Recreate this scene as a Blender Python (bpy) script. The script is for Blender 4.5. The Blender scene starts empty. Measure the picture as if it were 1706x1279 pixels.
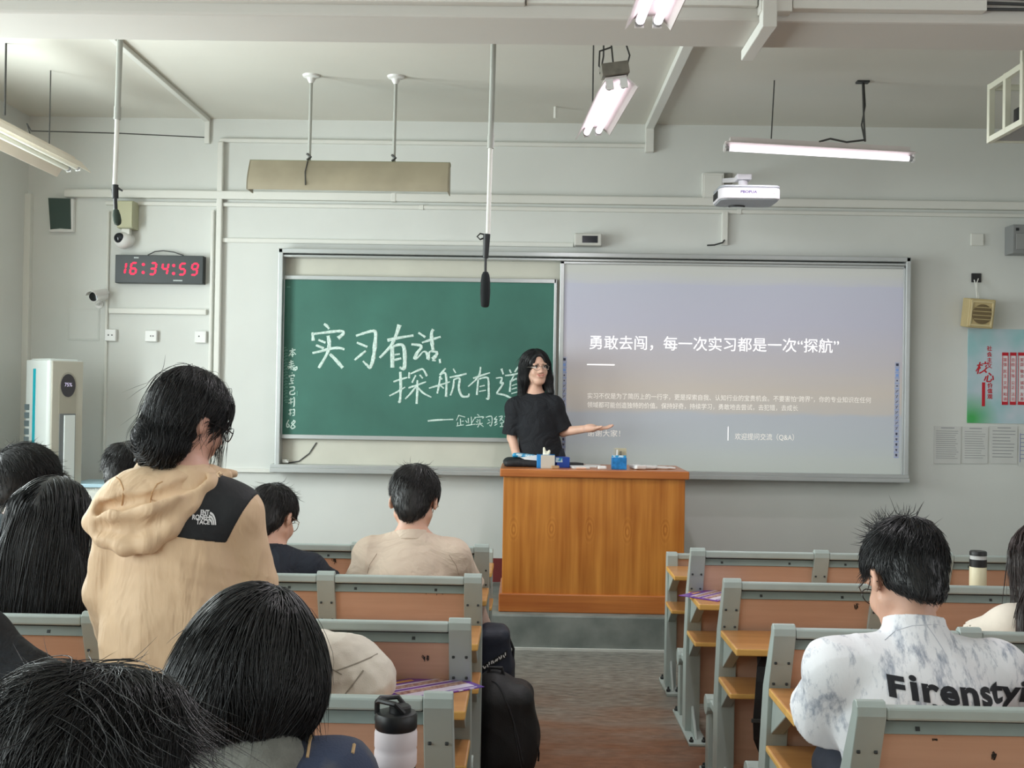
import bpy, bmesh, math, random
import numpy as np
from mathutils import Vector, Matrix
from mathutils.bvhtree import BVHTree

SC = bpy.context.scene
COL = SC.collection
R = math.radians

# ------------------------------------------------------------------ camera
IW, IH, FPX, HC = 1706.0, 1279.0, 1850.0, 1.566
YAW, PITCH, ROLL = .0123, .0102, .0160
def _axes():
    f = Vector((-math.sin(YAW), math.cos(YAW), 0)); r = Vector((math.cos(YAW), math.sin(YAW), 0)); u = Vector((0, 0, 1))
    f2 = f*math.cos(PITCH) + u*math.sin(PITCH); u2 = u*math.cos(PITCH) - f*math.sin(PITCH)
    return r*math.cos(ROLL) + u2*math.sin(ROLL), u2*math.cos(ROLL) - r*math.sin(ROLL), f2
AR, AU, AF = _axes()
cam_data = bpy.data.cameras.new('camera')
cam = bpy.data.objects.new('camera', cam_data); COL.objects.link(cam)
cam_data.sensor_width = 36.0; cam_data.lens = FPX/IW*36.0
cam_data.clip_start = .05; cam_data.clip_end = 200
M3 = Matrix((AR, AU, -AF)).transposed()
cam.matrix_world = Matrix.Translation((0, 0, HC)) @ M3.to_4x4()
SC.camera = cam

def ray(px, py):
    return AF + AR*((px - IW/2)/FPX) - AU*((py - IH/2)/FPX)
def at(px, py, Y):                       # measured point of the photo, on the upright plane y = Y of the room
    d = ray(px, py); return Vector((0, 0, HC)) + d*(Y/d.y)
def atz(px, py, Z):                      # the same on the level plane z = Z
    d = ray(px, py); return Vector((0, 0, HC)) + d*((Z - HC)/d.z)

# ------------------------------------------------------------------ world, daylight, exposure
world = bpy.data.worlds.new('sky'); SC.world = world; world.use_nodes = True
bg = world.node_tree.nodes['Background']
bg.inputs[0].default_value = (.80, .92, 1.0, 1); bg.inputs[1].default_value = 1.2
SC.view_settings.view_transform = 'Standard'; SC.view_settings.look = 'None'
SC.view_settings.exposure = 0.03; SC.view_settings.gamma = 1.0; SC.view_settings.use_curve_mapping = False
SC.cycles.max_bounces = 8; SC.cycles.diffuse_bounces = 5; SC.cycles.glossy_bounces = 3
SC.cycles.caustics_reflective = False; SC.cycles.caustics_refractive = False
SC.cycles.use_denoising = True
SC.cycles.sample_clamp_indirect = 6.0

XL, XR, YB, YF, ZC = -3.66, 4.75, -3.2, 8.06, 3.55     # room: left, right, back, front walls and ceiling
PLZ, PLY = .214, 6.87                                   # speaker's platform: top and front edge
WIN_Y = ((-2.6, -.8), (0.0, 1.8), (2.6, 4.4), (5.0, 6.5))        # window openings of the left wall
WIN_Z = (.95, 3.0)
def area(name, loc, rot, sx, sy, power, col):
    l = bpy.data.lights.new(name, 'AREA'); l.shape = 'RECTANGLE'; l.size = sx; l.size_y = sy; l.energy = power; l.color = col
    o = bpy.data.objects.new(name, l); COL.objects.link(o); o.location = loc; o.rotation_euler = rot
    return o
for i, (a, b) in enumerate(WIN_Y):       # daylight that falls through each left window
    area('daylight_left', (XL - .30, (a+b)/2, (WIN_Z[0]+WIN_Z[1])/2), (0, R(-90), 0), WIN_Z[1]-WIN_Z[0], b-a, (110, 95, 72, 215)[i]*(b-a)/1.8, (.91, 1.0, .985))
for i, (a, b) in enumerate(((-2.6, -.8), (.6, 2.4))):            # weaker light through the right side's corridor windows
    area('daylight_right', (XR + .30, (a+b)/2, 2.0), (0, R(90), 0), 1.7, b-a, 30, (1.0, .94, .97))
# ------------------------------------------------------------------ tagging
def tag(o, label=None, cat=None, group=None, kind=None):
    if label: o['label'] = label
    if cat: o['category'] = cat
    if group: o['group'] = group
    if kind: o['kind'] = kind
    return o
def thing(name, loc, label, cat, group=None, rotz=0):
    o = bpy.data.objects.new(name, None); COL.objects.link(o); o.location = loc; o.rotation_euler = (0, 0, rotz)
    o.empty_display_size = .05
    return tag(o, label, cat, group)
def link(name, me, parent=None, mats=(), smooth=False):
    o = bpy.data.objects.new(name, me); COL.objects.link(o)
    for m in (mats if isinstance(mats, (list, tuple)) else [mats]): me.materials.append(m)
    if parent is not None: o.parent = parent
    if smooth: me.polygons.foreach_set('use_smooth', np.ones(len(me.polygons), dtype=bool))
    return o

# ------------------------------------------------------------------ materials
MATS = {}
def lin(c): return tuple(((v/255)/12.92 if v/255 <= .04045 else ((v/255+.055)/1.055)**2.4) for v in c)
def mat(name, rgb, rough=.6, metal=0, var=0.0, vscale=6, bump=0.0, bscale=60, spec=.5, stretch=(1, 1, 1), rgb2=None, emit=None, estr=0, lo=.35, hi=.65, sheen=0, trans=0, detail=4, coat=0, alpha=1, crease=0, cscale=9):
    m = bpy.data.materials.new(name); m.use_nodes = True; nt = m.node_tree; N = nt.nodes; L = nt.links
    p = N['Principled BSDF']; c = lin(rgb)
    p.inputs['Base Color'].default_value = (*c, 1); p.inputs['Roughness'].default_value = rough; p.inputs['Metallic'].default_value = metal
    p.inputs['Specular IOR Level'].default_value = spec; p.inputs['Sheen Weight'].default_value = sheen
    p.inputs['Transmission Weight'].default_value = trans; p.inputs['Coat Weight'].default_value = coat; p.inputs['Alpha'].default_value = alpha
    if emit: p.inputs['Emission Color'].default_value = (*lin(emit), 1); p.inputs['Emission Strength'].default_value = estr
    tc = N.new('ShaderNodeTexCoord'); mp = N.new('ShaderNodeMapping'); mp.inputs['Scale'].default_value = stretch
    L.new(tc.outputs['Object'], mp.inputs['Vector'])
    if var or rgb2:
        n = N.new('ShaderNodeTexNoise'); n.inputs['Scale'].default_value = vscale; n.inputs['Detail'].default_value = detail
        L.new(mp.outputs[0], n.inputs['Vector'])
        r = N.new('ShaderNodeValToRGB'); r.color_ramp.elements[0].position = lo; r.color_ramp.elements[1].position = hi
        c2 = lin(rgb2) if rgb2 else tuple(min(1, v*(1+var)) for v in c); c1 = c if rgb2 else tuple(v*(1-var) for v in c)
        r.color_ramp.elements[0].color = (*c1, 1); r.color_ramp.elements[1].color = (*c2, 1)
        L.new(n.outputs['Fac'], r.inputs[0]); L.new(r.outputs[0], p.inputs['Base Color'])
    if bump:
        n2 = N.new('ShaderNodeTexNoise'); n2.inputs['Scale'].default_value = bscale; n2.inputs['Detail'].default_value = 3
        L.new(mp.outputs[0], n2.inputs['Vector'])
        b = N.new('ShaderNodeBump'); b.inputs['Strength'].default_value = bump; b.inputs['Distance'].default_value = .01
        L.new(n2.outputs['Fac'], b.inputs['Height']); L.new(b.outputs[0], p.inputs['Normal'])
    if crease:                                                  # soft crumple of a cloth
        n3 = N.new('ShaderNodeTexNoise'); n3.inputs['Scale'].default_value = cscale; n3.inputs['Detail'].default_value = 3; n3.inputs['Distortion'].default_value = 1.6
        L.new(mp.outputs[0], n3.inputs['Vector'])
        b2 = N.new('ShaderNodeBump'); b2.inputs['Strength'].default_value = crease; b2.inputs['Distance'].default_value = .05
        L.new(n3.outputs['Fac'], b2.inputs['Height'])
        if bump: L.new(b2.outputs[0], b.inputs['Normal'])
        else: L.new(b2.outputs[0], p.inputs['Normal'])
    MATS[name] = m
    return m
def emat(name, rgb, s):
    m = bpy.data.materials.new(name); m.use_nodes = True; nt = m.node_tree
    p = nt.nodes['Principled BSDF']; p.inputs['Base Color'].default_value = (*lin(rgb), 1)
    p.inputs['Emission Color'].default_value = (*lin(rgb), 1); p.inputs['Emission Strength'].default_value = s
    MATS[name] = m
    return m
def wood(name, a, b, sx=(1, 1, 1), ring=9.0, dist=6.0, rough=.45, coat=.0, knots=False, bump=.03):
    """Straight grained board: stretched noise lines over a soft two-tone, optional knots with ringed grain."""
    m = bpy.data.materials.new(name); m.use_nodes = True; nt = m.node_tree; N = nt.nodes; L = nt.links
    p = N['Principled BSDF']; p.inputs['Roughness'].default_value = rough; p.inputs['Coat Weight'].default_value = coat; p.inputs['Coat Roughness'].default_value = .25
    tc = N.new('ShaderNodeTexCoord'); mp = N.new('ShaderNodeMapping'); mp.inputs['Scale'].default_value = sx
    L.new(tc.outputs['Object'], mp.inputs['Vector'])
    n = N.new('ShaderNodeTexNoise'); n.inputs['Scale'].default_value = ring; n.inputs['Detail'].default_value = 6; n.inputs['Distortion'].default_value = .6
    L.new(mp.outputs[0], n.inputs['Vector'])
    n2 = N.new('ShaderNodeTexNoise'); n2.inputs['Scale'].default_value = 2.2; n2.inputs['Detail'].default_value = 2
    L.new(tc.outputs['Object'], n2.inputs['Vector'])
    mx = N.new('ShaderNodeMath'); mx.operation = 'MULTIPLY_ADD'; mx.inputs[1].default_value = .45
    L.new(n2.outputs['Fac'], mx.inputs[0]); 
    sc = N.new('ShaderNodeMath'); sc.operation = 'MULTIPLY'; sc.inputs[1].default_value = .6
    L.new(n.outputs['Fac'], sc.inputs[0]); L.new(sc.outputs[0], mx.inputs[2])
    r = N.new('ShaderNodeValToRGB'); r.color_ramp.elements[0].position = .36; r.color_ramp.elements[1].position = .68
    r.color_ramp.elements[0].color = (*lin(a), 1); r.color_ramp.elements[1].color = (*lin(b), 1)
    L.new(mx.outputs[0], r.inputs[0]); L.new(r.outputs[0], p.inputs['Base Color'])
    if bump:
        bp = N.new('ShaderNodeBump'); bp.inputs['Strength'].default_value = bump; bp.inputs['Distance'].default_value = .01
        L.new(n.outputs['Fac'], bp.inputs['Height']); L.new(bp.outputs[0], p.inputs['Normal'])
    MATS[name] = m
    return m

# ------------------------------------------------------------------ hard-surface mesh builder
class MB:
    def __init__(s): s.v = []; s.f = []; s.m = []
    def add(s, vs, fs, mi=0):
        o = len(s.v); s.v += [tuple(v) for v in vs]; s.f += [tuple(i+o for i in f) for f in fs]; s.m += [mi]*len(fs); return s
    def box(s, c, d, mi=0, rot=None):
        x, y, z = d[0]/2, d[1]/2, d[2]/2; vs = [Vector((a*x, b*y, e*z)) for a in (-1, 1) for b in (-1, 1) for e in (-1, 1)]
        if rot is not None: vs = [rot @ v for v in vs]
        vs = [v + Vector(c) for v in vs]
        return s.add(vs, [(0, 1, 3, 2), (4, 6, 7, 5), (0, 4, 5, 1), (2, 3, 7, 6), (0, 2, 6, 4), (1, 5, 7, 3)], mi)
    def box2(s, a, b, mi=0):
        return s.box([(p+q)/2 for p, q in zip(a, b)], [abs(q-p) for p, q in zip(a, b)], mi)
    def prism(s, poly, axis, a, b, mi=0):
        """poly: 2-D outline; axis 0: (y,z) swept along x, 1: (x,z) along y, 2: (x,y) along z"""
        def P(u, w, t): return {0: (t, u, w), 1: (u, t, w), 2: (u, w, t)}[axis]
        n = len(poly); vs = [P(u, w, a) for u, w in poly] + [P(u, w, b) for u, w in poly]
        fs = [tuple(range(n)), tuple(range(2*n-1, n-1, -1))] + [(i, i+n, (i+1) % n+n, (i+1) % n) for i in range(n)]
        return s.add(vs, fs, mi)
    def tube(s, pts, r, n=8, mi=0, cap=True):
        pts = [Vector(p) for p in pts]; rs = r if isinstance(r, (list, tuple)) else [r]*len(pts); vs = []; fs = []; up = None
        for i, p in enumerate(pts):
            t = (pts[min(i+1, len(pts)-1)] - pts[max(i-1, 0)]).normalized()
            if up is None: up = t.orthogonal().normalized()
            up = (up - t*up.dot(t)).normalized(); w = t.cross(up)
            vs += [p + (up*math.cos(k*2*math.pi/n) + w*math.sin(k*2*math.pi/n))*rs[i] for k in range(n)]
        for i in range(len(pts)-1):
            fs += [(i*n+k, i*n+(k+1) % n, (i+1)*n+(k+1) % n, (i+1)*n+k) for k in range(n)]
        if cap: fs += [tuple(range(n-1, -1, -1)), tuple(range((len(pts)-1)*n, len(pts)*n))]
        return s.add(vs, fs, mi)
    def lathe(s, prof, c=(0, 0, 0), n=24, mi=0, rot=None):
        vs = []; fs = []
        for r, z in prof:
            for k in range(n):
                v = Vector((r*math.cos(k*2*math.pi/n), r*math.sin(k*2*math.pi/n), z))
                if rot is not None: v = rot @ v
                vs.append(v + Vector(c))
        m = len(prof)
        for i in range(m-1): fs += [(i*n+k, i*n+(k+1) % n, (i+1)*n+(k+1) % n, (i+1)*n+k) for k in range(n)]
        fs += [tuple(range(n-1, -1, -1)), tuple(range((m-1)*n, m*n))]
        return s.add(vs, fs, mi)
    def build(s, name, mats, parent=None, smooth=False, bevel=0, off=None, seg=2):
        me = bpy.data.meshes.new(name)
        vs = s.v if off is None else [(v[0]-off[0], v[1]-off[1], v[2]-off[2]) for v in s.v]
        me.from_pydata(vs, [], s.f)
        o = link(name, me, parent, mats)
        if len(o.data.materials) > 1: me.polygons.foreach_set('material_index', np.array(s.m, dtype=np.int32))
        bm = bmesh.new(); bm.from_mesh(me); bmesh.ops.recalc_face_normals(bm, faces=bm.faces); bm.to_mesh(me); bm.free()
        if smooth:
            me.polygons.foreach_set('use_smooth', np.ones(len(me.polygons), dtype=bool)); me.set_sharp_from_angle(angle=R(40))
        if bevel:
            b = o.modifiers.new('bevel', 'BEVEL'); b.width = bevel; b.segments = seg; b.limit_method = 'ANGLE'; b.angle_limit = R(40)
        me.update()
        return o
def struct(name, mb, m, **k):
    o = mb.build(name, m, None, **k); o['kind'] = 'structure'; return o

# ------------------------------------------------------------------ lettering (built-in font -> mesh)
def text_arrays(body, size, align='LEFT', bold=0.0, spacing=1.0, line=1.0, shear=0.0):
    c = bpy.data.curves.new('lettering', 'FONT'); c.body = body; c.size = size; c.align_x = align; c.align_y = 'CENTER'
    c.offset = bold; c.space_character = spacing; c.space_line = line; c.shear = shear; c.resolution_u = 3
    o = bpy.data.objects.new('lettering', c); COL.objects.link(o)
    dg = bpy.context.evaluated_depsgraph_get(); dg.update()
    me = o.evaluated_get(dg).to_mesh()
    v = [tuple(x.co) for x in me.vertices]; f = [tuple(p.vertices) for p in me.polygons]
    o.evaluated_get(dg).to_mesh_clear(); bpy.data.objects.remove(o); bpy.data.curves.remove(c)
    return v, f
def lettering(name, body, size, origin, ux, uy, m, parent, align='LEFT', bold=0.0, spacing=1.0, line=1.0, sx=1.0, shear=0.0, off=None, lift=0.0):
    """text lying in the plane through origin spanned by ux (reading direction) and uy (up)"""
    v, f = text_arrays(body, size, align, bold, spacing, line, shear)
    ux = Vector(ux); uy = Vector(uy); n = ux.cross(uy).normalized(); o0 = Vector(origin) + n*lift
    mb = MB(); mb.add([o0 + ux*(x*sx) + uy*y for x, y, z in v], f)
    me = bpy.data.meshes.new(name); vs = [(p[0]-(off[0] if off else 0), p[1]-(off[1] if off else 0), p[2]-(off[2] if off else 0)) for p in mb.v]
    me.from_pydata(vs, [], mb.f); me.update()
    return link(name, me, parent, m)

# ------------------------------------------------------------------ soft shapes: signed distances on a grid -> one closed skin
def sstep(x): x = np.clip(x, 0, 1); return x*x*(3-2*x)
class Soft:
    def __init__(s): s.p = []
    def _put(s, fn, lo, hi, k, op): s.p.append((fn, np.array(lo, float), np.array(hi, float), k, op)); return s
    def cone(s, a, b, ra, rb=None, k=.02, op='u', flat=False, sq=None):
        """tapered round bar a->b; flat cuts the far end square"""
        rb = ra if rb is None else rb; a = np.array(a, float); b = np.array(b, float); ba = b-a; L2 = max(ba@ba, 1e-9); rm = max(ra, rb)
        def fn(P):
            t = np.clip(((P-a)@ba)/L2, 0, 1); q = P-(a+t[..., None]*ba)
            d = np.sqrt((q*q).sum(-1))-(ra+(rb-ra)*t)
            if flat: d = np.maximum(d, ((P-b)@ba)/math.sqrt(L2))
            return d
        return s._put(fn, np.minimum(a, b)-rm, np.maximum(a, b)+rm, k, op)
    def ell(s, c, r, rot=None, k=.02, op='u'):
        c = np.array(c, float); r = np.array(r, float); M = np.eye(3) if rot is None else np.array(rot)
        ext = np.abs(M)@r
        def fn(P):
            q = (P-c)@M; k0 = np.sqrt(((q/r)**2).sum(-1)); k1 = np.sqrt(((q/(r*r))**2).sum(-1))+1e-9
            return k0*(k0-1)/k1
        return s._put(fn, c-ext, c+ext, k, op)
    def box(s, c, half, rot=None, rad=.01, k=.01, op='u'):
        c = np.array(c, float); h = np.array(half, float)-rad; M = np.eye(3) if rot is None else np.array(rot)
        ext = np.abs(M)@(np.array(half, float))
        def fn(P):
            q = np.abs((P-c)@M)-h
            return np.sqrt((np.maximum(q, 0)**2).sum(-1))+np.minimum(q.max(-1), 0)-rad
        return s._put(fn, c-ext, c+ext, k, op)
    def cut(s, point, normal, k=.004):
        """removes everything on the normal's side of a plane"""
        p = np.array(point, float); n = np.array(normal, float); n = n/np.sqrt(n@n)
        s.p.append((lambda P: (P-p)@n, None, None, k, 'i')); return s
    def warp(s, fn): s.p.append((fn, None, None, 0, 'w')); return s
    def grid(s, h):
        un = [q for q in s.p if q[4] == 'u']
        lo = np.min([q[1]-q[3]*.3 for q in un], 0)-4*h; hi = np.max([q[2]+q[3]*.3 for q in un], 0)+4*h
        n = np.ceil((hi-lo)/h).astype(int)+1
        V = np.full(n, 1.0, dtype=np.float32)
        ax = [lo[i]+h*np.arange(n[i]) for i in range(3)]
        for fn, a, b, k, op in s.p:
            if a is None: i0 = np.zeros(3, int); i1 = n
            else:
                pad = k+5*h; i0 = np.clip(((a-pad-lo)/h).astype(int), 0, n); i1 = np.clip(((b+pad-lo)/h).astype(int)+2, 0, n)
            if (i1 <= i0).any(): continue
            sl = tuple(slice(i0[i], i1[i]) for i in range(3))
            P = np.stack(np.meshgrid(*[ax[i][sl[i]] for i in range(3)], indexing='ij'), -1)
            old = V[sl]
            if op == 'w':
                near = np.abs(old) < .06
                dd = np.zeros_like(old); dd[near] = fn(P[near]); V[sl] = old+dd; continue
            d = fn(P)
            if op == 'u':
                hh = np.clip(k-np.abs(old-d), 0, None)/max(k, 1e-6); V[sl] = np.minimum(old, d)-hh*hh*k*.25
            else:
                dd = -d if op == 's' else d
                hh = np.clip(k-np.abs(old-dd), 0, None)/max(k, 1e-6); V[sl] = np.maximum(old, dd)+hh*hh*k*.25
        s.V = V; s.lo = lo; s.h = h
        return s
    def arrays(s, h):
        s.grid(h); V = s.V; ins = V < 0; n = V.shape
        c = np.zeros((n[0]-1, n[1]-1, n[2]-1), np.int8)
        offs = [(i, j, k) for i in (0, 1) for j in (0, 1) for k in (0, 1)]
        for o in offs: c += ins[o[0]:n[0]-1+o[0], o[1]:n[1]-1+o[1], o[2]:n[2]-1+o[2]]
        act = (c > 0) & (c < 8); cells = np.argwhere(act); idx = np.full(act.shape, -1, np.int64); idx[act] = np.arange(len(cells))
        acc = np.zeros((len(cells), 3)); cnt = np.zeros(len(cells))
        for a in offs:
            for ax in range(3):
                if a[ax]: continue
                b = list(a); b[ax] = 1
                va = V[cells[:, 0]+a[0], cells[:, 1]+a[1], cells[:, 2]+a[2]]; vb = V[cells[:, 0]+b[0], cells[:, 1]+b[1], cells[:, 2]+b[2]]
                m = (va < 0) != (vb < 0); t = np.where(m, va/np.where(m, va-vb, 1), 0)
                p = np.array(a, float)[None]+np.zeros((len(cells), 1)); p[:, ax] += t
                acc[m] += p[m]; cnt[m] += 1
        verts = s.lo+(cells+acc/cnt[:, None])*h
        F = []
        for ax in range(3):
            o1, o2 = [(1, 2), (2, 0), (0, 1)][ax]
            sl0 = [slice(None)]*3; sl1 = [slice(None)]*3; sl0[ax] = slice(0, n[ax]-1); sl1[ax] = slice(1, n[ax])
            ch = ins[tuple(sl0)] != ins[tuple(sl1)]
            e = np.argwhere(ch); e = e[(e[:, o1] > 0) & (e[:, o2] > 0) & (e[:, o1] < n[o1]-1) & (e[:, o2] < n[o2]-1)]
            fl = ins[e[:, 0], e[:, 1], e[:, 2]]
            q = []
            for d1, d2 in ((-1, -1), (0, -1), (0, 0), (-1, 0)):
                w = e.copy(); w[:, o1] += d1; w[:, o2] += d2; q.append(idx[w[:, 0], w[:, 1], w[:, 2]])
            q = np.stack(q, 1); q[~fl] = q[~fl][:, ::-1]; F.append(q)
        return verts, np.concatenate(F)
    def sample(s, P):
        g = (P-s.lo)/s.h; n = np.array(s.V.shape); g = np.clip(g, 0, n-1.001); i = g.astype(int); f = g-i; out = 0
        for a in (0, 1):
            for b in (0, 1):
                for c in (0, 1):
                    w = (f[:, 0] if a else 1-f[:, 0])*(f[:, 1] if b else 1-f[:, 1])*(f[:, 2] if c else 1-f[:, 2])
                    out = out+w*s.V[i[:, 0]+a, i[:, 1]+b, i[:, 2]+c]
        return out
    def grad(s, P):
        e = s.h; g = np.stack([s.sample(P+np.eye(3)[i]*e)-s.sample(P-np.eye(3)[i]*e) for i in range(3)], 1)
        return g/(np.sqrt((g*g).sum(1, keepdims=True))+1e-9)
def quads_mesh(name, V, F):
    me = bpy.data.meshes.new(name); V = np.asarray(V, np.float32); F = np.asarray(F, np.int32)
    me.vertices.add(len(V)); me.vertices.foreach_set('co', V.ravel())
    me.loops.add(F.size); me.loops.foreach_set('vertex_index', F.ravel())
    me.polygons.add(len(F)); me.polygons.foreach_set('loop_start', np.arange(len(F), dtype=np.int32)*4)
    me.update(calc_edges=True)
    return me
def soft_obj(name, sd, h, m, parent, off, extra=None):
    V, F = sd.arrays(h); 
    if extra is not None: V = np.concatenate([V, extra[0]]); F = np.concatenate([F, extra[1]+len(V)-len(extra[0])])
    V = V-np.array(off)
    me = quads_mesh(name, V, F)
    return link(name, me, parent, m, smooth=True)
def bvh_of(sd, h):
    V, F = sd.arrays(h); return BVHTree.FromPolygons([tuple(v) for v in V], [tuple(f) for f in F])
def fold(seed, amp, f, zf=1.0, n=5):
    """soft cloth folds: a few skewed waves"""
    rg = np.random.RandomState(seed); ws = []
    for i in range(n+2):
        d = rg.normal(size=3); d[2] *= zf; d /= np.sqrt(d@d); ws.append((d*f*rg.uniform(.6, 1.7), rg.uniform(0, 6.28), rg.normal(size=3)*f*.35))
    def fn(P):
        o = 0
        for i, (w, ph, w2) in enumerate(ws):
            a = np.sin(P@w+ph+1.3*np.sin(P@w2+ph*2))
            o = o+(a if i % 2 else 1.6*np.abs(a)**.7-1.0)            # every other wave has sharp creases
        return amp*o/n
    return fn
def tubes(paths, rad):
    """paths: N x M x 3, rad: N x M -> slim three-sided strands"""
    N, M, _ = paths.shape
    t = np.gradient(paths, axis=1); t /= np.sqrt((t*t).sum(-1, keepdims=True))+1e-9
    up = np.zeros_like(t); up[..., 0] = .31; up[..., 1] = .55; up[..., 2] = .77
    u = up-t*(up*t).sum(-1, keepdims=True); u /= np.sqrt((u*u).sum(-1, keepdims=True))+1e-9; w = np.cross(t, u)
    ring = []
    for k in range(3):
        a = k*2*math.pi/3; ring.append(paths+(u*math.cos(a)+w*math.sin(a))*rad[..., None])
    V = np.stack(ring, 2).reshape(-1, 3)
    b = (np.arange(N)[:, None]*M+np.arange(M-1)[None])[..., None]*3+np.arange(3)
    b2 = (np.arange(N)[:, None]*M+np.arange(M-1)[None])[..., None]*3+(np.arange(3)+1) % 3
    F = np.stack([b, b2, b2+3, b+3], -1).reshape(-1, 4)
    return V, F
# ------------------------------------------------------------------ room materials
wall_m = mat('wall_paint', (214, 216, 212), .75, var=.035, vscale=1.3, bump=.04, bscale=30)
ceil_m = mat('ceiling_paint', (214, 212, 203), .8, var=.03, vscale=.9, bump=.04, bscale=18)
beam_m = mat('beam_paint', (206, 204, 198), .8, var=.03, vscale=1.1)
trunk_m = mat('white_plastic', (222, 222, 216), .5)
steel_m = mat('grey_enamel', (152, 166, 163), .42, var=.05, vscale=5, spec=.5)
black_m = mat('black_plastic', (22, 24, 26), .45)
dark_m = mat('dark_metal', (62, 64, 64), .5, metal=.3)
white_m = mat('white_gloss', (228, 228, 226), .35)
alu_m = mat('aluminium', (190, 194, 194), .32, metal=.55, var=.03, vscale=3)
rod_m = mat('rod_paint', (170, 172, 166), .5)
skirt_m = mat('skirting_red', (116, 44, 42), .55, var=.08, vscale=5)

# floor: worn concrete, brown with grey dusty patches that thicken towards the platform
floor_m = bpy.data.materials.new('worn_concrete'); floor_m.use_nodes = True
_nt = floor_m.node_tree; _N = _nt.nodes; _L = _nt.links; _p = _N['Principled BSDF']
_tc = _N.new('ShaderNodeTexCoord'); _mp = _N.new('ShaderNodeMapping'); _mp.inputs['Scale'].default_value = (1.0, 2.6, 1); _L.new(_tc.outputs['Object'], _mp.inputs[0])
_n1 = _N.new('ShaderNodeTexNoise'); _n1.inputs['Scale'].default_value = 1.7; _n1.inputs['Detail'].default_value = 8; _L.new(_mp.outputs[0], _n1.inputs['Vector'])
_n2 = _N.new('ShaderNodeTexNoise'); _n2.inputs['Scale'].default_value = 14; _n2.inputs['Detail'].default_value = 5; _L.new(_mp.outputs[0], _n2.inputs['Vector'])
_sx = _N.new('ShaderNodeSeparateXYZ'); _L.new(_tc.outputs['Object'], _sx.inputs[0])
_mr = _N.new('ShaderNodeMapRange'); _mr.inputs[1].default_value = 4.75; _mr.inputs[2].default_value = 6.4; _L.new(_sx.outputs['Y'], _mr.inputs[0])
_a = _N.new('ShaderNodeMath'); _a.operation = 'ADD'; _L.new(_n1.outputs['Fac'], _a.inputs[0]); _L.new(_mr.outputs[0], _a.inputs[1])
_w = _N.new('ShaderNodeMapRange'); _w.inputs[1].default_value = .60; _w.inputs[2].default_value = 1.15; _L.new(_a.outputs[0], _w.inputs[0])
_c1 = _N.new('ShaderNodeValToRGB'); _c1.color_ramp.elements[0].position = .3; _c1.color_ramp.elements[1].position = .7
_c1.color_ramp.elements[0].color = (*lin((106, 72, 52)), 1); _c1.color_ramp.elements[1].color = (*lin((132, 94, 72)), 1); _L.new(_n2.outputs['Fac'], _c1.inputs[0])
_c2 = _N.new('ShaderNodeValToRGB'); _c2.color_ramp.elements[0].position = .3; _c2.color_ramp.elements[1].position = .7
_c2.color_ramp.elements[0].color = (*lin((98, 98, 92)), 1); _c2.color_ramp.elements[1].color = (*lin((146, 146, 138)), 1); _L.new(_n2.outputs['Fac'], _c2.inputs[0])
_mx = _N.new('ShaderNodeMix'); _mx.data_type = 'RGBA'; _L.new(_w.outputs[0], _mx.inputs[0]); _L.new(_c1.outputs[0], _mx.inputs[6]); _L.new(_c2.outputs[0], _mx.inputs[7])
_L.new(_mx.outputs[2], _p.inputs['Base Color']); _p.inputs['Roughness'].default_value = .38
_b = _N.new('ShaderNodeBump'); _b.inputs['Strength'].default_value = .25; _b.inputs['Distance'].default_value = .01; _L.new(_n2.outputs['Fac'], _b.inputs['Height']); _L.new(_b.outputs[0], _p.inputs['Normal'])
plat_m = mat('platform_terrazzo', (104, 112, 108), .55, rgb2=(134, 140, 135), vscale=5, detail=8, bump=.1, bscale=25)
edge_m = mat('platform_edge', (196, 198, 192), .6, var=.06, vscale=8)

# ------------------------------------------------------------------ room shell
T = .18
struct('floor', MB().box2((XL-T, YB-T, -.1), (XR+T, YF+T, 0)), floor_m)
struct('ceiling', MB().box2((XL-T, YB-T, ZC), (XR+T, YF+T, ZC+.15)), ceil_m)
struct('wall_front', MB().box2((XL, YF, 0), (XR, YF+T, ZC)), wall_m)
struct('wall_back', MB().box2((XL, YB-T, 0), (XR, YB, ZC)), wall_m)
mb = MB(); mb.box2((XL-T, YB, 0), (XL, YF, WIN_Z[0])); mb.box2((XL-T, YB, WIN_Z[1]), (XL, YF, ZC))
ys = [YB] + [v for w in WIN_Y for v in w] + [YF]
for a, b in zip(ys[0::2], ys[1::2]): mb.box2((XL-T, a, WIN_Z[0]), (XL, b, WIN_Z[1]))
struct('wall_left', mb, wall_m)
mb = MB(); ys = [YB, -2.6, -.8, .6, 2.4, YF]
mb.box2((XR, YB, 0), (XR+T, YF, 1.1)); mb.box2((XR, YB, 2.9), (XR+T, YF, ZC))
for a, b in zip(ys[0::2], ys[1::2]): mb.box2((XR, a, 1.1), (XR+T, b, 2.9))
struct('wall_right', mb, wall_m)
wf_m = mat('window_frame_paint', (200, 204, 204), .4)
for i, (x, (a, b), (z0, z1)) in enumerate([(XL-.10, w, WIN_Z) for w in WIN_Y] + [(XR+.10, w, (1.1, 2.9)) for w in ((-2.6, -.8), (.6, 2.4))]):
    mb = MB()
    for yy in (a+.025, (a+b)/2, b-.025): mb.box((x, yy, (z0+z1)/2), (.06, .05, z1-z0))
    for zz in (z0+.025, z1-.025): mb.box((x, (a+b)/2, zz), (.06, b-a, .05))
    struct('window_%d' % (i+1), mb, wf_m)
# speaker's platform with pale worn nosing line at its foot
struct('platform_floor', MB().box2((XL, PLY, 0), (XR, YF, PLZ)), plat_m, bevel=.012)
struct('trim_1', MB().box2((XL, PLY-.02, 0), (XR, PLY, .014)), edge_m)
struct('baseboard_front', MB().box2((XL, YF-.012, PLZ), (XR, YF, PLZ+.17)), skirt_m)
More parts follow.
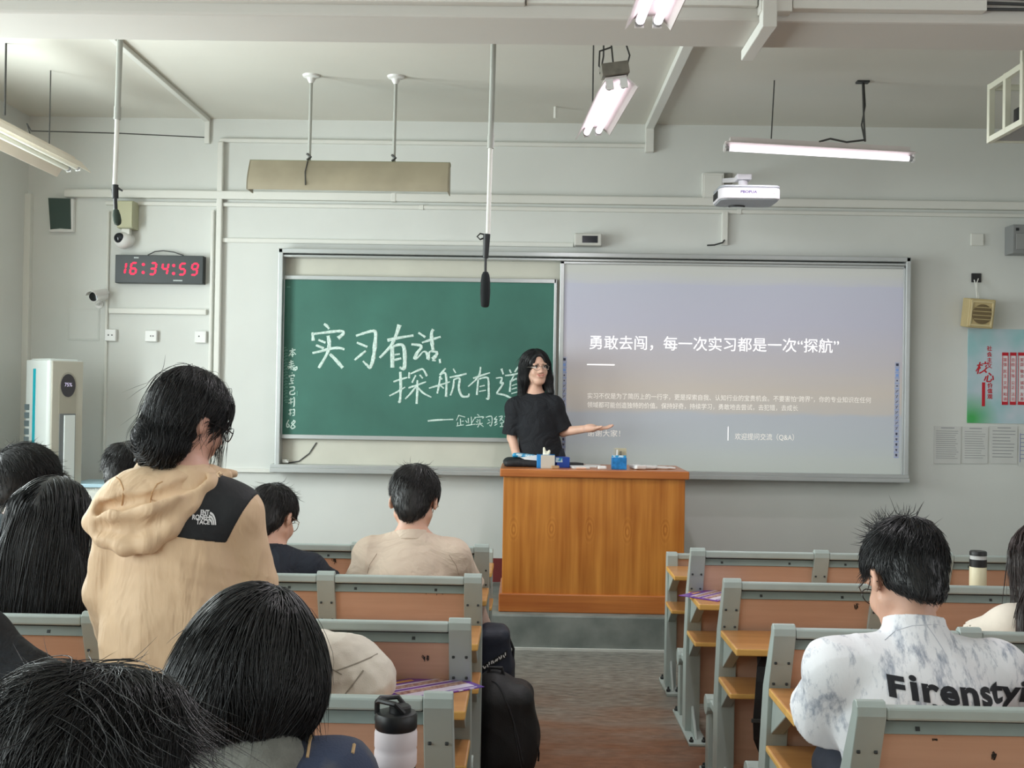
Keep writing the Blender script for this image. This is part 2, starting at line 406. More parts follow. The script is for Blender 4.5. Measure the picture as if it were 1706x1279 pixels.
# ceiling beam across the room
BZ, BY0, BY1 = 3.03, 4.30, 4.63
struct('ceiling_beam', MB().box2((XL, BY0, BZ), (XR, BY1, ZC)), beam_m, bevel=.012)

def wr(x0, y0, x1, y1, Y):
    c = at((x0+x1)/2, (y0+y1)/2, Y); return c, (x1-x0)*Y/FPX, (y1-y0)*Y/FPX
def wallbox(mb, x0, y0, x1, y1, t, mi=0, Y=None):
    Y = YF if Y is None else Y; c, w, h = wr(x0, y0, x1, y1, Y-t); return mb.box((c.x, Y-t/2, c.z), (w, t, h), mi)
def single(name, mb, m, label, cat, group=None, **k):
    o = mb.build(name, m, None, **k); return tag(o, label, cat, group)

# ------------------------------------------------------------------ trunking on the walls, ceiling and beam
G = 'white cable trunking'
def trunk_h(y, x0, x1, h, t, label, Y=None):
    Y = YF if Y is None else Y
    yc = y + 0.0; a = at(x0, yc+(x0-853)*ROLL, Y-t); b = at(x1, yc+(x1-853)*ROLL, Y-t); z = (a.z+b.z)/2; hh = h*Y/FPX
    mb = MB(); mb.box2((a.x, Y-t, z-hh/2), (b.x, Y, z+hh/2))
    mb.box2((a.x, Y-t-.003, z-hh/2+.004), (b.x, Y-t, z+hh/2-.004))      # snap-on cover
    n = max(1, int((b.x-a.x)/2.0))
    for i in range(1, n): x = a.x+(b.x-a.x)*i/n; mb.box((x, Y-t/2-.002, z), (.03, t+.008, hh+.006))
    return single('cable_trunking', mb, trunk_m, label, 'cable trunking', None, bevel=.003)
def trunk_v(x, y0, y1, w, t, label, m=trunk_m):
    a = at(x, (y0+y1)/2, YF-t); z1 = at(x, y0, YF-t).z; z0 = at(x, y1, YF-t).z; ww = w*YF/FPX
    mb = MB(); mb.box2((a.x-ww/2, YF-t, z0), (a.x+ww/2, YF, z1)); mb.box2((a.x-ww/2+.004, YF-t-.003, z0+.004), (a.x+ww/2-.004, YF-t, z1-.004))
    return single('cable_trunking', mb, m, label, 'cable trunking', None, bevel=.003)
trunk_h(331, 107, 1765, 13, .05, 'widest white cable trunking running straight across the whole front wall')
trunk_h(347, 176, 1765, 6, .025, 'slim white cable trunking just below the widest one across the front wall')
trunk_h(240, 366, 1086, 6, .03, 'white cable trunking high on the front wall above the hanging trough lamp')
trunk_h(407, 366, 955, 7, .02, 'thin white cable trunking along the wall right above the chalkboard frame')
trunk_h(528, 181, 343, 9, .03, 'short white cable trunking below the red digital clock')
trunk_v(362, 236, 790, 9, .044, 'thick white vertical cable trunking between the digital clock and the chalkboard')
trunk_v(350, 350, 790, 5, .03, 'thin white vertical cable trunking immediately right of the digital clock')
trunk_v(176, 352, 800, 4, .02, 'thin vertical cable trunking between the bullet camera and the wall sockets')
trunk_v(41, 322, 800, 11, .05, 'vertical cable trunking in the left corner behind the air purifier')
trunk_v(1208, 352, 408, 10, .03, 'short vertical cable trunking under the projector down to the board frame')
# trunking on the ceiling that comes down the wall
mb = MB(); e = at(1083, 222, YF-.06); mb.box2((e.x-.03, BY1, ZC-.045), (e.x+.03, YF-.05, ZC)); mb.box2((e.x-.03, YF-.055, e.z-.13), (e.x+.03, YF, ZC-.0))
single('ceiling_trunking', mb, trunk_m, 'pale trunking running along the ceiling beside the lit twin-tube lamp and down the wall', 'cable trunking', bevel=.004)
e = at(344, 215, YF-.04)
mb = MB(); mb.box2((e.x-.02, BY1, ZC-.03), (e.x+.02, YF-.03, ZC)); mb.box2((e.x-.018, YF-.03, at(344, 240, YF).z), (e.x+.018, YF, ZC))
single('ceiling_trunking', mb, trunk_m, 'thin trunking running along the ceiling from the left microphone pole to the wall', 'cable trunking', bevel=.004)
# beam trunking: long run, junction box, and the leg under the beam
a = at(875, 8, BY0); b = at(1030, 8, BY0)
mb = MB(); mb.box2((XL+.02, BY0-.05, BZ+.045), (a.x, BY0, BZ+.13)); single('beam_trunking', mb, trunk_m, 'wide trunking along the left half of the ceiling beam', 'cable trunking', bevel=.004)
a2 = at(1290, 20, BY0); b2 = at(1636, 20, BY0)
mb = MB(); mb.box2((a.x+.004, BY0-.03, BZ+.05), (a2.x-.07, BY0, BZ+.12)); single('beam_trunking', mb, trunk_m, 'recessed trunking on the ceiling beam behind the nearest lamp', 'cable trunking', bevel=.004)
mb = MB(); mb.box2((a2.x+.06, BY0-.05, BZ+.035), (b2.x, BY0, BZ+.115)); single('beam_trunking', mb, trunk_m, 'trunking along the right half of the ceiling beam ending in loose cables', 'cable trunking', bevel=.004)
mb = MB(); mb.box2((a2.x-.066, BY0-.06, BZ+.02), (a2.x+.056, BY0, BZ+.14)); mb.box2((a2.x-.06, BY0-.075, BZ-.045), (a2.x-.005, BY0-.06+.055, BZ+.06)); mb.box2((a2.x-.058, BY0-.020, BZ-.0445), (a2.x-.007, BY1+.03, BZ-.001))
single('beam_trunking', mb, trunk_m, 'square trunking crossing under the ceiling beam from a junction box', 'cable trunking', bevel=.004)
for k, dz in enumerate((.05, .075, .1)):
    mb = MB(); mb.tube([(b2.x-.03, BY0-.02, BZ+dz), (b2.x+.3, BY0-.022, BZ+dz-.008*k), (b2.x+.8, BY0-.02, BZ+dz+.012*(k-1)), (XR, BY0-.02, BZ+dz)], .006, 6)
    single('loose_cable', mb, dark_m, ('lowest', 'middle', 'topmost')[k]+' of the loose dark cables on the right end of the ceiling beam', 'cable', 'loose cables on the beam')

# ------------------------------------------------------------------ chalkboard and screen
board_m = mat('chalkboard_green', (58, 110, 97), .62, var=.14, vscale=2.2, detail=6, bump=.02, bscale=80)
cream_m = mat('board_backing', (204, 203, 190), .6, var=.04, vscale=3)
chalk_m = mat('chalk', (205, 226, 218), .9, var=.2, vscale=70)
dust_m = mat('chalk_faint', (108, 160, 145), .9, var=.15, vscale=90)
tl = at(466, 414, YF-.1); br = at(1513, 800, YF-.1); FX0, FX1 = at(461, 600, YF-.1).x, at(1515, 610, YF-.1).x
FZ1 = (at(466, 414, YF-.1).z+at(1518, 428, YF-.1).z)/2; FZ0 = (at(455, 783, YF-.1).z+at(1510, 801, YF-.1).z)/2
fr = thing('sliding_board', ((FX0+FX1)/2, YF, FZ0), 'long silver-framed sliding board rack on the front wall around chalkboard and screen', 'board rack'); O = fr.location
mb = MB(); mb.box2((FX0+.02, YF-.018, FZ0+.02), (FX1-.02, YF, FZ1-.02)); mb.build('backing_panel', cream_m, fr, off=O)
mb = MB(); mb.box2((FX0, YF-.115, FZ1-.035), (FX1, YF, FZ1)); mb.box2((FX0, YF-.10, FZ1-.062), (FX1, YF, FZ1-.043)); mb.build('top_rail', alu_m, fr, off=O, bevel=.005)
mb = MB(); mb.box2((FX0-.03, YF-.125, FZ0+.018), (FX1+.0, YF, FZ0+.045)); mb.box2((FX0-.03, YF-.14, FZ0-.012), (FX1+.0, YF, FZ0+.02)); mb.build('bottom_rail', alu_m, fr, off=O, bevel=.004)
for x in (FX0, FX1-.035): MB().box2((x, YF-.115, FZ0), (x+.035, YF, FZ1)).build('side_rail', alu_m, fr, off=O, bevel=.006)
# trim of the wall panel left of the board
z = at(410, 783, YF).z
struct('trim_2', MB().box2((at(352, 780, YF).x, YF-.03, z-.012), (FX0-.03, YF, z+.012)), trunk_m)

YBd = YF-.045                                                   # face of the chalkboard
cx0, cx1 = at(469, 600, YBd).x, at(925, 600, YBd).x; cz1 = at(697, 465, YBd).z; cz0 = at(690, 731, YBd).z
cb = thing('chalkboard', ((cx0+cx1)/2, YBd, cz0), 'green chalkboard with large white handwriting beside the screen', 'chalkboard'); O = cb.location
MB().box2((cx0+.012, YBd, cz0+.012), (cx1-.012, YBd+.02, cz1-.012)).build('writing_surface', board_m, cb, off=O)
mb = MB()
mb.box2((cx0, YBd-.014, cz0-.012), (cx1, YBd+.02, cz0+.018)); mb.box2((cx0, YBd-.014, cz1-.016), (cx1, YBd+.02, cz1+.014))
mb.box2((cx0-.004, YBd-.014, cz0-.012), (cx0+.016, YBd+.02, cz1+.014)); mb.box2((cx1-.016, YBd-.014, cz0-.012), (cx1+.004, YBd+.02, cz1+.014))
mb.build('frame', alu_m, cb, off=O, bevel=.003)

def stroke_mesh(strokes, w, y):
    """chalk strokes as slim flat ribbons on the board; strokes are lists of (x, z, width factor)"""
    mb = MB(); rg = random.Random(5); cnt = [0]
    for st in strokes:
        # smooth the polyline
        P = [Vector((p[0], p[1])) for p in st]; f = [p[2] if len(p) > 2 else 1.0 for p in st]
        Q = []; W = []
        for i in range(len(P)-1):
            p0 = P[max(i-1, 0)]; p1 = P[i]; p2 = P[i+1]; p3 = P[min(i+2, len(P)-1)]
            for t in (0, .25, .5, .75):
                Q.append(.5*((2*p1)+(p2-p0)*t+(2*p0-5*p1+4*p2-p3)*t*t+(3*p1-p0-3*p2+p3)*t**3)); W.append(f[i]*(1-t)+f[i+1]*t)
        Q.append(P[-1]); W.append(f[-1]); vs = []
        for i, q in enumerate(Q):
            t = (Q[min(i+1, len(Q)-1)]-Q[max(i-1, 0)]).normalized(); n = Vector((-t.y, t.x))*(w*W[i]*.5*rg.uniform(.85, 1.15))
            vs += [(q.x-n.x, y, q.y-n.y), (q.x+n.x, y, q.y+n.y), (q.x-n.x*.7, y-.0016, q.y-n.y*.7), (q.x+n.x*.7, y-.0016, q.y+n.y*.7)]
        cnt[0] += 1; vs = [(a_, b_-(3e-5*(i_//4)+2e-4*(cnt[0] % 6) if i_ % 4 > 1 else 0), c_) for i_, (a_, b_, c_) in enumerate(vs)]
        fs = []
        for i in range(len(Q)-1):
            a = i*4; fs += [(a+2, a+3, a+7, a+6), (a, a+2, a+6, a+4), (a+3, a+1, a+5, a+7)]
        fs += [(0, 1, 3, 2), (len(vs)-4, len(vs)-2, len(vs)-1, len(vs)-3)]
        mb.add(vs, fs)
    return mb
def chalk(name, strokes, w, ox, oy, sc, m=chalk_m, y=None):
    """strokes measured on an enlarged view of the photo: origin ox, oy and scale sc"""
    S = []
    for st in strokes:
        q = []
        for i, p in enumerate(st):
            v = at(ox+p[0]*sc, oy+p[1]*sc, YBd); q.append((v.x, v.z, p[2] if len(p) > 2 else (.8 if i in (0, len(st)-1) else 1)))
        S.append(q)
    return stroke_mesh(S, w, YBd-.0004).build(name, m, cb, off=O)
k1 = .14654
shi = [[(272, 98), (305, 122), (330, 155)], [(143, 195, .8), (150, 290, 1.4)], [(158, 212), (300, 195), (450, 180), (500, 200), (432, 262, 1.5)], [(208, 280), (290, 312)], [(180, 340), (270, 375)],
       [(140, 430), (250, 405), (340, 380), (440, 372), (505, 388)], [(318, 232, 1.2), (332, 330, 1.4), (305, 440, 1.2), (212, 600, 1)], [(338, 440), (400, 500, 1.3), (485, 598, 1.2)]]
xi = [[(635, 235, .7), (740, 200), (820, 180), (860, 200, 1.4), (852, 330, 1.5), (835, 480, 1.4), (800, 590, 1.2), (765, 570), (715, 520, .6)], [(645, 310), (765, 360)], [(748, 405, .8), (680, 460), (620, 510, .6)]]
you = [[(992, 285, 1.2), (1130, 255), (1290, 230, .8)], [(1130, 108, 1.5), (1090, 230, 1.3), (1030, 350), (905, 485)], [(1048, 350, 1.4), (1050, 595, 1.5)], [(1060, 355, .8), (1120, 335), (1170, 345, 1.2), (1190, 430, 1.4), (1185, 600, 1.4), (1130, 590, .6)], [(1075, 450, .6), (1135, 440, .6)], [(1070, 510, .8), (1150, 490)]]
hua = [[(1345, 198, .7), (1425, 250)], [(1265, 330), (1380, 350), (1330, 430, 1.2), (1305, 490, 1.2), (1340, 480, .7), (1400, 415, .6), (1440, 430), (1460, 500, 1.3), (1475, 415, .7), (1555, 420), (1545, 460, 1.2), (1505, 500, 1.4)], [(1515, 160, 1.2), (1495, 205), (1500, 300, 1.4), (1512, 395, 1.2)], [(1385, 312, .6), (1500, 275), (1600, 245, .7)], [(1500, 512, .5), (1545, 518, .5)], [(1578, 522, 1.6), (1602, 520, 1.6)]]
chalk('chalk_writing', shi+xi+you+hua, .020, 500, 525, k1)
tan = [[(185, 130, 1.2), (190, 300, 1.3), (180, 465, 1.2), (160, 465, .8)], [(105, 245), (180, 220), (265, 195, .7)], [(60, 405, .7), (150, 360), (240, 305, .6)], [(285, 135), (285, 205, 1.1)], [(300, 155, .7), (400, 110), (445, 105), (488, 180, 1.2)], [(360, 170), (318, 255)], [(405, 165), (440, 205)], [(275, 315, .8), (380, 280), (478, 245, .7)], [(378, 225), (378, 350, 1.1), (370, 495, 1.2)], [(370, 290), (300, 380), (240, 440, .8)], [(385, 310), (450, 375), (538, 420, .7)]]
hang = [[(700, 92), (630, 165, .8)], [(640, 175), (625, 280), (605, 378, 1)], [(640, 165, .7), (695, 145), (710, 250, 1.1), (705, 415, 1.3)], [(625, 190, .7), (662, 215, .8)], [(510, 318, .6), (620, 285), (750, 245, .6)], [(640, 285, .7), (680, 320, .7)], [(785, 95, .6), (815, 145, .7)], [(745, 195, .7), (850, 175), (938, 152)], [(795, 215), (785, 310), (755, 400)], [(795, 220, .7), (860, 205), (850, 310, 1.1), (880, 400, 1.1), (930, 415), (962, 405), (965, 378, .8)]]
you2 = [[(1012, 205, .8), (1100, 175), (1205, 142, .7)], [(1098, 75), (1085, 160), (1040, 225), (955, 300, .7)], [(1070, 220, .9), (1055, 395, 1)], [(1075, 215, .7), (1150, 195), (1185, 215), (1190, 330, 1.1), (1188, 435, 1.1), (1158, 430, .6)], [(1085, 300, .6), (1145, 285, .6)], [(1080, 355, .6), (1160, 340, .6)]]
dao = [[(1335, 95, 1.2), (1355, 160)], [(1270, 205, .7), (1340, 200, .8), (1325, 260), (1355, 265), (1280, 375, 1)], [(1275, 378, .8), (1370, 395), (1450, 430, .9), (1560, 445, .6)], [(1425, 105, .8), (1445, 145)], [(1525, 75), (1485, 135)], [(1375, 175, .7), (1460, 165), (1560, 140, .7)], [(1480, 165, .8), (1440, 245)], [(1440, 230), (1430, 360, 1.1)], [(1440, 245, .7), (1520, 215), (1525, 370, .8)], [(1450, 290, .6), (1510, 270, .6)], [(1450, 330, .6), (1510, 312, .6)], [(1445, 380, .6), (1515, 360, .6)]]
chalk('chalk_writing', tan+hang+you2+dao, .015, 640, 600, k1)
k3 = .09379
small = [[(135, 278, 1.2), (300, 262, 1.5), (590, 250, .9)], [(690, 170), (645, 270)], [(690, 180), (800, 210)], [(715, 235), (720, 345)], [(735, 285, .8), (775, 280, .8)], [(668, 300), (665, 360)], [(645, 368, .8), (775, 345, .8)],
         [(855, 225), (862, 320)], [(908, 200), (915, 345)], [(805, 270, .8), (840, 310)], [(960, 240), (925, 305, .8)], [(810, 360, .8), (980, 335, .8)], [(1015, 160), (1050, 185)], [(975, 205), (975, 240)], [(985, 215, .8), (1125, 205), (1105, 235)], [(1010, 255, .8), (1040, 270)], [(995, 285, .8), (1030, 300)], [(990, 340, .8), (1110, 320, .8)], [(1060, 245), (1060, 320), (1020, 390)], [(1065, 330), (1125, 380)],
         [(1165, 215, .8), (1265, 195), (1280, 280), (1260, 365), (1230, 345, .7)], [(1205, 255, .8), (1240, 270)], [(1190, 330, .8), (1250, 295, .8)], [(1360, 195), (1320, 250), (1365, 250), (1325, 315), (1370, 290, .7)], [(1320, 360, .8), (1375, 325, .8)], [(1395, 205, .8), (1465, 195), (1410, 280)], [(1420, 230, .8), (1495, 290)], [(1420, 320, .8), (1490, 300, .8)], [(1455, 310), (1450, 370)], [(1415, 380, .8), (1495, 375, .9)], [(1500, 200, .8), (1565, 195), (1550, 290), (1530, 340)], [(1535, 345, .8), (1560, 330, .8)]]
chalk('chalk_writing', small, .0085, 700, 675, k3)
k4 = .11737
side = [[(140, 125), (225, 105)], [(182, 85), (182, 210)], [(178, 125), (130, 195)], [(185, 125), (230, 175)], [(155, 180), (205, 172)], [(130, 290), (195, 270)], [(160, 255), (162, 390)], [(130, 320), (200, 300)], [(110, 350), (215, 330)], [(165, 345), (125, 375)], [(175, 345), (235, 390), (245, 350), (185, 385), (235, 400)], [(175, 430), (180, 440)], [(135, 470), (135, 500)], [(140, 480), (205, 465), (200, 490)], [(160, 500), (160, 545)], [(155, 520), (200, 512)], [(150, 550), (200, 540)], [(175, 550), (175, 590)], [(130, 590), (200, 580)],
        [(140, 640), (205, 635), (200, 680), (150, 700), (150, 740), (210, 735), (215, 710)], [(130, 820), (190, 800)], [(155, 790), (160, 880)], [(125, 865), (190, 845)], [(195, 780), (210, 800), (205, 900), (190, 910)], [(130, 965), (180, 955)], [(150, 945), (150, 1040)], [(125, 1020), (170, 1005)], [(185, 960), (210, 955), (210, 1035)], [(185, 1000), (210, 995)], [(180, 1040), (212, 1035)],
        [(130, 1100), (100, 1160), (105, 1205), (135, 1190), (120, 1155)], [(150, 1200), (152, 1210)], [(215, 1110), (170, 1150), (220, 1200), (175, 1225), (165, 1190), (220, 1130), (190, 1105)]]
chalk('chalk_writing', side, .0095, 466, 570, k4)
faint = [[(60+18*(i % 2), 80+i*22), (115-20*(i % 3 == 0), 72+i*22+10*(i % 2))] for i in range(36)] + [[(250, 690), (250, 760)]]
chalk('chalk_smudge', faint, .008, 466, 570, k4, dust_m)
chalk('chalk_smudge', [[(818, 192), (850, 195)], [(895, 192), (905, 183), (918, 187)], [(478, 438+40), (484, 478)]], .010, 0, 0, 1, dust_m)
mb = MB(); p = [at(x, y, YBd+.02) for x, y in ((527, 737), (515, 755), (498, 768), (480, 771))]
single('thin_cable', mb.tube(p, .004, 6), dark_m, 'thin dark cable drooping under the chalkboard to the frame corner', 'cable')
single('eraser_clip', MB().box(at(476, 768, YF-.06), (.045, .03, .02)).box(at(476, 768, YF-.06)+Vector((0, -.018, .008)), (.03, .012, .008)), trunk_m, 'small grey clip in the lower left corner of the board frame', 'clip', bevel=.003)

# projection screen: one slide of a pale sky over water, projector light put into the white board's colour and glow
YS = YF-.085
sx0, sx1 = at(938, 610, YS).x, at(1503, 610, YS).x; sz1 = at(1220, 444, YS).z; sz0 = at(1215, 786, YS).z
ps = thing('projection_screen', ((sx0+sx1)/2, YS, sz0), 'wide white interactive screen showing a pale slide, right of the chalkboard', 'screen'); O = ps.location
scr_m = bpy.data.materials.new('slide_picture'); scr_m.use_nodes = True
_nt = scr_m.node_tree; _N = _nt.nodes; _L = _nt.links; _p = _N['Principled BSDF']
_tc = _N.new('ShaderNodeTexCoord'); _s = _N.new('ShaderNodeSeparateXYZ'); _L.new(_tc.outputs['Object'], _s.inputs[0])
_mr = _N.new('ShaderNodeMapRange'); _mr.inputs[2].default_value = sz1-sz0; _L.new(_s.outputs['Z'], _mr.inputs[0])
_mp = _N.new('ShaderNodeMapping'); _mp.inputs['Scale'].default_value = (1.2, 1, 9); _L.new(_tc.outputs['Object'], _mp.inputs[0])
_n = _N.new('ShaderNodeTexNoise'); _n.inputs['Scale'].default_value = 2.2; _n.inputs['Detail'].default_value = 5; _L.new(_mp.outputs[0], _n.inputs['Vector'])
_ma = _N.new('ShaderNodeMath'); _ma.operation = 'MULTIPLY_ADD'; _ma.inputs[1].default_value = .05; _L.new(_n.outputs['Fac'], _ma.inputs[0]); _L.new(_mr.outputs[0], _ma.inputs[2])
_r = _N.new('ShaderNodeValToRGB'); _e = _r.color_ramp.elements
stops = [(.00, (176, 182, 176)), (.10, (176, 182, 180)), (.17, (172, 178, 182)), (.30, (170, 175, 182)), (.325, (182, 177, 172)), (.42, (186, 178, 170)), (.56, (178, 174, 178)), (.75, (172, 172, 186)), (.93, (172, 174, 188)), (.955, (178, 180, 182)), (1.0, (180, 182, 178))]
_e[0].position = stops[0][0]; _e[0].color = (*lin(stops[0][1]), 1); _e[1].position = 1; _e[1].color = (*lin(stops[-1][1]), 1)
for q, c in stops[1:-1]: x = _e.new(q); x.color = (*lin(c), 1)
_L.new(_ma.outputs[0], _r.inputs[0]); _L.new(_r.outputs[0], _p.inputs['Base Color']); _L.new(_r.outputs[0], _p.inputs['Emission Color']); _p.inputs['Emission Strength'].default_value = .28; _p.inputs['Roughness'].default_value = .5
MB().box2((sx0, YS, sz0), (sx1, YS+.02, sz1)).build('screen_surface', scr_m, ps, off=O)
mb = MB(); bw = .032
mb.box2((sx0-bw, YS-.012, sz0-.025), (sx0, YS+.03, sz1+.02)); mb.box2((sx1, YS-.012, sz0-.025), (sx1+bw, YS+.03, sz1+.02)); mb.box2((sx0-bw, YS-.012, sz1), (sx1+bw, YS+.03, sz1+.02)); mb.box2((sx0-bw, YS-.012, sz0-.025), (sx1+bw, YS+.03, sz0))
mb.build('screen_frame', alu_m, ps, off=O, bevel=.004)
slide_w = emat('slide_white', (250, 248, 248), .75); slide_p = emat('slide_pale', (226, 222, 216), .45); slide_b = emat('slide_blue', (120, 150, 205), .2); ink_m = mat('slide_ink', (60, 66, 92), .6)
def slide_text(name, body, x0, y0, x1, cap, bold=0.0, m=slide_w, n=None):
    """line of text from photo point x0,y0 (middle of line) to x1"""
    a = at(x0, y0, YS-.001); size = cap*YS/FPX
    v, f = text_arrays(body, size, 'LEFT', bold); w = max(p[0] for p in v); sx = ((x1-x0)*YS/FPX)/w; lo = min(p[1] for p in v); hi = max(p[1] for p in v)
    mb = MB(); mb.add([(a.x+p[0]*sx-O[0], -.0015, a.z+p[1]-(lo+hi)/2-O[2]) for p in v], f)
    me = bpy.data.meshes.new(name); me.from_pydata(mb.v, [], mb.f); return link(name, me, ps, m)
slide_text('heading_lettering', '勇敢去闯，每一次实习都是一次“探航”', 981, 570, 1396, 25, .0)
slide_text('paragraph_lettering', '实习不仅是为了简历上的一行字，更是探索自我、认知行业的宝贵机会。不要害怕“跨界”，你的专业知识在任何', 978, 659, 1449, 10.6, 0, slide_p)
slide_text('paragraph_lettering', '领域都可能创造独特的价值。保持好奇，持续学习，勇敢地去尝试，去犯错，去成长', 978, 674, 1328, 10.6, 0, slide_p)
slide_text('thanks_lettering', '谢谢大家！', 978, 721, 1033, 12, 0, slide_p)
slide_text('question_lettering', '欢迎提问交流（Q&A）', 1224, 727, 1322, 12, 0, slide_p)
a = at(978, 607, YS); b = at(1024, 608, YS); MB().box2((a.x, YS-.0015, a.z-.004), (b.x, YS, a.z+.004)).build('slide_rule', slide_w, ps, off=O)
a = at(1213, 722, YS); MB().box2((a.x-.002, YS-.0015, a.z-.05), (a.x+.002, YS, a.z+.05)).build('slide_rule', slide_w, ps, off=O)
tool_m = mat('toolbar_face', (188, 192, 212), .6)
for X, ya in ((936.5, 594), (1494, 603)):                         # two vertical strips of tool buttons printed on the screen edges
    mb = MB(); n = 18
    x0 = at(X, 675, YS).x; zt = at(X, ya, YS).z; zb = at(X, ya+159, YS).z; st = (zt-zb)/n; hw = .017; hx = x0+(.012 if X < 1000 else 0)
    mb.box2((hx-hw, YS-.001, zb), (hx+hw, YS, zt), 0)
    for i in range(n):
        z = zt-(i+.5)*st; rg = random.Random(i)
        mb.box((hx, YS-.0012, z-st/2), (hw*2, .0008, .003), 1)
        if i == 0: mb.box((hx, YS-.0015, z), (.018, .0012, .018), 2)
        elif i in (1, 2): mb.box((hx, YS-.0015, z), (.018, .0012, .020), 1)
        elif i in (3, 4): mb.box((hx, YS-.0015, z), (.009, .0012, .009), 2)
        elif i < 13: 
            d = .008; t = Matrix.Rotation(R(-45 if i % 2 else -60), 3, 'Y'); mb.box((hx, YS-.0015, z), (.024, .0012, .0035), 2, t); mb.box((hx-.006, YS-.0015, z+.006), (.006, .0012, .003), 2)
        else: mb.box((hx, YS-.0015, z), (.012, .0012, .014 if i % 2 else .008), 2); mb.box((hx, YS-.0015, z-.008), (.006, .0012, .006), 2)
    mb.build('toolbar_print', [tool_m, slide_b, ink_m], ps, off=O)
# ------------------------------------------------------------------ lamps
refl_m = mat('lamp_reflector', (214, 206, 204), .4, var=.05, vscale=4)
refl_old_m = mat('lamp_reflector_beige', (156, 147, 126), .55, var=.12, vscale=3, rgb2=None)
tube_on = emat('tube_lit', (255, 246, 255), 1.7)
tube_off = mat('tube_unlit', (226, 226, 216), .3)
cap_m = mat('tube_cap', (170, 170, 172), .35, metal=.5)
wire_m = mat('wire_grey', (62, 62, 60), .6)
ballast_m = mat('ballast_grey', (112, 108, 98), .6, var=.25, vscale=18)
def lamp(name, pn, pf, label, width=.17, tubes=2, lit=True, roll=0, wires=(), hood=.06, rm=None, ballast=False, group=None, over=0, power=0):
    pn = Vector(pn); pf = Vector(pf); c = (pn+pf)/2; a = (pf-pn).normalized(); L = (pf-pn).length
    s = a.cross(Vector((0, 0, 1))).normalized(); u = s.cross(a)
    q = Matrix.Rotation(roll, 3, a); s = q @ s; u = q @ u
    root = thing(name, c, label, 'lamp', group)
    def P(x, y, z): return s*x + a*y + u*z                     # local: across, along, up
    rm = rm or refl_m; h = L/2+over; w = width/2
    prof = [(-w, -hood), (-w*.52, -.008), (-w*.5, 0), (w*.5, 0), (w*.52, -.008), (w, -hood), (w-.004, -hood-.001), (w*.5, -.012), (-w*.5, -.012), (-w+.004, -hood-.001)]
    mb = MB(); n = len(prof); vs = [P(x, -h, z) for x, z in prof]+[P(x, h, z) for x, z in prof]
    mb.add(vs, [(i, (i+1) % n, (i+1) % n+n, i+n) for i in range(n)]+[tuple(range(n)), tuple(range(2*n-1, n-1, -1))])
    mb.add([P(x, y, z) for y in (-h+.03, h-.03) for x in (-.03, .03) for z in (0, .03)], [(0, 1, 3, 2), (4, 6, 7, 5), (0, 4, 5, 1), (2, 3, 7, 6), (1, 5, 7, 3), (0, 2, 6, 4)])
    mb.build('reflector', rm, root)
    for i in range(tubes):
        x = 0 if tubes == 1 else (-.032, .032)[i]
        t = MB().tube([P(x, -L/2+.03, -.036), P(x, L/2-.03, -.036)], .0165, 14).build('tube', tube_on if lit else tube_off, root, smooth=True)
        for sg in (-1, 1):
            MB().tube([P(x, sg*(L/2-.03), -.036), P(x, sg*(L/2-.004), -.036)], .0172, 14).build('tube_cap', cap_m, t)
            mb = MB(); v = [P(x+dx, sg*(L/2-.003)+dy, z) for dx in (-.016, .016) for dy in (-.006, .006) for z in (-.055, -.01)]
            mb.add(v, [(0, 1, 3, 2), (4, 6, 7, 5), (0, 4, 5, 1), (2, 3, 7, 6), (0, 2, 6, 4), (1, 5, 7, 3)]).build('lamp_holder', white_m, t)
    if ballast:
        b = MB(); v = [P(dx, -h+.02+dy, z) for dx in (-.062, .062) for dy in (-.04, .04) for z in (.004, .06)]
        b.add(v, [(0, 1, 3, 2), (4, 6, 7, 5), (0, 4, 5, 1), (2, 3, 7, 6), (0, 2, 6, 4), (1, 5, 7, 3)]).build('ballast', ballast_m, root, bevel=.004)
    for pts, r in wires:
        MB().tube([Vector(p)-c for p in pts], r, 6).build('wire', wire_m, root)
    if lit and power:
        l = bpy.data.lights.new('tube_light', 'AREA'); l.shape = 'RECTANGLE'; l.size = L*.95; l.size_y = .08; l.energy = power; l.color = (1.0, .955, 1.0)
        o = bpy.data.objects.new('tube_light', l); COL.objects.link(o); o.parent = root
        o.matrix_local = Matrix.Translation(P(0, 0, -.075)) @ Matrix((a, s, -(a.cross(s)) if (a.cross(s)).dot(u) < 0 else a.cross(s))).transposed().to_4x4()
    return root
def hang(px, py, Y, dx=0): 
    p = at(px, py, Y); return p
# the lit twin-tube lamp beyond the beam
pn = at(1026, 127, 4.95); pf = at(985, 210, 5.95); top = ZC
w1 = [((pn.x-.05, pn.y+.1, ZC-.002), (pn.x-.05, pn.y+.1, pn.z+.12), (pn.x-.068, pn.y+.03, pn.z+.02)),
      ((pn.x-.02, pn.y+.12, ZC-.002), (pn.x-.018, pn.y+.1, pn.z+.2), (pn.x-.01, pn.y+.04, pn.z+.07)),
      ((pn.x-.01, pn.y+.12, pn.z+.3), (pn.x+.04, pn.y+.06, pn.z+.19), (pn.x+.062, pn.y+.02, pn.z+.1), (pn.x+.05, pn.y+.01, pn.z+.05)),
      ((pn.x-.018, pn.y+.1, pn.z+.16), (pn.x-.07, pn.y+.06, pn.z+.13), (pn.x-.075, pn.y+.02, pn.z+.05), (pn.x-.05, pn.y, pn.z+.02)),
      ((pf.x, pf.y-.1, ZC-.002), (pf.x, pf.y-.1, pf.z+.01))]
lamp('fluorescent_lamp', pn, pf, 'lit twin-tube ceiling lamp hanging on wires beyond the beam near the middle', width=.19, roll=R(-9), ballast=True,
     wires=[(w, .004) for w in w1], group=None, power=15)
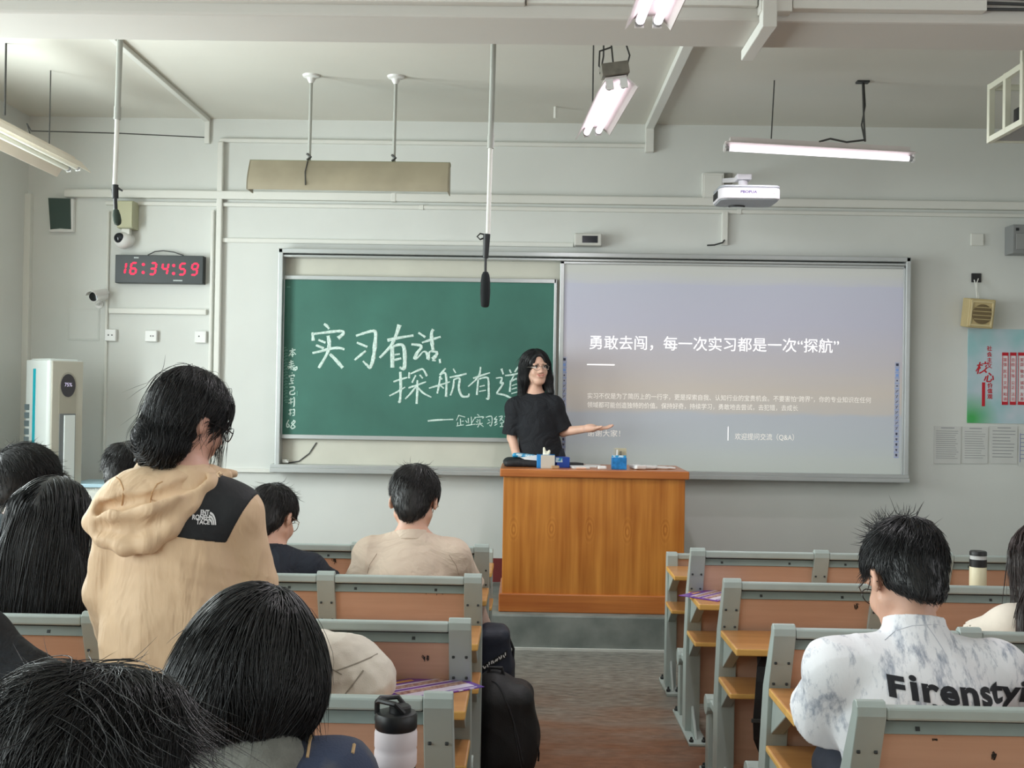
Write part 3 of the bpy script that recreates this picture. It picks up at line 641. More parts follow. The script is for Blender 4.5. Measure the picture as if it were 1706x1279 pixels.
# the nearer one, cut by the top edge, and its neighbours further back
pf = at(1080, 22, 4.0); pn = pf+Vector((.03, -1.22, 0))
lamp('fluorescent_lamp', pn, pf, 'lit twin-tube ceiling lamp in front of the beam at the top edge', width=.17,
     wires=[(((p.x, p.y, ZC-.002), (p.x, p.y, p.z+.03)), .004) for p in (pn+Vector((0, .1, 0)), pf-Vector((0, .1, 0)))], group=None, power=15)
pf0 = at(122, 272, 7.15); pn0 = at(-70, 175, 5.95); pn0 = pf0+(pn0-pf0).normalized()*1.24
wa = at(82, 70, 6.9)
lamp('fluorescent_lamp', pn0, pf0, 'unlit twin-tube ceiling lamp with pale reflector in the upper left corner', width=.24, lit=False, rm=mat('lamp_reflector_pale', (218, 208, 194), .45, var=.04, vscale=3), hood=.075, roll=R(-6),
     wires=[((at(82, 240, 6.88), (at(82, 240, 6.88).x, 6.88, ZC-.002)), .004), ((at(8, 192, 6.35), (at(10, 80, 6.35).x, 6.35, ZC-.002)), .006)])
mb = MB().tube([at(52, 222, 6.8)+Vector((0, 0, -.03)), at(45, 206, 6.7), at(52, 218, 7.2), at(200, 222, 7.7), at(345, 229, YF-.012)], .004, 6)
single('lamp_cable', mb, wire_m, 'thin grey cable strung from the unlit corner lamp to the front wall', 'cable')
# board lamps
pl, pr = at(1207, 237, 6.9), at(1522, 257, 6.9); pl.z = pr.z = (pl.z+pr.z)/2
pl = at(1207, 238, 6.9); pr = at(1522, 256, 6.9)
x1, x2 = at(1290, 142, 6.9), at(1437, 148, 6.9)
rt = lamp('board_lamp', pl, pr, 'lit single-tube board lamp hanging in front of the wall above the projector', width=.13, tubes=1, hood=.022, roll=R(-14),
     wires=[(((x1.x, 6.9, ZC-.002), (x1.x-.015, 6.9, pl.z+.02)), .004), (((x2.x, 6.9, ZC-.004), (x2.x+.01, 6.9, 3.32), (x2.x+.02, 6.9, pl.z+.02)), .006),
            (((x2.x+.01, 6.91, ZC-.004), (x2.x+.02, 6.91, 3.4), (x2.x+.0, 6.91, 3.28), (x2.x+.02, 6.91, pl.z+.03)), .005),
            (((x2.x+.02, 6.9, pl.z+.03), (x2.x-.1, 6.88, pl.z+.01), (x2.x-.2, 6.88, pl.z+.03), (x2.x-.27, 6.88, pl.z+.01)), .006)], power=8)
mb = MB().box((x2.x, 6.9, ZC-.006), (.075, .05, .012)); o = mb.build('ceiling_hook', dark_m, rt); o.location = -rt.location
# left board lamp: unlit trough seen from behind, on two rods with ceiling roses
pl, pr = at(417, 294, 6.9), at(750, 298, 6.9); zc = (pl.z+pr.z)/2; hh = 26*6.9/FPX
tr = thing('trough_lamp', ((pl.x+pr.x)/2, 6.9, zc), 'unlit beige trough board lamp on two ceiling rods above the chalkboard', 'lamp'); O = tr.location
n = 14; prof = []
for i in range(n+1):
    t = i/n; ang = R(100)*t - R(15)
    prof.append((.13*math.cos(ang)*-1+.05, hh*(1-2*t)))
prof = [(-.02, hh)] + [(-.02-.075*math.sin(math.pi*.55*i/n), hh-2*hh*i/n) for i in range(n+1)]
inner = [(y+.006, z) for y, z in reversed(prof)]
mb = MB(); pts = [(6.9+y, zc+z) for y, z in prof+inner]; mb.prism(pts, 0, pl.x, pr.x); ref = mb.build('reflector', refl_old_m, tr, off=O)
mb = MB(); mb.prism([(6.9-.02, zc+hh+.004), (6.9+.05, zc+hh+.004), (6.9+.05, zc+hh-.012), (6.9-.02, zc+hh-.012)], 0, pl.x, pr.x)
mb.build('spine', mat('lamp_spine_green', (120, 124, 92), .5), tr, off=O)
for x in (pl.x+.005, pr.x-.005): MB().prism([(6.9+y, zc+z) for y, z in prof]+[(6.95, zc-hh), (6.95, zc+hh)], 0, x-.003, x+.003).build('end_plate', refl_old_m, tr, off=O)
t = MB().tube([(pl.x+.05, 6.92, zc-.02), (pr.x-.05, 6.92, zc-.02)], .0165, 12).build('tube', tube_off, tr, smooth=True, off=O)
for px, py in ((515, 270), (656, 270)):
    b = at(px, py, 6.92); MB().tube([(b.x, 6.92, zc+hh-.005), (b.x+.004, 6.92, ZC-.03)], .011, 8).build('rod', rod_m, tr, smooth=True, off=O)
    MB().lathe([(.055, 0), (.05, -.012), (.028, -.02), (.022, -.035), (.013, -.05)], (b.x+.004, 6.92, ZC)).build('ceiling_rose', white_m, tr, smooth=True, off=O)
    mb = MB(); mb.tube([(b.x-.012, 6.905, zc+hh+.05), (b.x+.014, 6.9, zc+hh+.03), (b.x-.01, 6.90, zc+hh+.01)], .008, 6)
    mb.tube([(b.x, 6.875, zc+hh), (b.x-.006, 6.83, zc+.02), (b.x+.004, 6.798, zc-hh*.7)], .004, 6) if px < 600 else None
    mb.build('tie_wire', wire_m, tr, off=O)
b = at(925, 203, 7.6)
single('ceiling_hook', MB().tube([(b.x, 7.6, ZC-.001), (b.x, 7.6, ZC-.08)], .012, 8), trunk_m, 'short white stub hanging from the ceiling behind the lit twin-tube lamp', 'hook', smooth=True)

# ------------------------------------------------------------------ hanging microphones
mic_m = mat('mic_foam', (24, 28, 30), .95, bump=.4, bscale=400); mic2_m = mat('mic_foam_grey', (50, 62, 54), .95, bump=.4, bscale=400)
def hanging_mic(px, y_top, y_bot, label, tip, tip_r, m):
    Y = 5.15; b = at(px, y_bot, Y); t = at(px+9, y_top, Y); d = (t-b).normalized(); topp = b + d*((ZC-b.z)/d.z)
    r = thing('hanging_microphone', b, label, 'microphone')
    mid = b + (topp-b)*.35
    MB().tube([mid-b, topp-b], .0135, 12).tube([mid-b-d*.03, mid-b+d*.03], .016, 12).build('pole', rod_m, r, smooth=True)
    MB().tube([Vector((0, 0, 0)), mid-b], .0105, 12).build('lower_pole', trunk_m, r, smooth=True)
    MB().lathe([(.05, 0), (.045, -.015), (.015, -.03)], topp-b-Vector((0, 0, .001))).build('ceiling_rose', white_m, r, smooth=True)
    return r, b
r, b = hanging_mic(813, 80, 392, 'long hanging shotgun microphone with black foam over the chalkboard', None, .025, mic_m)
e = lambda x, y: at(x, y, 5.15)-b
MB().tube([e(811, 390), e(809, 430)], [.017, .013], 10).build('clamp', black_m, r, smooth=True)
MB().tube([e(811, 394), e(800, 399), e(795, 394), e(800, 389), e(810, 391)], .004, 6).build('cable_loop', black_m, r)
c0, c1 = e(809, 428), e(808, 512)
MB().tube([c0, c0+(c1-c0)*.3], .006, 8).build('cable', black_m, r)
pts = [(0, .004), (.02, .012), (.10, .018), (.28, .0225), (.6, .0235), (.85, .021), (.95, .019), (.985, .015), (1, .006)]
q0 = e(809, 452); MB().tube([q0+(c1-q0)*t for t, _ in pts], [r_ for _, r_ in pts], 16).build('windscreen', mic_m, r, smooth=True)
r, b = hanging_mic(191, 66, 322, 'short hanging microphone with grey-green foam in front of the beige wall box', None, .03, mic2_m)
e = lambda x, y, dy=0: at(x, y, 5.15+dy)-b
MB().tube([e(192, 308), e(192, 330)], .015, 10).build('clamp', black_m, r, smooth=True)
MB().tube([e(192, 310), e(187, 316), e(188, 325), e(193, 331)], .005, 6).tube([e(193, 311), e(204, 318)], [.007, .004], 6).build('cable_loop', black_m, r)
MB().tube([e(192, 331), e(193, 353)], [.009, .009], 10).build('microphone_body', black_m, r, smooth=True)
q0, q1 = e(193, 349), e(196.5, 375, -.02); pts = [(0, .008), (.06, .013), (.35, .0175), (.7, .0185), (.9, .015), (1, .006)]
MB().tube([q0+(q1-q0)*t for t, _ in pts], [r_ for _, r_ in pts], 16).build('windscreen', mic2_m, r, smooth=True)

# ------------------------------------------------------------------ projector on its wall arm
pj_m = mat('projector_white', (226, 222, 228), .4); pj_g = mat('projector_grey', (158, 162, 168), .5)
YP = 7.05; c = at(1249, 321, YP); PWd = 102*YP/FPX
pj = thing('projector', (c.x, YP+.12, c.z), 'white short-throw projector on a wall arm above the screen', 'projector'); O = pj.location
def rr(w, d, r, n=6):
    P = []
    for cx, cy, a0 in ((w/2-r, -d/2+r, -90), (w/2-r, d/2-r, 0), (-w/2+r, d/2-r, 90), (-w/2+r, -d/2+r, 180)):
        for i in range(n+1): a = R(a0+90*i/n); P.append((cx+r*math.cos(a), cy+r*math.sin(a)))
    return P
hz = .082
mb = MB(); mb.prism([(x, y) for x, y in rr(PWd, .30, .05)], 2, -hz/2, hz/2-.014); mb.build('body', pj_m, pj, bevel=.006, seg=3)
MB().prism(rr(PWd-.004, .296, .05), 2, hz/2-.012, hz/2+.004).build('top_cover', pj_g, pj, bevel=.006)
MB().prism(rr(PWd-.02, .28, .05), 2, -hz/2-.008, -hz/2+.001).build('underside', pj_g, pj, bevel=.004)
mb = MB(); 
for i in range(6): mb.box((-PWd/2-.001, -.07+i*.028, -.005), (.006, .014, .045))
mb.build('side_vent', black_m, pj)
MB().tube([(.055*math.cos(R(200+i*14))-.04, .11+.055*math.sin(R(200+i*14)), -hz/2-.012) for i in range(10)], .006, 6).build('lens_rim', black_m, pj)
lettering('logo', 'PBOPUA', .024, (-.012, -.1512, .0), (1, 0, 0), (0, 0, 1), mat('logo_purple', (88, 70, 130), .5), pj, 'CENTER', bold=.0006, sx=1.15)
MB().prism([(.148+.02*math.cos(R(a)), .012+.022*math.sin(R(a))) for a in range(180, 361, 20)]+[(.168, .02), (.128, .02)], 1, -.1512, -.1495).build('sticker', mat('sticker_pink', (206, 186, 196), .6), pj)
arm = at(1241, 297, YP+.1)-O
mb = MB(); mb.lathe([(.048, .04), (.048, .052), (.03, .055), (.03, .105)], (arm.x, .04, 0)); mb.build('mount_post', pj_m, pj, smooth=True)
wp = at(1208, 306, YF); v0 = Vector((arm.x, .04, .115)); v1 = wp-O+Vector((0, -.012, .02))
mb = MB(); mb.box(v0+Vector((0, 0, .01)), (.095, .10, .035)); mb.build('mount_head', pj_m, pj, bevel=.005)
dv = (v1-v0); L = dv.length; mb = MB(); q = dv.to_track_quat('Y', 'Z').to_matrix(); mb.box(v0+dv/2, (.05, L, .032), 0, q); mb.build('mount_arm', pj_m, pj, bevel=.004)
MB().box(v1+Vector((.0, .004, 0)), (.10, .014, .11)).build('wall_plate', mat('plate_grey', (132, 130, 122), .5), pj, bevel=.003)
single('junction_box', wallbox(MB(), 1171, 288, 1208, 334, .045).__class__() if False else wallbox(wallbox(MB(), 1170, 288, 1206, 334, .03), 1173, 291, 1203, 331, .034), trunk_m, 'flat white junction box on the wall left of the projector arm', 'junction box', bevel=.003)
p = at(1198, 409, YF-.06)
single('loose_cable', MB().tube([at(1208, 398, YF-.02), at(1204, 404, YF-.05), at(1190, 409, YF-.06)+Vector((0, 0, .004)), at(1178, 411, YF-.06)+Vector((0, 0, .01))], .006, 6), dark_m, 'short dark cable end lying on the board frame below the projector', 'cable')

# ------------------------------------------------------------------ speaker cage at the ceiling, right
cg_m = mat('cage_cream', (214, 214, 196), .45)
p0 = at(1651, 143, 5.75); p1 = at(1646, 236, 5.75); X0 = p0.x-.012; z0, z1 = p1.z-.005, p0.z+.01; Ya, Yb = 5.36, 5.77; t = .030; X1 = X0+.5
cg = thing('metal_cage', ((X0+X1)/2, (Ya+Yb)/2, z0), 'cream metal cage of square bars hanging at the ceiling on the right', 'cage'); O = cg.location
for x in (X0, X1-t):
    for y in (Ya, Yb-t, (Ya+Yb)/2-.015): MB().box2((x, y, z0), (x+t, y+t, z1)).build('upright_bar', cg_m, cg, off=O, bevel=.002)
    for z in (z0+.0012, z1-t-.0012): MB().box2((x+.0012, Ya+.0012, z), (x+t-.0012, Yb-.0012, z+t)).build('long_bar', cg_m, cg, off=O, bevel=.002)
for y in (Ya, Yb-t):
    for z in (z0+.0024, z1-t-.0024): MB().box2((X0+.0024, y+.0024, z), (X1-.0024, y+t-.0024, z+t)).build('cross_bar', cg_m, cg, off=O, bevel=.002)
for x in (X0+.02, X1-.02): MB().box2((x-.012, Ya+.02, z1), (x+.012, Ya+.045, ZC)).build('hanger', cg_m, cg, off=O)
MB().box2((X0+.03, Ya+.04, z0+.004), (X1-.03, Yb-.05, z0+.012)).build('shelf_plate', mat('cage_plate', (150, 148, 146), .5), cg, off=O)
MB().tube([(X0+.16, Yb-.2, z0-.07), (X0+.16, Yb-.2, z0)], .01, 8).lathe([(.03, 0), (.03, .012)], (X0+.16, Yb-.2, z0-.08)).build('bolt', dark_m, cg, off=O)
single('caged_device', MB().box2((X0+.05, Ya+.05, z0+.013), (X1-.05, Yb-.20, z0+.125)).box2((X0+.07, Ya+.07, z0+.125), (X1-.07, Yb-.22, z0+.135)), black_m, 'black box standing inside the cream ceiling cage', 'device', bevel=.006)

# ------------------------------------------------------------------ things on the front wall
def boxthing(name, x0, y0, x1, y1, t, m, label, cat, **k):
    c, w, h = wr(x0, y0, x1, y1, YF-t); r = thing(name, (c.x, YF, c.z), label, cat); MB().box((0, -t/2, 0), (w, t, h)).build('body', m, r, bevel=k.get('bevel', .004)); return r, w, h
# dark sheet on a white board
c, w, h = wr(79, 329, 120, 385, YF-.05); r = thing('wall_panel', (c.x, YF, c.z), 'small dark green panel with white edge high on the wall in the left corner', 'panel')
MB().box((.006, -.02, -.004), (w, .04, h)).build('backing_box', white_m, r, bevel=.004)
MB().prism([(-w/2, h/2-.002), (w/2-.016, h/2-.004), (w/2-.008, -h/2+.015), (-w/2+.09, -h/2+.02), (-w/2+.02, -h/2+.012)], 1, -.045, -.039).build('dark_sheet', mat('dark_green_sheet', (58, 76, 70), .6), r)
r, w, h = boxthing('wall_box', 195, 334, 222, 380, .12, mat('beige_box', (178, 178, 150), .5), 'beige metal box on the wall above the dome camera', 'box')
MB().box((.0, -.124, .0), (w-.01, .008, h-.012)).build('lid', mat('beige_lid', (184, 183, 152), .5), r, bevel=.002)
MB().box((-.005, -.07, -h/2-.02), (.06, .05, .04)).build('cable_gland', trunk_m, r, bevel=.003)
# dome camera
c = at(206, 398, YF-.07); r = thing('dome_camera', (c.x, YF, c.z), 'white dome security camera with a dark lens under the beige wall box', 'camera')
MB().lathe([(.058, 0), (.058, .03), (.05, .05), (.03, .06)], (0, 0, 0), rot=Matrix.Rotation(R(90), 3, 'X')).build('base', white_m, r, smooth=True)
sd = Soft().ell((.0, -.07, -.01), (.066, .066, .062)); soft_obj('housing', sd, .006, white_m, r, (0, 0, 0))
sd = Soft().ell((-.014, -.118, .0), (.038, .028, .038)); soft_obj('lens_dome', sd, .004, mat('lens_glass', (24, 30, 38), .08), r, (0, 0, 0))
# digital clock
c, w, h = wr(191, 425, 339, 472, YF-.07); r = thing('digital_clock', (c.x, YF, c.z), 'black digital wall clock with red glowing digits', 'clock')
MB().box((0, -.035, 0), (w, .07, h)).build('case', mat('clock_case', (38, 46, 48), .4), r, bevel=.004)
red = emat('led_red', (255, 10, 60), 1.6); dim = mat('led_dim', (60, 52, 56), .5); prt = mat('print_white', (190, 198, 198), .6)
SEG = {'0': 'abcdef', '1': 'bc', '3': 'abcdg', '4': 'bcfg', '5': 'acdfg', '6': 'acdefg', '9': 'abcdfg'}
def digit(ch, x, z, dw, dh, t, parent):
    mb = MB(); sh = .16
    pos = {'a': (0, dh/2, 1), 'd': (0, -dh/2, 1), 'g': (0, 0, 1), 'b': (dw/2, dh/4, 0), 'c': (dw/2, -dh/4, 0), 'f': (-dw/2, dh/4, 0), 'e': (-dw/2, -dh/4, 0)}
    for k in SEG[ch]:
        px, pz, hor = pos[k]
        pl = [(-dw/2+.003, 0), (-dw/2+t/2+.002, t/2), (dw/2-t/2-.002, t/2), (dw/2-.003, 0), (dw/2-t/2-.002, -t/2), (-dw/2+t/2+.002, -t/2)] if hor else [(0, -dh/4+.003), (t/2, -dh/4+t/2), (t/2, dh/4-t/2), (0, dh/4-.003), (-t/2, dh/4-t/2), (-t/2, -dh/4+t/2)]
        mb.prism([(x+px+u+(pz+v)*sh, z+pz+v) for u, v in pl], 1, -.0725, -.0695)
    mb.build('digit', red, parent)
s = 150/1505*200*.05/200  # unused scale guard
k = (200/1505)*(YF-.07)/FPX; cx = lambda u: (170+u*200/1505-265)*(YF-.07)/FPX; cz = lambda v: -(410+v*170/1279-448.5)*(YF-.07)/FPX
zc = cz(283)
for ch, u in (('1', 256), ('6', 392), ('3', 638), ('4', 790), ('5', 1012), ('9', 1165)): digit(ch, cx(u), zc, .040, .080, .0125, r)
for u in (515, 900): 
    for v in (232, 332): MB().lathe([(.011, 0), (.011, .002)], (cx(u), -.0695, cz(v+(8 if u > 800 else 0))), 12, rot=Matrix.Rotation(R(90), 3, 'X')).build('colon_dot', red, r)
for u, v, ww in ((425, 147, 62), (955, 428, 118)): 
    mb = MB(); n = 7 if ww > 80 else 4
    for i in range(n): mb.box((cx(u-ww/2+ww*(i+.5)/n), -.071, cz(v)), (ww/n*k*.8, .002, .010))
    mb.build('case_print', prt, r)
q = [at(x, y, YF-.03) for x, y in ((246, 425), (258, 419), (272, 417.5), (290, 420), (306, 425.5))]
MB().tube([p-r.location for p in q], .004, 6).build('hanging_wire', dark_m, r)
# bullet camera
b = at(157, 494, YF-.19); r = thing('bullet_camera', (at(166, 505, YF).x, YF, at(166, 507, YF).z), 'white bullet security camera pointing at the room, left of the clock', 'camera'); O = r.location
MB().lathe([(.03, 0), (.03, .012), (.014, .016)], (0, 0, 0), rot=Matrix.Rotation(R(90), 3, 'X')).tube([(0, -.01, 0), (.0, -.06, .0), b-O+Vector((.01, .09, -.02))], .011, 10).build('bracket', white_m, r, smooth=True)
d = Vector((-.12, -1, -.18)).normalized(); c = b-O; q = d.to_track_quat('Z', 'Y').to_matrix()
MB().lathe([(.022, -.15), (.036, -.14), (.038, 0), (.036, .012)], c, rot=q).build('barrel', white_m, r, smooth=True)
MB().lathe([(.033, .008), (.032, .0135), (.02, .0155)], c, rot=q).build('lens', mat('lens_black', (16, 18, 20), .12), r, smooth=True)
ss = []; 
mb = MB(); n = 10; vs = []
for yy in (-.15, .05):
    for i in range(n+1): a = R(-75+150*i/n); vs.append(c + q @ Vector((.044*math.sin(a), .044*math.cos(a), yy)))
    for i in range(n+1): a = R(75-150*i/n); vs.append(c + q @ Vector((.041*math.sin(a), .041*math.cos(a), yy)))
m_ = 2*(n+1); mb.add(vs, [(i, (i+1) % m_, (i+1) % m_+m_, i+m_) for i in range(m_)]+[tuple(range(m_)), tuple(range(2*m_-1, m_-1, -1))])
mb.build('sun_shield', white_m, r, smooth=True)
# access panel and sockets
single('access_panel', wallbox(wallbox(MB(), 113, 514, 166, 567, .006), 115, 516, 164, 565, .009), wall_m, 'square flush access panel in the wall below the bullet camera', 'panel', bevel=.002)
for (x0, y0, x1, y1), lab, hol in (((174, 548, 193, 568), 'white wall socket on the thin vertical trunking, leftmost of three below the clock', ((-3, 0), (3, 0))),
                                 ((241, 550, 261, 569), 'white wall socket in the middle of the three below the clock', ((0, 0), (4, 0))),
                                 ((324, 551, 343, 571), 'white wall socket close to the thick vertical trunking, rightmost of three', ((-2, 1),))):
    r, w, h = boxthing('wall_socket', x0, y0, x1, y1, .035, white_m, lab, 'socket', bevel=.005)
    mb = MB()
    for u, v in hol: mb.box((u*YF/FPX, -.0352, v*YF/FPX), (.009, .003, .009))
    mb.build('socket_hole', dark_m, r)
# receiver above the board
r, w, h = boxthing('control_box', 957, 388, 1003, 409, .10, mat('silver_plastic', (196, 196, 190), .4), 'silver box with a dark display standing on top of the board frame', 'device', bevel=.01)
MB().box((.012, -.1005, 0), (.11, .003, .05)).build('display', mat('display_dark', (26, 32, 40), .15), r)
# right side fittings
r, w, h = boxthing('blank_plate', 1618, 389, 1639, 409, .015, trunk_m, 'square white blank plate on the wall above the beige loudspeaker', 'plate', bevel=.004)
r, w, h = boxthing('wall_box', 1688, 374, 1740, 422, .14, mat('grey_box', (136, 138, 138), .5), 'grey two-part box cut by the right edge, high on the wall', 'box')
MB().box((.01, -.145, -.02), (w-.02, .01, h*.55)).build('cover', mat('grey_cover', (146, 147, 146), .45), r, bevel=.003); MB().box((-w/2+.03, -.142, h*.33), (.02, .006, .02)).build('catch', black_m, r)
r, w, h = boxthing('socket_recess', 1619, 455, 1635, 470, .012, mat('recess_dark', (40, 40, 42), .7), 'open black wall box with wires above the beige loudspeaker', 'socket')
O = r.location
MB().tube([at(1630, 464, YF-.018)-O, at(1627, 472, YF-.03)-O, at(1628, 484, YF-.04)-O, at(1631, 497, YF-.06)-O], .004, 6).build('wire', trunk_m, r)
MB().tube([at(1623, 466, YF-.018)-O, at(1626, 476, YF-.03)-O, at(1628, 497, YF-.06)-O], .004, 6).build('wire', trunk_m, r)
c, w, h = wr(1611, 497, 1654, 545, YF-.12); r = thing('loudspeaker', (c.x, YF, c.z), 'old beige loudspeaker with a round grille above the poster', 'loudspeaker')
be = mat('speaker_beige', (190, 172, 126), .5, var=.05, vscale=6); tl = Matrix.Rotation(R(7), 3, 'X') @ Matrix.Rotation(R(3), 3, 'Y')
MB().box((0, -.085, 0), (w, .13, h), 0, tl).build('cabinet', be, r, bevel=.008, seg=3)
mb = MB()
for dx, dz, ww, hh in ((0, h/2-.02, w-.02, .014), (0, -h/2+.02, w-.02, .014), (-w/2+.018, 0, .014, h-.02), (w/2-.018, 0, .014, h-.02)): mb.box(tl @ Vector((dx, -.067, dz))+Vector((0, -.085, 0)), (ww, .010, hh), 0, tl)
mb.build('front_rim', mat('speaker_rim', (206, 190, 146), .5), r, bevel=.003)
MB().lathe([(.07, 0), (.07, .004), (.065, .006)], tl @ Vector((.004, -.066, -.004))+Vector((0, -.085, 0)), 32, rot=tl @ Matrix.Rotation(R(90), 3, 'X')).build('grille', mat('grille_brown', (112, 96, 66), .7, bump=.3, bscale=200), r)
mb = MB()
for dz in (-.04, -.012, .016, .044): mb.box(tl @ Vector((.004, -.074, dz))+Vector((0, -.085, 0)), (2*math.sqrt(.07**2-dz*dz), .004, .005), 0, tl)
mb.build('grille_bar', be, r)
# poster
YQ = YF-.004; px0 = at(1612, 620, YQ).x; pz1 = at(1660, 548, YQ).z; pz0 = at(1660, 705, YQ).z; px1 = px0+1.22
r = thing('wall_poster', (px0, YQ, pz0), 'pale blue poster with red writing on the right wall end', 'poster'); O = r.location
pm = bpy.data.materials.new('poster_print'); pm.use_nodes = True; nt = pm.node_tree; N = nt.nodes; L = nt.links; P_ = N['Principled BSDF']; P_.inputs['Roughness'].default_value = .45
tc = N.new('ShaderNodeTexCoord'); nz = N.new('ShaderNodeTexNoise'); nz.inputs['Scale'].default_value = 2.6; nz.inputs['Detail'].default_value = 3; L.new(tc.outputs['Object'], nz.inputs['Vector'])
cr = N.new('ShaderNodeValToRGB'); cr.color_ramp.elements[0].position = .35; cr.color_ramp.elements[1].position = .65; cr.color_ramp.elements[0].color = (*lin((150, 196, 200)), 1); cr.color_ramp.elements[1].color = (*lin((204, 208, 220)), 1); L.new(nz.outputs['Fac'], cr.inputs[0])
vm = N.new('ShaderNodeVectorMath'); vm.operation = 'DISTANCE'; vm.inputs[1].default_value = (.03, 0, .03); L.new(tc.outputs['Object'], vm.inputs[0])
mr = N.new('ShaderNodeMapRange'); mr.inputs[1].default_value = .20; mr.inputs[2].default_value = .02; L.new(vm.outputs['Value'], mr.inputs[0])
mx = N.new('ShaderNodeMix'); mx.data_type = 'RGBA'; L.new(mr.outputs[0], mx.inputs[0]); L.new(cr.outputs[0], mx.inputs[6]); mx.inputs[7].default_value = (*lin((70, 170, 90)), 1); L.new(mx.outputs[2], P_.inputs['Base Color'])
MB().box2((px0, YQ-.002, pz0), (px1, YF-.0005, pz1)).build('sheet', pm, r, off=O)
rd = mat('poster_red', (190, 22, 40), .5); wp_ = mat('poster_white', (226, 222, 226), .5)
k5 = 240/1279; pu = lambda u, v: at(1600+u*k5, 540+v*k5, YQ-.003)
def ptext(body, u, v, size, m, line=1.0, name='lettering', bold=.001):
    p = pu(u, v); return lettering(name, body, size*k5*YQ/FPX, p, (1, 0, 0), (0, 0, 1), m, r, 'CENTER', bold=bold, off=O, line=line)
for ch, v in zip('社会主义', (218, 270, 322, 372)): ptext(ch, 258, v, 46, rd)
for ch, v in zip('价值观', (545, 595, 645)): ptext(ch, 262, v, 46, rd)
lettering('lettering', '核', 108*k5*YQ/FPX, pu(185, 395), (1, 0, .12), (0, 0, 1), rd, r, 'CENTER', bold=.002, off=O, shear=.2)
lettering('lettering', '心', 92*k5*YQ/FPX, pu(250, 478), (1, 0, .05), (0, 0, 1), rd, r, 'CENTER', bold=.002, off=O, shear=.2)
a, b = pu(192, 515), pu(218, 728); MB().box2((a.x, YQ-.004, b.z), (b.x, YQ-.002, a.z)).build('red_bar', rd, r, off=O, bevel=.003)
for i, (u, word) in enumerate(((396, '富强民主文明和谐'), (467, '自由平等公正法治'), (546, '爱国敬业诚信友善'))):
    hw = 25 if i < 2 else 33
    a, b = pu(u-hw, 250), pu(u+hw, 716); mb = MB(); mb.box2((a.x, YQ-.0032, b.z), (b.x, YQ-.002, a.z), 0)
    for v0, v1 in ((250, 280), (686, 716)): c0, c1 = pu(u-hw, v0), pu(u+hw, v1); mb.box2((c0.x, YQ-.0045, c1.z), (c1.x, YQ-.002, c0.z), 1)
    for uu in (u-hw, u+hw): c0 = pu(uu, 480); mb.box((c0.x, YQ-.004, (a.z+b.z)/2), (.003, .004, a.z-b.z), 1)
    mb.build('word_column', [wp_, rd], r, off=O)
    for j, ch in enumerate(word): v = 318+(j//2)*102+(j % 2)*42; p = pu(u, v); lettering('lettering', ch, 34*k5*YQ/FPX, p+Vector((0, -.002, 0)), (1, 0, 0), (0, 0, 1), rd, r, 'CENTER', off=O)
# notices in plastic sleeves
pap = mat('notice_paper', (206, 207, 204), .5, var=.03, vscale=8); inkg = mat('notice_ink', (138, 140, 144), .7); inkb = mat('notice_ink_blue', (120, 128, 168), .7)
for i, (x0, y0, x1, y1, n, lab) in enumerate(((1556, 710, 1600, 772, 14, 'typed white notice below the poster, leftmost of the sheets'), (1604, 711, 1645, 772, 12, 'typed white notice below the poster, second from the left'),
                                   (1650, 710, 1694, 772, 9, 'white notice with widely spaced lines, third from the left below the poster'), (1697, 716, 1740, 776, 7, 'white notice with a blue border cut by the right edge below the poster'))):
    c, w, h = wr(x0, y0, x1, y1, YF); r = thing('wall_notice', (c.x, YF-.004, c.z), lab, 'notice', None)
    MB().box((0, 0, 0), (w, .004, h)).build('sheet', pap, r)
    rg = random.Random(i); mb = MB(); mb.box((0, -.0024, h/2-.012), (w*.5, .001, .005))
    for j in range(n): ww = w*rg.uniform(.65, .86); mb.box((-(w*.86-ww)/2, -.0024, h/2-.035-j*(h-.06)/n), (ww, .001, .003 if n > 10 else .0045))
    if i == 3:
        for dx in (-w/2+.01, w/2-.01): mb.box((dx, -.0024, 0), (.004, .001, h*.8))
    mb.build('printed_lines', inkb if i == 3 else inkg, r)

# ------------------------------------------------------------------ air purifier tower and low cabinet in the left corner
ct = at(84, 700, 7.5); zt = at(84, 600, 7.5).z
r = thing('air_purifier', (ct.x, 7.55, PLZ), 'tall white air purifier tower with a round display in the left corner', 'air purifier', None, R(58)); hT = zt-PLZ
ap = mat('purifier_white', (224, 230, 228), .35); apg = mat('purifier_champagne', (190, 187, 174), .4); teal = mat('purifier_teal', (0, 178, 196), .4)
W_ = .27
MB().prism(rr(W_, W_, .03), 2, 0, hT).build('body', ap, r, bevel=.008)
MB().box((0, -W_/2-.006, hT/2+.01), (W_-.03, .016, hT-.03)).build('front_panel', apg, r, bevel=.006)
MB().box((0, W_*.0, hT+.004), (W_-.06, W_-.06, .012)).build('top_cap', ap, r, bevel=.004)
MB().box((-W_/2-.002, .02, hT-.5), (.008, .022, .88)).build('teal_strip', teal, r)
mb = MB()
for i in range(14): mb.box((-W_/2-.001, .098, hT-.32-i*.055), (.006, .05, .04))
mb.build('side_vent', mat('vent_grey', (108, 124, 130), .6), r)
mb = MB(); mb.prism([(.056*math.cos(R(a)), hT-.17+.078*math.sin(R(a))) for a in range(0, 360, 15)], 1, -W_/2-.019, -W_/2-.013); mb.build('round_display', mat('display_grey', (70, 68, 72), .2), r)
MB().prism([(.066*math.cos(R(a)), hT-.165+.086*math.sin(R(a))) for a in range(0, 181, 15)]+[(-.066, hT-.36), (.066, hT-.36)], 1, -W_/2-.016, -W_/2-.012).build('display_surround', mat('surround', (168, 164, 150), .4), r)
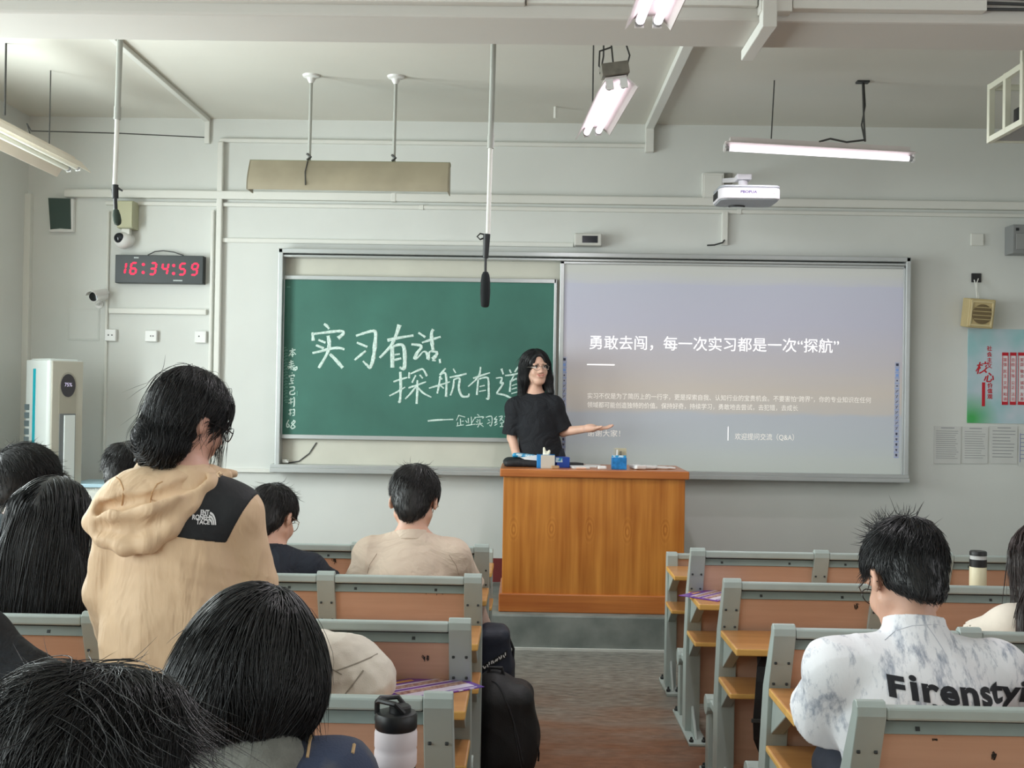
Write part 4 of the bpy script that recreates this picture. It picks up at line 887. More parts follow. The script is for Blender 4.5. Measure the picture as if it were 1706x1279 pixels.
lettering('reading', '75%', .036, (.0, -W_/2-.0195, hT-.165), (1, 0, 0), (0, 0, 1), emat('display_digits', (214, 206, 236), .7), r, 'CENTER')
MB().box((0, -W_/2-.013, hT-.36-.45), (.122, .012, .9)).build('slot', mat('slot_grey', (116, 120, 122), .5), r)
MB().box((.012, -W_/2-.022, hT-.365-.45), (.082, .012, .89)).build('light_bar', ap, r, bevel=.003)
ca = at(126, 803, 7.65); cb_ = at(250, 806, 7.65)
r = thing('low_cabinet', ((ca.x+cb_.x)/2, 7.72, PLZ), 'low white cabinet with light blue top next to the air purifier', 'cabinet'); hc = ca.z-PLZ; w = cb_.x-ca.x
MB().box((0, 0, hc/2-.012), (w, .36, hc-.024)).build('body', mat('lace_white', (214, 214, 206), .6, rgb2=(176, 180, 176), vscale=45, lo=.45, hi=.55), r)
MB().box((0, 0, hc-.012), (w+.03, .40, .024)).build('top_board', mat('pale_blue', (176, 208, 222), .4), r, bevel=.004)
for sx in (-1, 1): d = MB().box((sx*w/4, -.185, hc/2-.012), (w/2-.02, .014, hc-.08)).build('door', mat('cab_door', (216, 217, 210), .5), r, bevel=.003); MB().box((sx*.03, -.196, hc*.6), (.012, .012, .09)).build('handle', alu_m, d)
# ------------------------------------------------------------------ rows of bench desks
panel_w = wood('panel_wood', (198, 160, 136), (214, 178, 154), (.6, 1, 9), ring=3.2, rough=.5)
table_w = wood('table_wood', (176, 122, 70), (204, 150, 92), (1, 9, 9), ring=2.2, rough=.32, coat=.15)
tedge_w = wood('table_edge', (206, 158, 82), (226, 182, 108), (1, 9, 9), ring=2.2, rough=.4)
steel2_m = mat('grey_enamel_light', (164, 176, 172), .38, var=.05, vscale=6)
chan_m = mat('grey_channel', (128, 142, 138), .45, var=.06, vscale=7)
bolt_shade_m = mat('bolt_and_gap_shade', (50, 54, 54), .5, metal=.4)
PITCHX = .566; UWID = .068
MESH = {}
def shared(key, make, name, parent, loc):
    if key not in MESH: o = make(); MESH[key] = o.data; o.parent = parent; o.location = loc; o.name = name; MESH[key, 'mod'] = [(m.width) for m in o.modifiers]; return o
    o = bpy.data.objects.new(name, MESH[key]); COL.objects.link(o); o.parent = parent; o.location = loc
    for w in MESH[key, 'mod']: b = o.modifiers.new('bevel', 'BEVEL'); b.width = w; b.segments = 2; b.limit_method = 'ANGLE'; b.angle_limit = R(40)
    return o
def mk_upright():
    mb = MB(); poly = [(.004, .845), (.068, .67), (.100, .48), (.114, .38), (.114, 0), (.205, 0), (.205, .38), (.188, .48), (.150, .66), (.046, .848), (.043, .868), (.030, .879), (.015, .878), (.005, .866)]
    mb.prism(poly, 0, -UWID/2, UWID/2, 0)
    for z, y in ((.755, .0366), (.685, .0622)):
        for x in (-.020, .020): mb.box((x, y-.0008, z), (.009, .005, .009), 1, Matrix.Rotation(R(-20), 3, 'X'))
    mb.box((0, .20, .006), (.085, .56, .012), 0)
    mb.prism([(-.02, .012), (.115, .012), (.115, .13)], 0, -.006, .006, 0)
    for y in (-.05, .45): 
        for x in (-.028, .028): mb.lathe([(.011, .012), (.011, .022), (.006, .024), (.006, .034)], (x, y, 0), 6, 1)
    return mb.build('leg', [steel2_m, bolt_shade_m], None, bevel=.004)
def mk_front_upright():
    mb = MB(); mb.prism([(.02, .72), (.03, .735), (.08, .735), (.09, .72), (.115, 0), (.03, 0)], 0, -.028, .028, 0)
    mb.box((0, .07, .008), (.075, .34, .016), 0)
    mb.prism([(-.06, .016), (.03, .016), (.03, .16)], 0, -.006, .006, 0)
    for y in (-.06, .2):
        for x in (-.024, .024): mb.lathe([(.012, .016), (.012, .028), (.006, .03), (.006, .042)], (x, y, 0), 6, 1)
    return mb.build('leg', [steel2_m, bolt_shade_m], None, bevel=.004)
def mk_seatleg():
    mb = MB(); mb.prism([(.37, .012), (.45, .012), (.435, .26), (.385, .26)], 0, -.024, .024); mb.tube([(-.032, .41, .29), (.032, .41, .29)], .042, 16); mb.box((0, .29, .30), (.036, .18, .03))
    return mb.build('seat_leg', steel2_m, None, bevel=.003)
def mk_bracket():
    return MB().prism([(.072, .643), (-.105, .643), (-.105, .632), (.092, .52)], 0, -.020, .020).build('shelf_bracket', steel2_m, None, bevel=.003)
def mk_bracket2():
    return MB().prism([(.104, .462), (-.03, .462), (-.03, .452), (.114, .36)], 0, -.020, .020).build('shelf_bracket', steel2_m, None, bevel=.003)
def mk_rail():
    w = PITCHX-UWID
    return MB().box2((-w/2, .006, .836), (w/2, .040, .866)).build('top_rail', steel2_m, None, bevel=.006)
def mk_channel():
    w = PITCHX-UWID; q = Matrix.Rotation(R(-20), 3, 'X'); mb = MB(); mb.box((0, .036, .813), (w, .012, .03), 0, q); mb.box((0, .040, .834), (w, .01, .02), 1)  # second box: dark strip painting in the shade of the gap below the rail
    for x in (-.17, .14): mb.box((x, .0305, .812), (.010, .005, .010), 2, q)
    return mb.build('channel', [chan_m, bolt_shade_m, bolt_shade_m], None)
def mk_panel():
    w = PITCHX-UWID+.004
    mb = MB(); f = [(.040, .803), (.082, .67), (.112, .48), (.122, .42)]; b = [(y+.014, z) for y, z in reversed(f)]; mb.prism(f+b, 0, -w/2, w/2)
    return mb.build('back_panel', panel_w, None)
def mk_lower():
    w = PITCHX-UWID+.004
    return MB().box2((-w/2, .15, .13), (w/2, .165, .42)).box((.0, .148, .2), (.012, .006, .012)).build('lower_panel', panel_w, None)
def mk_seat(): return MB().box2((-.23, 0, -.009), (.23, .36, .009)).build('seat', panel_w, None, bevel=.008)
def board(name, x0, x1, y0, y1, z0, z1, parent):
    mb = MB(); a, b = (x0, y0, z0), (x1, y1, z1); mb.box2(a, b, 1)
    mb.m = [1, 1, 1, 1, 0, 0]
    # faces of box: -x, +x, -y, +y, -z, +z
    return mb.build(name, [table_w, tedge_w], parent, bevel=.005)
def bench_row(x0, n, d, label, group, occupied=()):
    r = thing('bench_desk_row', (x0, d, 0), label, 'bench desk row', group); L = n*PITCHX
    for i in range(n+1):
        x = i*PITCHX; shared('up', mk_upright, 'leg', r, (x, 0, 0)); shared('sl', mk_seatleg, 'seat_leg', r, (x, 0, 0))
        shared('br', mk_bracket, 'shelf_bracket', r, (x, 0, 0)); shared('br2', mk_bracket2, 'shelf_bracket', r, (x, 0, 0))
    for i in range(n):
        x = (i+.5)*PITCHX
        shared('rail', mk_rail, 'top_rail', r, (x, 0, 0)); shared('chan', mk_channel, 'channel', r, (x, 0, 0))
        shared('pan', mk_panel, 'back_panel', r, (x, 0, 0)); shared('low', mk_lower, 'lower_panel', r, (x, 0, 0))
        s = shared('seat', mk_seat, 'seat', r, (x, .22, .43)); s.rotation_euler = (R(4) if i in occupied else R(99), 0, 0)
    board('table_top', -UWID/2, L+UWID/2, -.255, .066, .645, .672, r); board('shelf', -UWID/2, L+UWID/2, -.15, .10, .463, .484, r)
    return r
def front_row(x0, n, d, label):
    r = thing('front_desk_row', (x0, d, 0), label, 'front desk row'); L = n*PITCHX
    for i in range(n+1):
        x = i*PITCHX; shared('fup', mk_front_upright, 'leg', r, (x, 0, 0)); shared('br', mk_bracket, 'shelf_bracket', r, (x, -.05, 0)); shared('br2', mk_bracket2, 'shelf_bracket', r, (x, -.08, 0))
    for i in range(n):
        x = (i+.5)*PITCHX; w = PITCHX-.056
        MB().box2((x-w/2, .05, .14), (x+w/2, .064, .70)).build('front_panel', panel_w, r); MB().box2((x-w/2, .03, .70), (x+w/2, .08, .728)).build('top_rail', steel2_m, r, bevel=.005)
    board('table_top', -UWID/2, L+UWID/2, -.30, .03, .640, .665, r); board('shelf', -UWID/2, L+UWID/2, -.22, .03, .455, .475, r)
    return r
XLE, XRE = -.156-.034, .769+.034                  # aisle ends of the left and right blocks (centre of the end leg)
DA, DB, DC, DD, DE, DF = 5.1, 4.25, 3.4, 2.55, 1.7, .85
x6 = XLE-6*PITCHX; GL, GR = 'left block of bench desk rows', 'right block of bench desk rows'
rowAL = bench_row(x6, 6, DA, 'farthest left bench desk row, with a navy bottle on its table', GL, (2,))
rowBL = bench_row(x6, 6, DB, 'left bench desk row right behind the man in the beige tee', GL, (0, 4, 5, 3))
rowCL = bench_row(x6, 6, DC, 'left bench desk row with the white canvas bag and purple leaflet on its table', GL, (1,))
rowDL = bench_row(x6, 6, DD, 'nearest left bench desk row, behind the black and white bottle', GL, (2,))
rowEL = bench_row(x6, 6, DE, 'left bench desk row under the bob-haired person in denim', GL, (4,))
rowFL = bench_row(x6, 6, DF, 'left bench desk row under the tousled-haired person at the lower left', GL, (4,))
rowAR = bench_row(XRE, 5, DA, 'right bench desk row farthest away with a purple leaflet on its table', GR)
rowBR = bench_row(XRE, 5, DB, 'right bench desk row with a black bag on its shelf', GR)
rowCR = bench_row(XRE, 5, DC, 'right bench desk row in front of the man in the printed white shirt', GR, (2,))
rowDR = bench_row(XRE, 5, DD, 'nearest right bench desk row, at the back of the man in the printed white shirt', GR, (1,))
front_row(x6, 6, 5.95, 'left low front desk row beside the podium')
front_row(XRE, 5, 5.95, 'right low front desk row partly hiding the podium')
# pen scribbles and scuffs on the panels
def scribble(row, px, py, w, h, seed, label):
    d = row.location.y; rg = random.Random(seed); mb = MB(); 
    for k in range(5):
        p = []; cx_, cy_ = px+rg.uniform(-w, w), py+rg.uniform(-h*.3, h*.3)
        for j in range(4): p.append((cx_+rg.uniform(-.2, .2)*h, cy_+rg.uniform(-.6, .6)*h))
        pts = []
        for x, y in p:
            v = at(x, y, d+.05)
            for _ in range(3): yy = d+np.interp(-v.z, [-.803, -.67, -.48, -.42], [.040, .082, .112, .122])-.0006; v = at(x, y, yy)
            pts.append(v)
        mb.tube([q-row.location for q in pts], .0014, 4)
    mb.build('pen_scribble', bolt_shade_m, row)
for a in ((rowAL, 507, 937, 12, 12, 1), (rowAL, 556, 932, 3, 10, 2), (rowBL, 720, 988, 18, 4, 3), (rowCL, 712, 1097, 14, 9, 4), (rowCR, 1375, 1085, 6, 10, 6), (rowBR, 1427, 1012, 3, 10, 7), (rowDR, 1657, 1257, 4, 14, 8), (rowDR, 1560, 1232, 6, 3, 9)): scribble(*a, '')

# ------------------------------------------------------------------ podium
pw = bpy.data.materials.new('podium_wood'); pw.use_nodes = True; nt = pw.node_tree; N = nt.nodes; L = nt.links; P_ = N['Principled BSDF']
P_.inputs['Roughness'].default_value = .34; P_.inputs['Coat Weight'].default_value = .2
tc = N.new('ShaderNodeTexCoord'); sp = N.new('ShaderNodeSeparateXYZ'); L.new(tc.outputs['Object'], sp.inputs[0])
def M(op, a, b=None, c=None):
    n = N.new('ShaderNodeMath'); n.operation = op
    for i, v in enumerate((a, b, c)):
        if v is None: continue
        if isinstance(v, (int, float)): n.inputs[i].default_value = v
        else: L.new(v, n.inputs[i])
    return n.outputs[0]
nz = N.new('ShaderNodeTexNoise'); nz.inputs['Scale'].default_value = 3; nz.inputs['Detail'].default_value = 5
mp = N.new('ShaderNodeMapping'); mp.inputs['Scale'].default_value = (9, 9, .45); L.new(tc.outputs['Object'], mp.inputs[0]); L.new(mp.outputs[0], nz.inputs['Vector'])
n2 = N.new('ShaderNodeTexNoise'); n2.inputs['Scale'].default_value = 2.3; L.new(tc.outputs['Object'], n2.inputs['Vector'])
sx = M('SUBTRACT', M('PINGPONG', M('ADD', sp.outputs['X'], 10*.237+.026), .1185), 0.0)          # distance to the nearest knot line, 0..0.14
wob = M('MULTIPLY', M('SUBTRACT', n2.outputs['Fac'], .5), .10)
dz = M('MULTIPLY', M('ADD', M('SUBTRACT', sp.outputs['Z'], .51), wob), .42)
dist = M('SQRT', M('ADD', M('MULTIPLY', sx, sx), M('MULTIPLY', dz, dz)))
ring = M('MULTIPLY', M('SINE', M('MULTIPLY', dist, 420)), M('MAXIMUM', M('SUBTRACT', 1, M('MULTIPLY', dist, 24)), 0))
fac = M('ADD', M('ADD', M('MULTIPLY', nz.outputs['Fac'], .7), M('MULTIPLY', n2.outputs['Fac'], .35)), M('MULTIPLY', ring, .13))
cr = N.new('ShaderNodeValToRGB'); cr.color_ramp.elements[0].position = .36; cr.color_ramp.elements[1].position = .78
cr.color_ramp.elements[0].color = (*lin((164, 96, 34)), 1); cr.color_ramp.elements[1].color = (*lin((214, 146, 66)), 1); L.new(fac, cr.inputs[0]); L.new(cr.outputs[0], P_.inputs['Base Color'])
pw2 = wood('podium_base_wood', (160, 88, 40), (196, 122, 60), (.5, 6, 14), ring=3, rough=.36, coat=.15)
YPf = 6.965; a, b = at(838, 850, YPf), at(1141, 850, YPf); zt = at(990, 783, YPf-.02).z; pdx = (a.x+b.x)/2; PW = b.x-a.x; PH = zt-PLZ
pod = thing('podium', (pdx, YPf+.28, PLZ), 'orange wooden teaching podium standing on the platform in the middle', 'podium'); D_ = .56
MB().box2((-PW/2, -D_/2, .10), (PW/2, D_/2, PH-.045)).build('body', pw, pod, bevel=.004)
MB().box2((-PW/2-.022, -D_/2-.025, PH-.05), (PW/2+.022, D_/2+.025, PH)).build('top', pw2, pod, bevel=.006)
MB().box2((-PW/2-.018, -D_/2-.02, 0), (PW/2+.018, D_/2+.02, .115)).build('plinth', pw2, pod, bevel=.006)
PTZ = zt
def pt(px, Y, dz=0): v = at(px, 780, Y); return Vector((v.x, Y, PTZ+dz))
def px_m(Y): return Y/FPX
# things on the podium, left to right
blue = mat('pack_blue', (30, 120, 186), .4, var=.25, vscale=30); lblue = mat('pack_light_blue', (40, 150, 200), .4, rgb2=(200, 225, 235), vscale=40, lo=.5, hi=.56); wpaper = mat('paper_white', (224, 224, 222), .6); dblue = mat('box_deep_blue', (22, 70, 170), .4)
c = pt(874, 7.22); sd = Soft().box(c+Vector((0, 0, .02)), (.13, .10, .022), rad=.02).ell(c+Vector((-.05, 0, .03)), (.09, .08, .03), k=.03).warp(fold(3, .006, 40))
tag(soft_obj('black_pouch', sd, .006, mat('pouch_black', (22, 24, 28), .6), None, (0, 0, 0)), 'flat black cloth pouch at the left end of the podium top', 'pouch')
c = pt(874, 7.20, .048); r = thing('tissue_pack', c, 'crumpled blue and white tissue pack lying on the black pouch', 'tissue pack')
sd = Soft().box((0, 0, .018), (.08, .045, .014), rot=Matrix.Rotation(R(6), 3, 'Y'), rad=.012).warp(fold(5, .005, 70)); soft_obj('wrapper', sd, .004, lblue, r, (0, 0, 0))
MB().add([(-.03, -.05, .012), (.08, -.055, .03), (.08, -.055, -.006), (0, -.056, .0)], [(0, 1, 2, 3)]).add([(-.03, -.046, .012), (.08, -.051, .03), (.08, -.051, -.006), (0, -.052, .0)], [(3, 2, 1, 0)]).build('paper_slip', wpaper, r)
c = pt(909, 7.10); r = thing('tissue_box', c, 'tissue box with plain pale front and a tissue sticking out, on the podium', 'tissue box')
MB().box((0, 0, .042), (.115, .11, .084)).build('carton', blue, r, bevel=.003); MB().box((.012, -.057, .042), (.088, .004, .082)).build('pale_label', mat('label_beige', (196, 190, 178), .6), r)
sd = Soft().cone((0, 0, .07), (-.012, 0, .125), .022, .006, k=.01).cone((.01, 0, .07), (.022, .005, .118), .018, .004, k=.01).warp(fold(8, .006, 120)); soft_obj('tissue', sd, .004, mat('tissue', (230, 226, 204), .8), r, (0, 0, 0))
c = pt(936, 7.16); r = thing('blue_carton', c, 'small deep blue carton right of the tissue box on the podium', 'carton')
MB().box((0, 0, .034), (.085, .075, .068), 0, Matrix.Rotation(R(12), 3, 'Z')).build('carton_body', dblue, r, bevel=.003); MB().box((-.02, -.04, .05), (.045, .006, .03), 0, Matrix.Rotation(R(12), 3, 'Z')).build('print_patch', lblue, r)
c = pt(955, 7.3); single('dark_folder', MB().box(c+Vector((0, 0, .012)), (.10, .12, .024), 0, Matrix.Rotation(R(20), 3, 'Z')), black_m, 'black folder lying on the podium behind the deep blue carton', 'folder', bevel=.004)
c = pt(925, 7.02); single('eraser', MB().box(c+Vector((0, 0, .010)), (.05, .03, .02), 0, Matrix.Rotation(R(8), 3, 'Z')), mat('eraser_tan', (176, 146, 110), .8), 'small tan block at the podium edge below the blue carton', 'block', bevel=.004)
for i, (px, w, h, Y, ang, lab) in enumerate(((965, .11, .014, 7.12, 8, 'white paper pad lying on the podium, left of the standing blue packet'), (985, .10, .012, 7.24, -14, 'thin sheaf of white paper behind the pad on the podium'), (1003, .055, .022, 7.04, 3, 'small white rounded case in front of the podium papers'))):
    c = pt(px, Y); single('paper_pad' if i < 2 else 'white_case', MB().box(c+Vector((0, 0, h/2)), (w, .15 if i < 2 else .05, h), 0, Matrix.Rotation(R(ang), 3, 'Z')), wpaper, lab, 'paper' if i < 2 else 'case', bevel=.003 if i < 2 else .008)
c = pt(968, 7.02); single('chalk_stick', MB().tube([c+Vector((-.03, 0, .006)), c+Vector((.03, .008, .006))], .0055, 8), mat('chalk_pink', (232, 196, 176), .9), 'pale pink chalk stick lying at the podium edge', 'chalk', smooth=True)
c = pt(1031, 7.08); r = thing('open_carton', c, 'standing blue packet with raised beige flap on the podium', 'carton')
MB().box((0, 0, .038), (.094, .06, .076)).build('carton_body', blue, r, bevel=.003)
MB().box((.008, .026, .10), (.082, .004, .065), 0, Matrix.Rotation(R(-8), 3, 'X')).build('flap', mat('flap_beige', (186, 178, 150), .6), r); MB().box((-.002, -.02, .062+.012), (.09, .004, .03)).build('label_patch', lblue, r)
for i, (x, hh, m) in enumerate(((-.03, .058, MATS['rod_paint']), (-.014, .05, wpaper), (.01, .040, MATS['ballast_grey']))): MB().box((x, .0, .074+hh/2), (.012, .02, hh)).build('chalk_box_insert', m, r)
for i, (px, w, h, Y, ang, lab) in enumerate(((1062, .07, .028, 7.1, 20, 'crumpled white paper slip right of the standing blue packet'), (1082, .10, .02, 7.16, -10, 'white paper sheets near the right half of the podium top'), (1106, .13, .012, 7.2, 5, 'flat white papers at the right end of the podium top'))):
    c = pt(px, Y); sd = Soft().box(c+Vector((0, 0, h/2+.002)), (w/2, .06, h/2), rot=Matrix.Rotation(R(ang), 3, 'Z'), rad=h*.3).warp(fold(20+i, .005, 60)); tag(soft_obj('paper_slip', sd, .004, wpaper, None, (0, 0, 0)), lab, 'paper')

# ------------------------------------------------------------------ bottles, leaflets and bags on the desks
def bottle_root(name, px, py, Y, z, label): v = at(px, py, Y); return thing(name, (v.x, Y, z), label, 'bottle')
r = bottle_root('water_bottle', 660, 1200, 2.42, .672, 'white bottle with black loop lid standing on the nearest left table')
MB().lathe([(.042, 0), (.044, .006), (.044, .085), (.0435, .088)], n=32).build('lower_cup', mat('bottle_navy', (26, 36, 58), .2), r, smooth=True)
MB().lathe([(.0435, .085), (.0465, .092), (.0465, .118), (.0445, .124), (.0465, .130), (.0465, .158), (.044, .166)], n=32).build('sleeve', mat('silicone_white', (222, 214, 218), .6), r, smooth=True)
MB().lathe([(.043, .166), (.046, .170), (.046, .196), (.043, .201), (.03, .203)], n=32).build('lid', black_m, r, smooth=True)
MB().tube([(-.042, 0, .197), (-.042, 0, .222), (-.034, -.012, .228), (.0, -.028, .226), (.018, -.02, .205)], .006, 8).tube([(-.042, 0, .222), (-.036, .012, .228), (.0, .03, .226), (.02, .02, .205)], .006, 8).build('loop_handle', black_m, r, smooth=True)
MB().lathe([(.024, .203), (.024, .213), (.02, .217)], (.008, 0, 0), n=20).build('spout_cap', black_m, r, smooth=True)
r = bottle_root('water_bottle', 624.5, 900, 4.93, .672, 'navy bottle with dark screw lid standing on the farthest left table')
nv = mat('bottle_blue_clear', (24, 36, 78), .12)
MB().lathe([(.036, 0), (.038, .006), (.038, .135), (.036, .155), (.030, .165)], n=28).build('bottle_body', nv, r, smooth=True)
MB().lathe([(.037, .162), (.0385, .165), (.0385, .20), (.035, .206)], n=28).build('lid', mat('lid_navy', (20, 26, 36), .4), r, smooth=True)
MB().lathe([(.036, .206), (.037, .215), (.035, .228), (.02, .232)], n=28).tube([(.03, 0, .225), (.046, 0, .222), (.047, 0, .195), (.036, 0, .19)], .006, 8).build('flip_cap', mat('lid_navy2', (26, 34, 48), .35), r, smooth=True)
b0 = at(1619, 922, 5.0)
r = thing('water_bottle', (b0.x, 4.93, .672), 'cream bottle with black cap and band standing on the farthest right table', 'bottle')
MB().lathe([(.034, 0), (.036, .005), (.036, .175), (.034, .18)], n=28).build('bottle_body', mat('bottle_cream', (224, 218, 186), .4), r, smooth=True)
MB().lathe([(.0365, .172), (.0365, .205)], n=28).build('black_band', black_m, r, smooth=True)
MB().lathe([(.0345, .203), (.0345, .225)], n=28).build('clear_band', mat('bottle_clear', (196, 200, 200), .15), r, smooth=True)
MB().lathe([(.0365, .222), (.0365, .236), (.033, .241)], n=28).build('cap', black_m, r, smooth=True)
pur = mat('leaflet_purple', (92, 48, 150), .3, rgb2=(126, 60, 160), vscale=12); plw = mat('leaflet_white', (222, 214, 232), .35); plp = mat('leaflet_photo', (136, 84, 92), .4, rgb2=(208, 180, 160), vscale=90); plo = mat('leaflet_orange', (214, 160, 90), .4)
def leaflet(loc, w, h, rot, label):
    r = thing('leaflet', loc, label, 'leaflet', None, rot)
    MB().box((0, 0, .001), (w, h, .002)).build('sheet', pur, r)
    mb = MB()
    for x0, x1, mi in ((-.16, -.13, 0), (-.04, -.025, 0), (.03, .045, 0), (.14, .24, 0), (.27, .285, 0)): mb.box(((x0+x1)/2*w*1.6, 0, .0024), ((x1-x0)*w*1.6, h*.86, .001), mi)
    for x0, x1 in ((-.125, -.045), (.05, .135)): 
        mb.box(((x0+x1)/2*w*1.6, 0, .0024), ((x1-x0)*w*1.6, h*.84, .001), 1)
    mb.box((-.24*w*1.6, -.1*h, .0024), (.05*w*1.6, h*.22, .001), 2)
    for k in range(6): mb.box((.31*w*1.6-.0*k, (-.36+.14*k)*h, .0024), (.02*w*1.6, h*.05, .001), 0)
    mb.build('leaflet_print', [plw, plp, plo], r)
    return r
lc = atz(712, 1143, .674); leaflet((lc.x-.005, lc.y, .673), .21, .29, R(-52), 'purple leaflet lying beside the white canvas bag')
lc = atz(1186, 990, .674); leaflet((lc.x+.01, lc.y, .673), .20, .28, R(-40), 'purple leaflet on the farthest right table at the aisle end')
# white canvas bag
canvas = mat('canvas_white', (216, 210, 198), .8, var=.05, vscale=9, bump=.15, bscale=300); seam = mat('canvas_seam', (150, 144, 132), .8)
Y = 3.27; b = at(590, 1110, Y); base = Vector((b.x-.02, Y, .672)); r = thing('canvas_bag', base, 'soft white canvas backpack lying on the left table behind the bob-haired person', 'bag')
sd = Soft().ell((-.02, 0, .085), (.135, .10, .105), k=.03).ell((.07, -.01, .055), (.075, .09, .065), k=.04).ell((-.10, .0, .09), (.08, .09, .10), k=.04).box((-.02, 0, .02), (.13, .09, .02), rad=.018, k=.04).cut((0, 0, .001), (0, 0, -1)).warp(fold(4, .007, 30)).warp(fold(14, .004, 70))
soft_obj('bag_body', sd, .006, canvas, r, (0, 0, 0))
bv = bvh_of(sd, .008)
def drape(pts, bv, r=.0022, dirn=(0, 1, 0), lift=.001):
    out = []
    for p in pts:
        h = bv.ray_cast(Vector(p)-Vector(dirn)*.5, Vector(dirn))
        if h[0] is not None: out.append(h[0]-Vector(dirn)*lift)
    return MB().tube(out, r, 5) if len(out) > 1 else MB()
for pts in ([(-.16+.02*i, 0, .135-.002*i*i*.35) for i in range(9)], [(.0+.012*i, 0, .02+.016*i) for i in range(6)], [(-.12+.002*i, 0, .01+.02*i) for i in range(8)], [(-.02+.016*i, 0, .10+.005*i) for i in range(8)]): drape(pts, bv).build('seam', seam, r)
# bags at the aisle end of the left block
blk = mat('bag_black', (20, 21, 24), .62, bump=.1, bscale=200); navy = mat('bag_navy', (26, 32, 48), .6, bump=.1, bscale=200)
Yb = 4.62; r = thing('black_backpack', (-.08, Yb, 0), 'black backpack standing on the aisle floor at the end of the left block', 'bag')
sd = Soft().box((.02, 0, .19), (.115, .13, .19), rad=.07, k=.03).ell((.06, 0, .15), (.10, .12, .15), k=.05).ell((-.03, 0, .36), (.07, .09, .07), k=.05).cut((0, 0, .001), (0, 0, -1)).warp(fold(6, .007, 22)); soft_obj('bag_body', sd, .007, blk, r, (0, 0, 0)); bv = bvh_of(sd, .01)
drape([(-.04+.012*i, 0, .40-.0025*i*i) for i in range(14)], bv, .004).build('zipper', mat('zip_dark', (44, 46, 50), .4), r)
drape([(.09-.004*i, 0, .05+.02*i) for i in range(10)], bv, .003).build('zipper', MATS['zip_dark'], r)
MB().tube([(.148, -.06, .15), (.158, -.07, .11), (.156, -.07, .075)], .004, 6).build('zip_pull', black_m, r)
MB().tube([(-.06, -.02, .40), (-.05, -.02, .44), (0, -.02, .44), (.01, -.02, .40)], .008, 8).build('top_handle', blk, r, smooth=True)
Yb = 4.86; r = thing('navy_shoulder_bag', (-.12, Yb, .26), 'navy bag with a white lettered strap hanging above the black backpack', 'bag')
sd = Soft().box((.0, 0, .15), (.07, .10, .15), rad=.045, k=.03).ell((.03, 0, .10), (.06, .09, .12), k=.04).warp(fold(9, .006, 26)); soft_obj('bag_body', sd, .007, navy, r, (0, 0, 0)); bv = bvh_of(sd, .01)
strap = MB(); a = []
for i in range(9):
    h = bv.ray_cast(Vector((-.06+.017*i, -.5, .13+.010*i)), Vector((0, 1, 0)))
    if h[0] is not None: a.append(h[0])
vs = []; 
for q in a: vs += [q+Vector((0, -.004, -.014)), q+Vector((0, -.004, .014)), q+Vector((0, .002, -.014)), q+Vector((0, .002, .014))]
for i in range(len(a)-1): strap.add([vs[4*i+k] for k in range(4)]+[vs[4*i+4+k] for k in range(4)], [(0, 1, 5, 4), (2, 6, 7, 3), (0, 4, 6, 2), (1, 3, 7, 5)])
strap.build('strap', blk, r)
mk = MB(); rg = random.Random(3)
for i in range(len(a)-1):
    for t in (.15, .55):
        q = a[i]*(1-t)+a[i+1]*t; mk.box(q+Vector((0, -.0052, rg.uniform(-.004, .004))), (.005, .001, .013), 0, Matrix.Rotation(R(rg.uniform(-40, 40)), 3, 'Y'))
mk.build('strap_print', wpaper, r)
MB().tube([(.05, .0, .28), (.085, .0, .20), (.082, 0, .12), (.06, 0, .05)], .006, 8).build('side_cord', blk, r, smooth=True)
b0 = at(811, 1045, 4.95); sd = Soft().cone(b0+Vector((-.05, 0, .13)), b0+Vector((.0, 0, -.05)), .03, .035, k=.02).cone(b0+Vector((-.08, 0, .0)), b0+Vector((-.02, 0, -.10)), .04, .04, k=.03).ell(b0+Vector((-.06, .02, -.06)), (.05, .05, .10), k=.03).warp(fold(12, .008, 35))
tag(soft_obj('folded_jacket', sd, .007, mat('jacket_beige_pink', (176, 150, 136), .8), None, (0, 0, 0)), 'beige garment bundled above the navy bag at the aisle end', 'garment')
# black bag on the shelf of the second right row, strap dangling
p0 = at(1278, 1118, 4.20); r = thing('black_shoulder_bag', (p0.x+.05, 4.20, .485), 'black bag stuffed on the right shelf with its strap dangling', 'bag')
sd = Soft().box((0, 0, .078), (.085, .055, .074), rad=.04).warp(fold(31, .006, 30)); soft_obj('bag_body', sd, .006, blk, r, (0, 0, 0)); O = r.location
pts = [at(1275, 1092, 4.12)-O, at(1268, 1110, 4.06)-O, at(1266, 1135, 4.05)-O, at(1264, 1165, 4.05)-O, at(1261, 1200, 4.06)-O, at(1262, 1232, 4.08)-O, at(1272, 1258, 4.12)-O]
mb = MB(); vs = []
for i, q in enumerate(pts): w = .014; vs += [q+Vector((-w, 0, 0)), q+Vector((w, -.004, 0)), q+Vector((-w, .004, 0)), q+Vector((w, .0, 0))]
for i in range(len(pts)-1): mb.add([vs[4*i+k] for k in range(4)]+[vs[4*i+4+k] for k in range(4)], [(0, 1, 5, 4), (2, 6, 7, 3), (0, 4, 6, 2), (1, 3, 7, 5)])
mb.build('strap', blk, r)
q = pts[4]; MB().box(q+Vector((0, -.004, 0)), (.042, .008, .014)).build('strap_buckle', dark_m, r, bevel=.002)
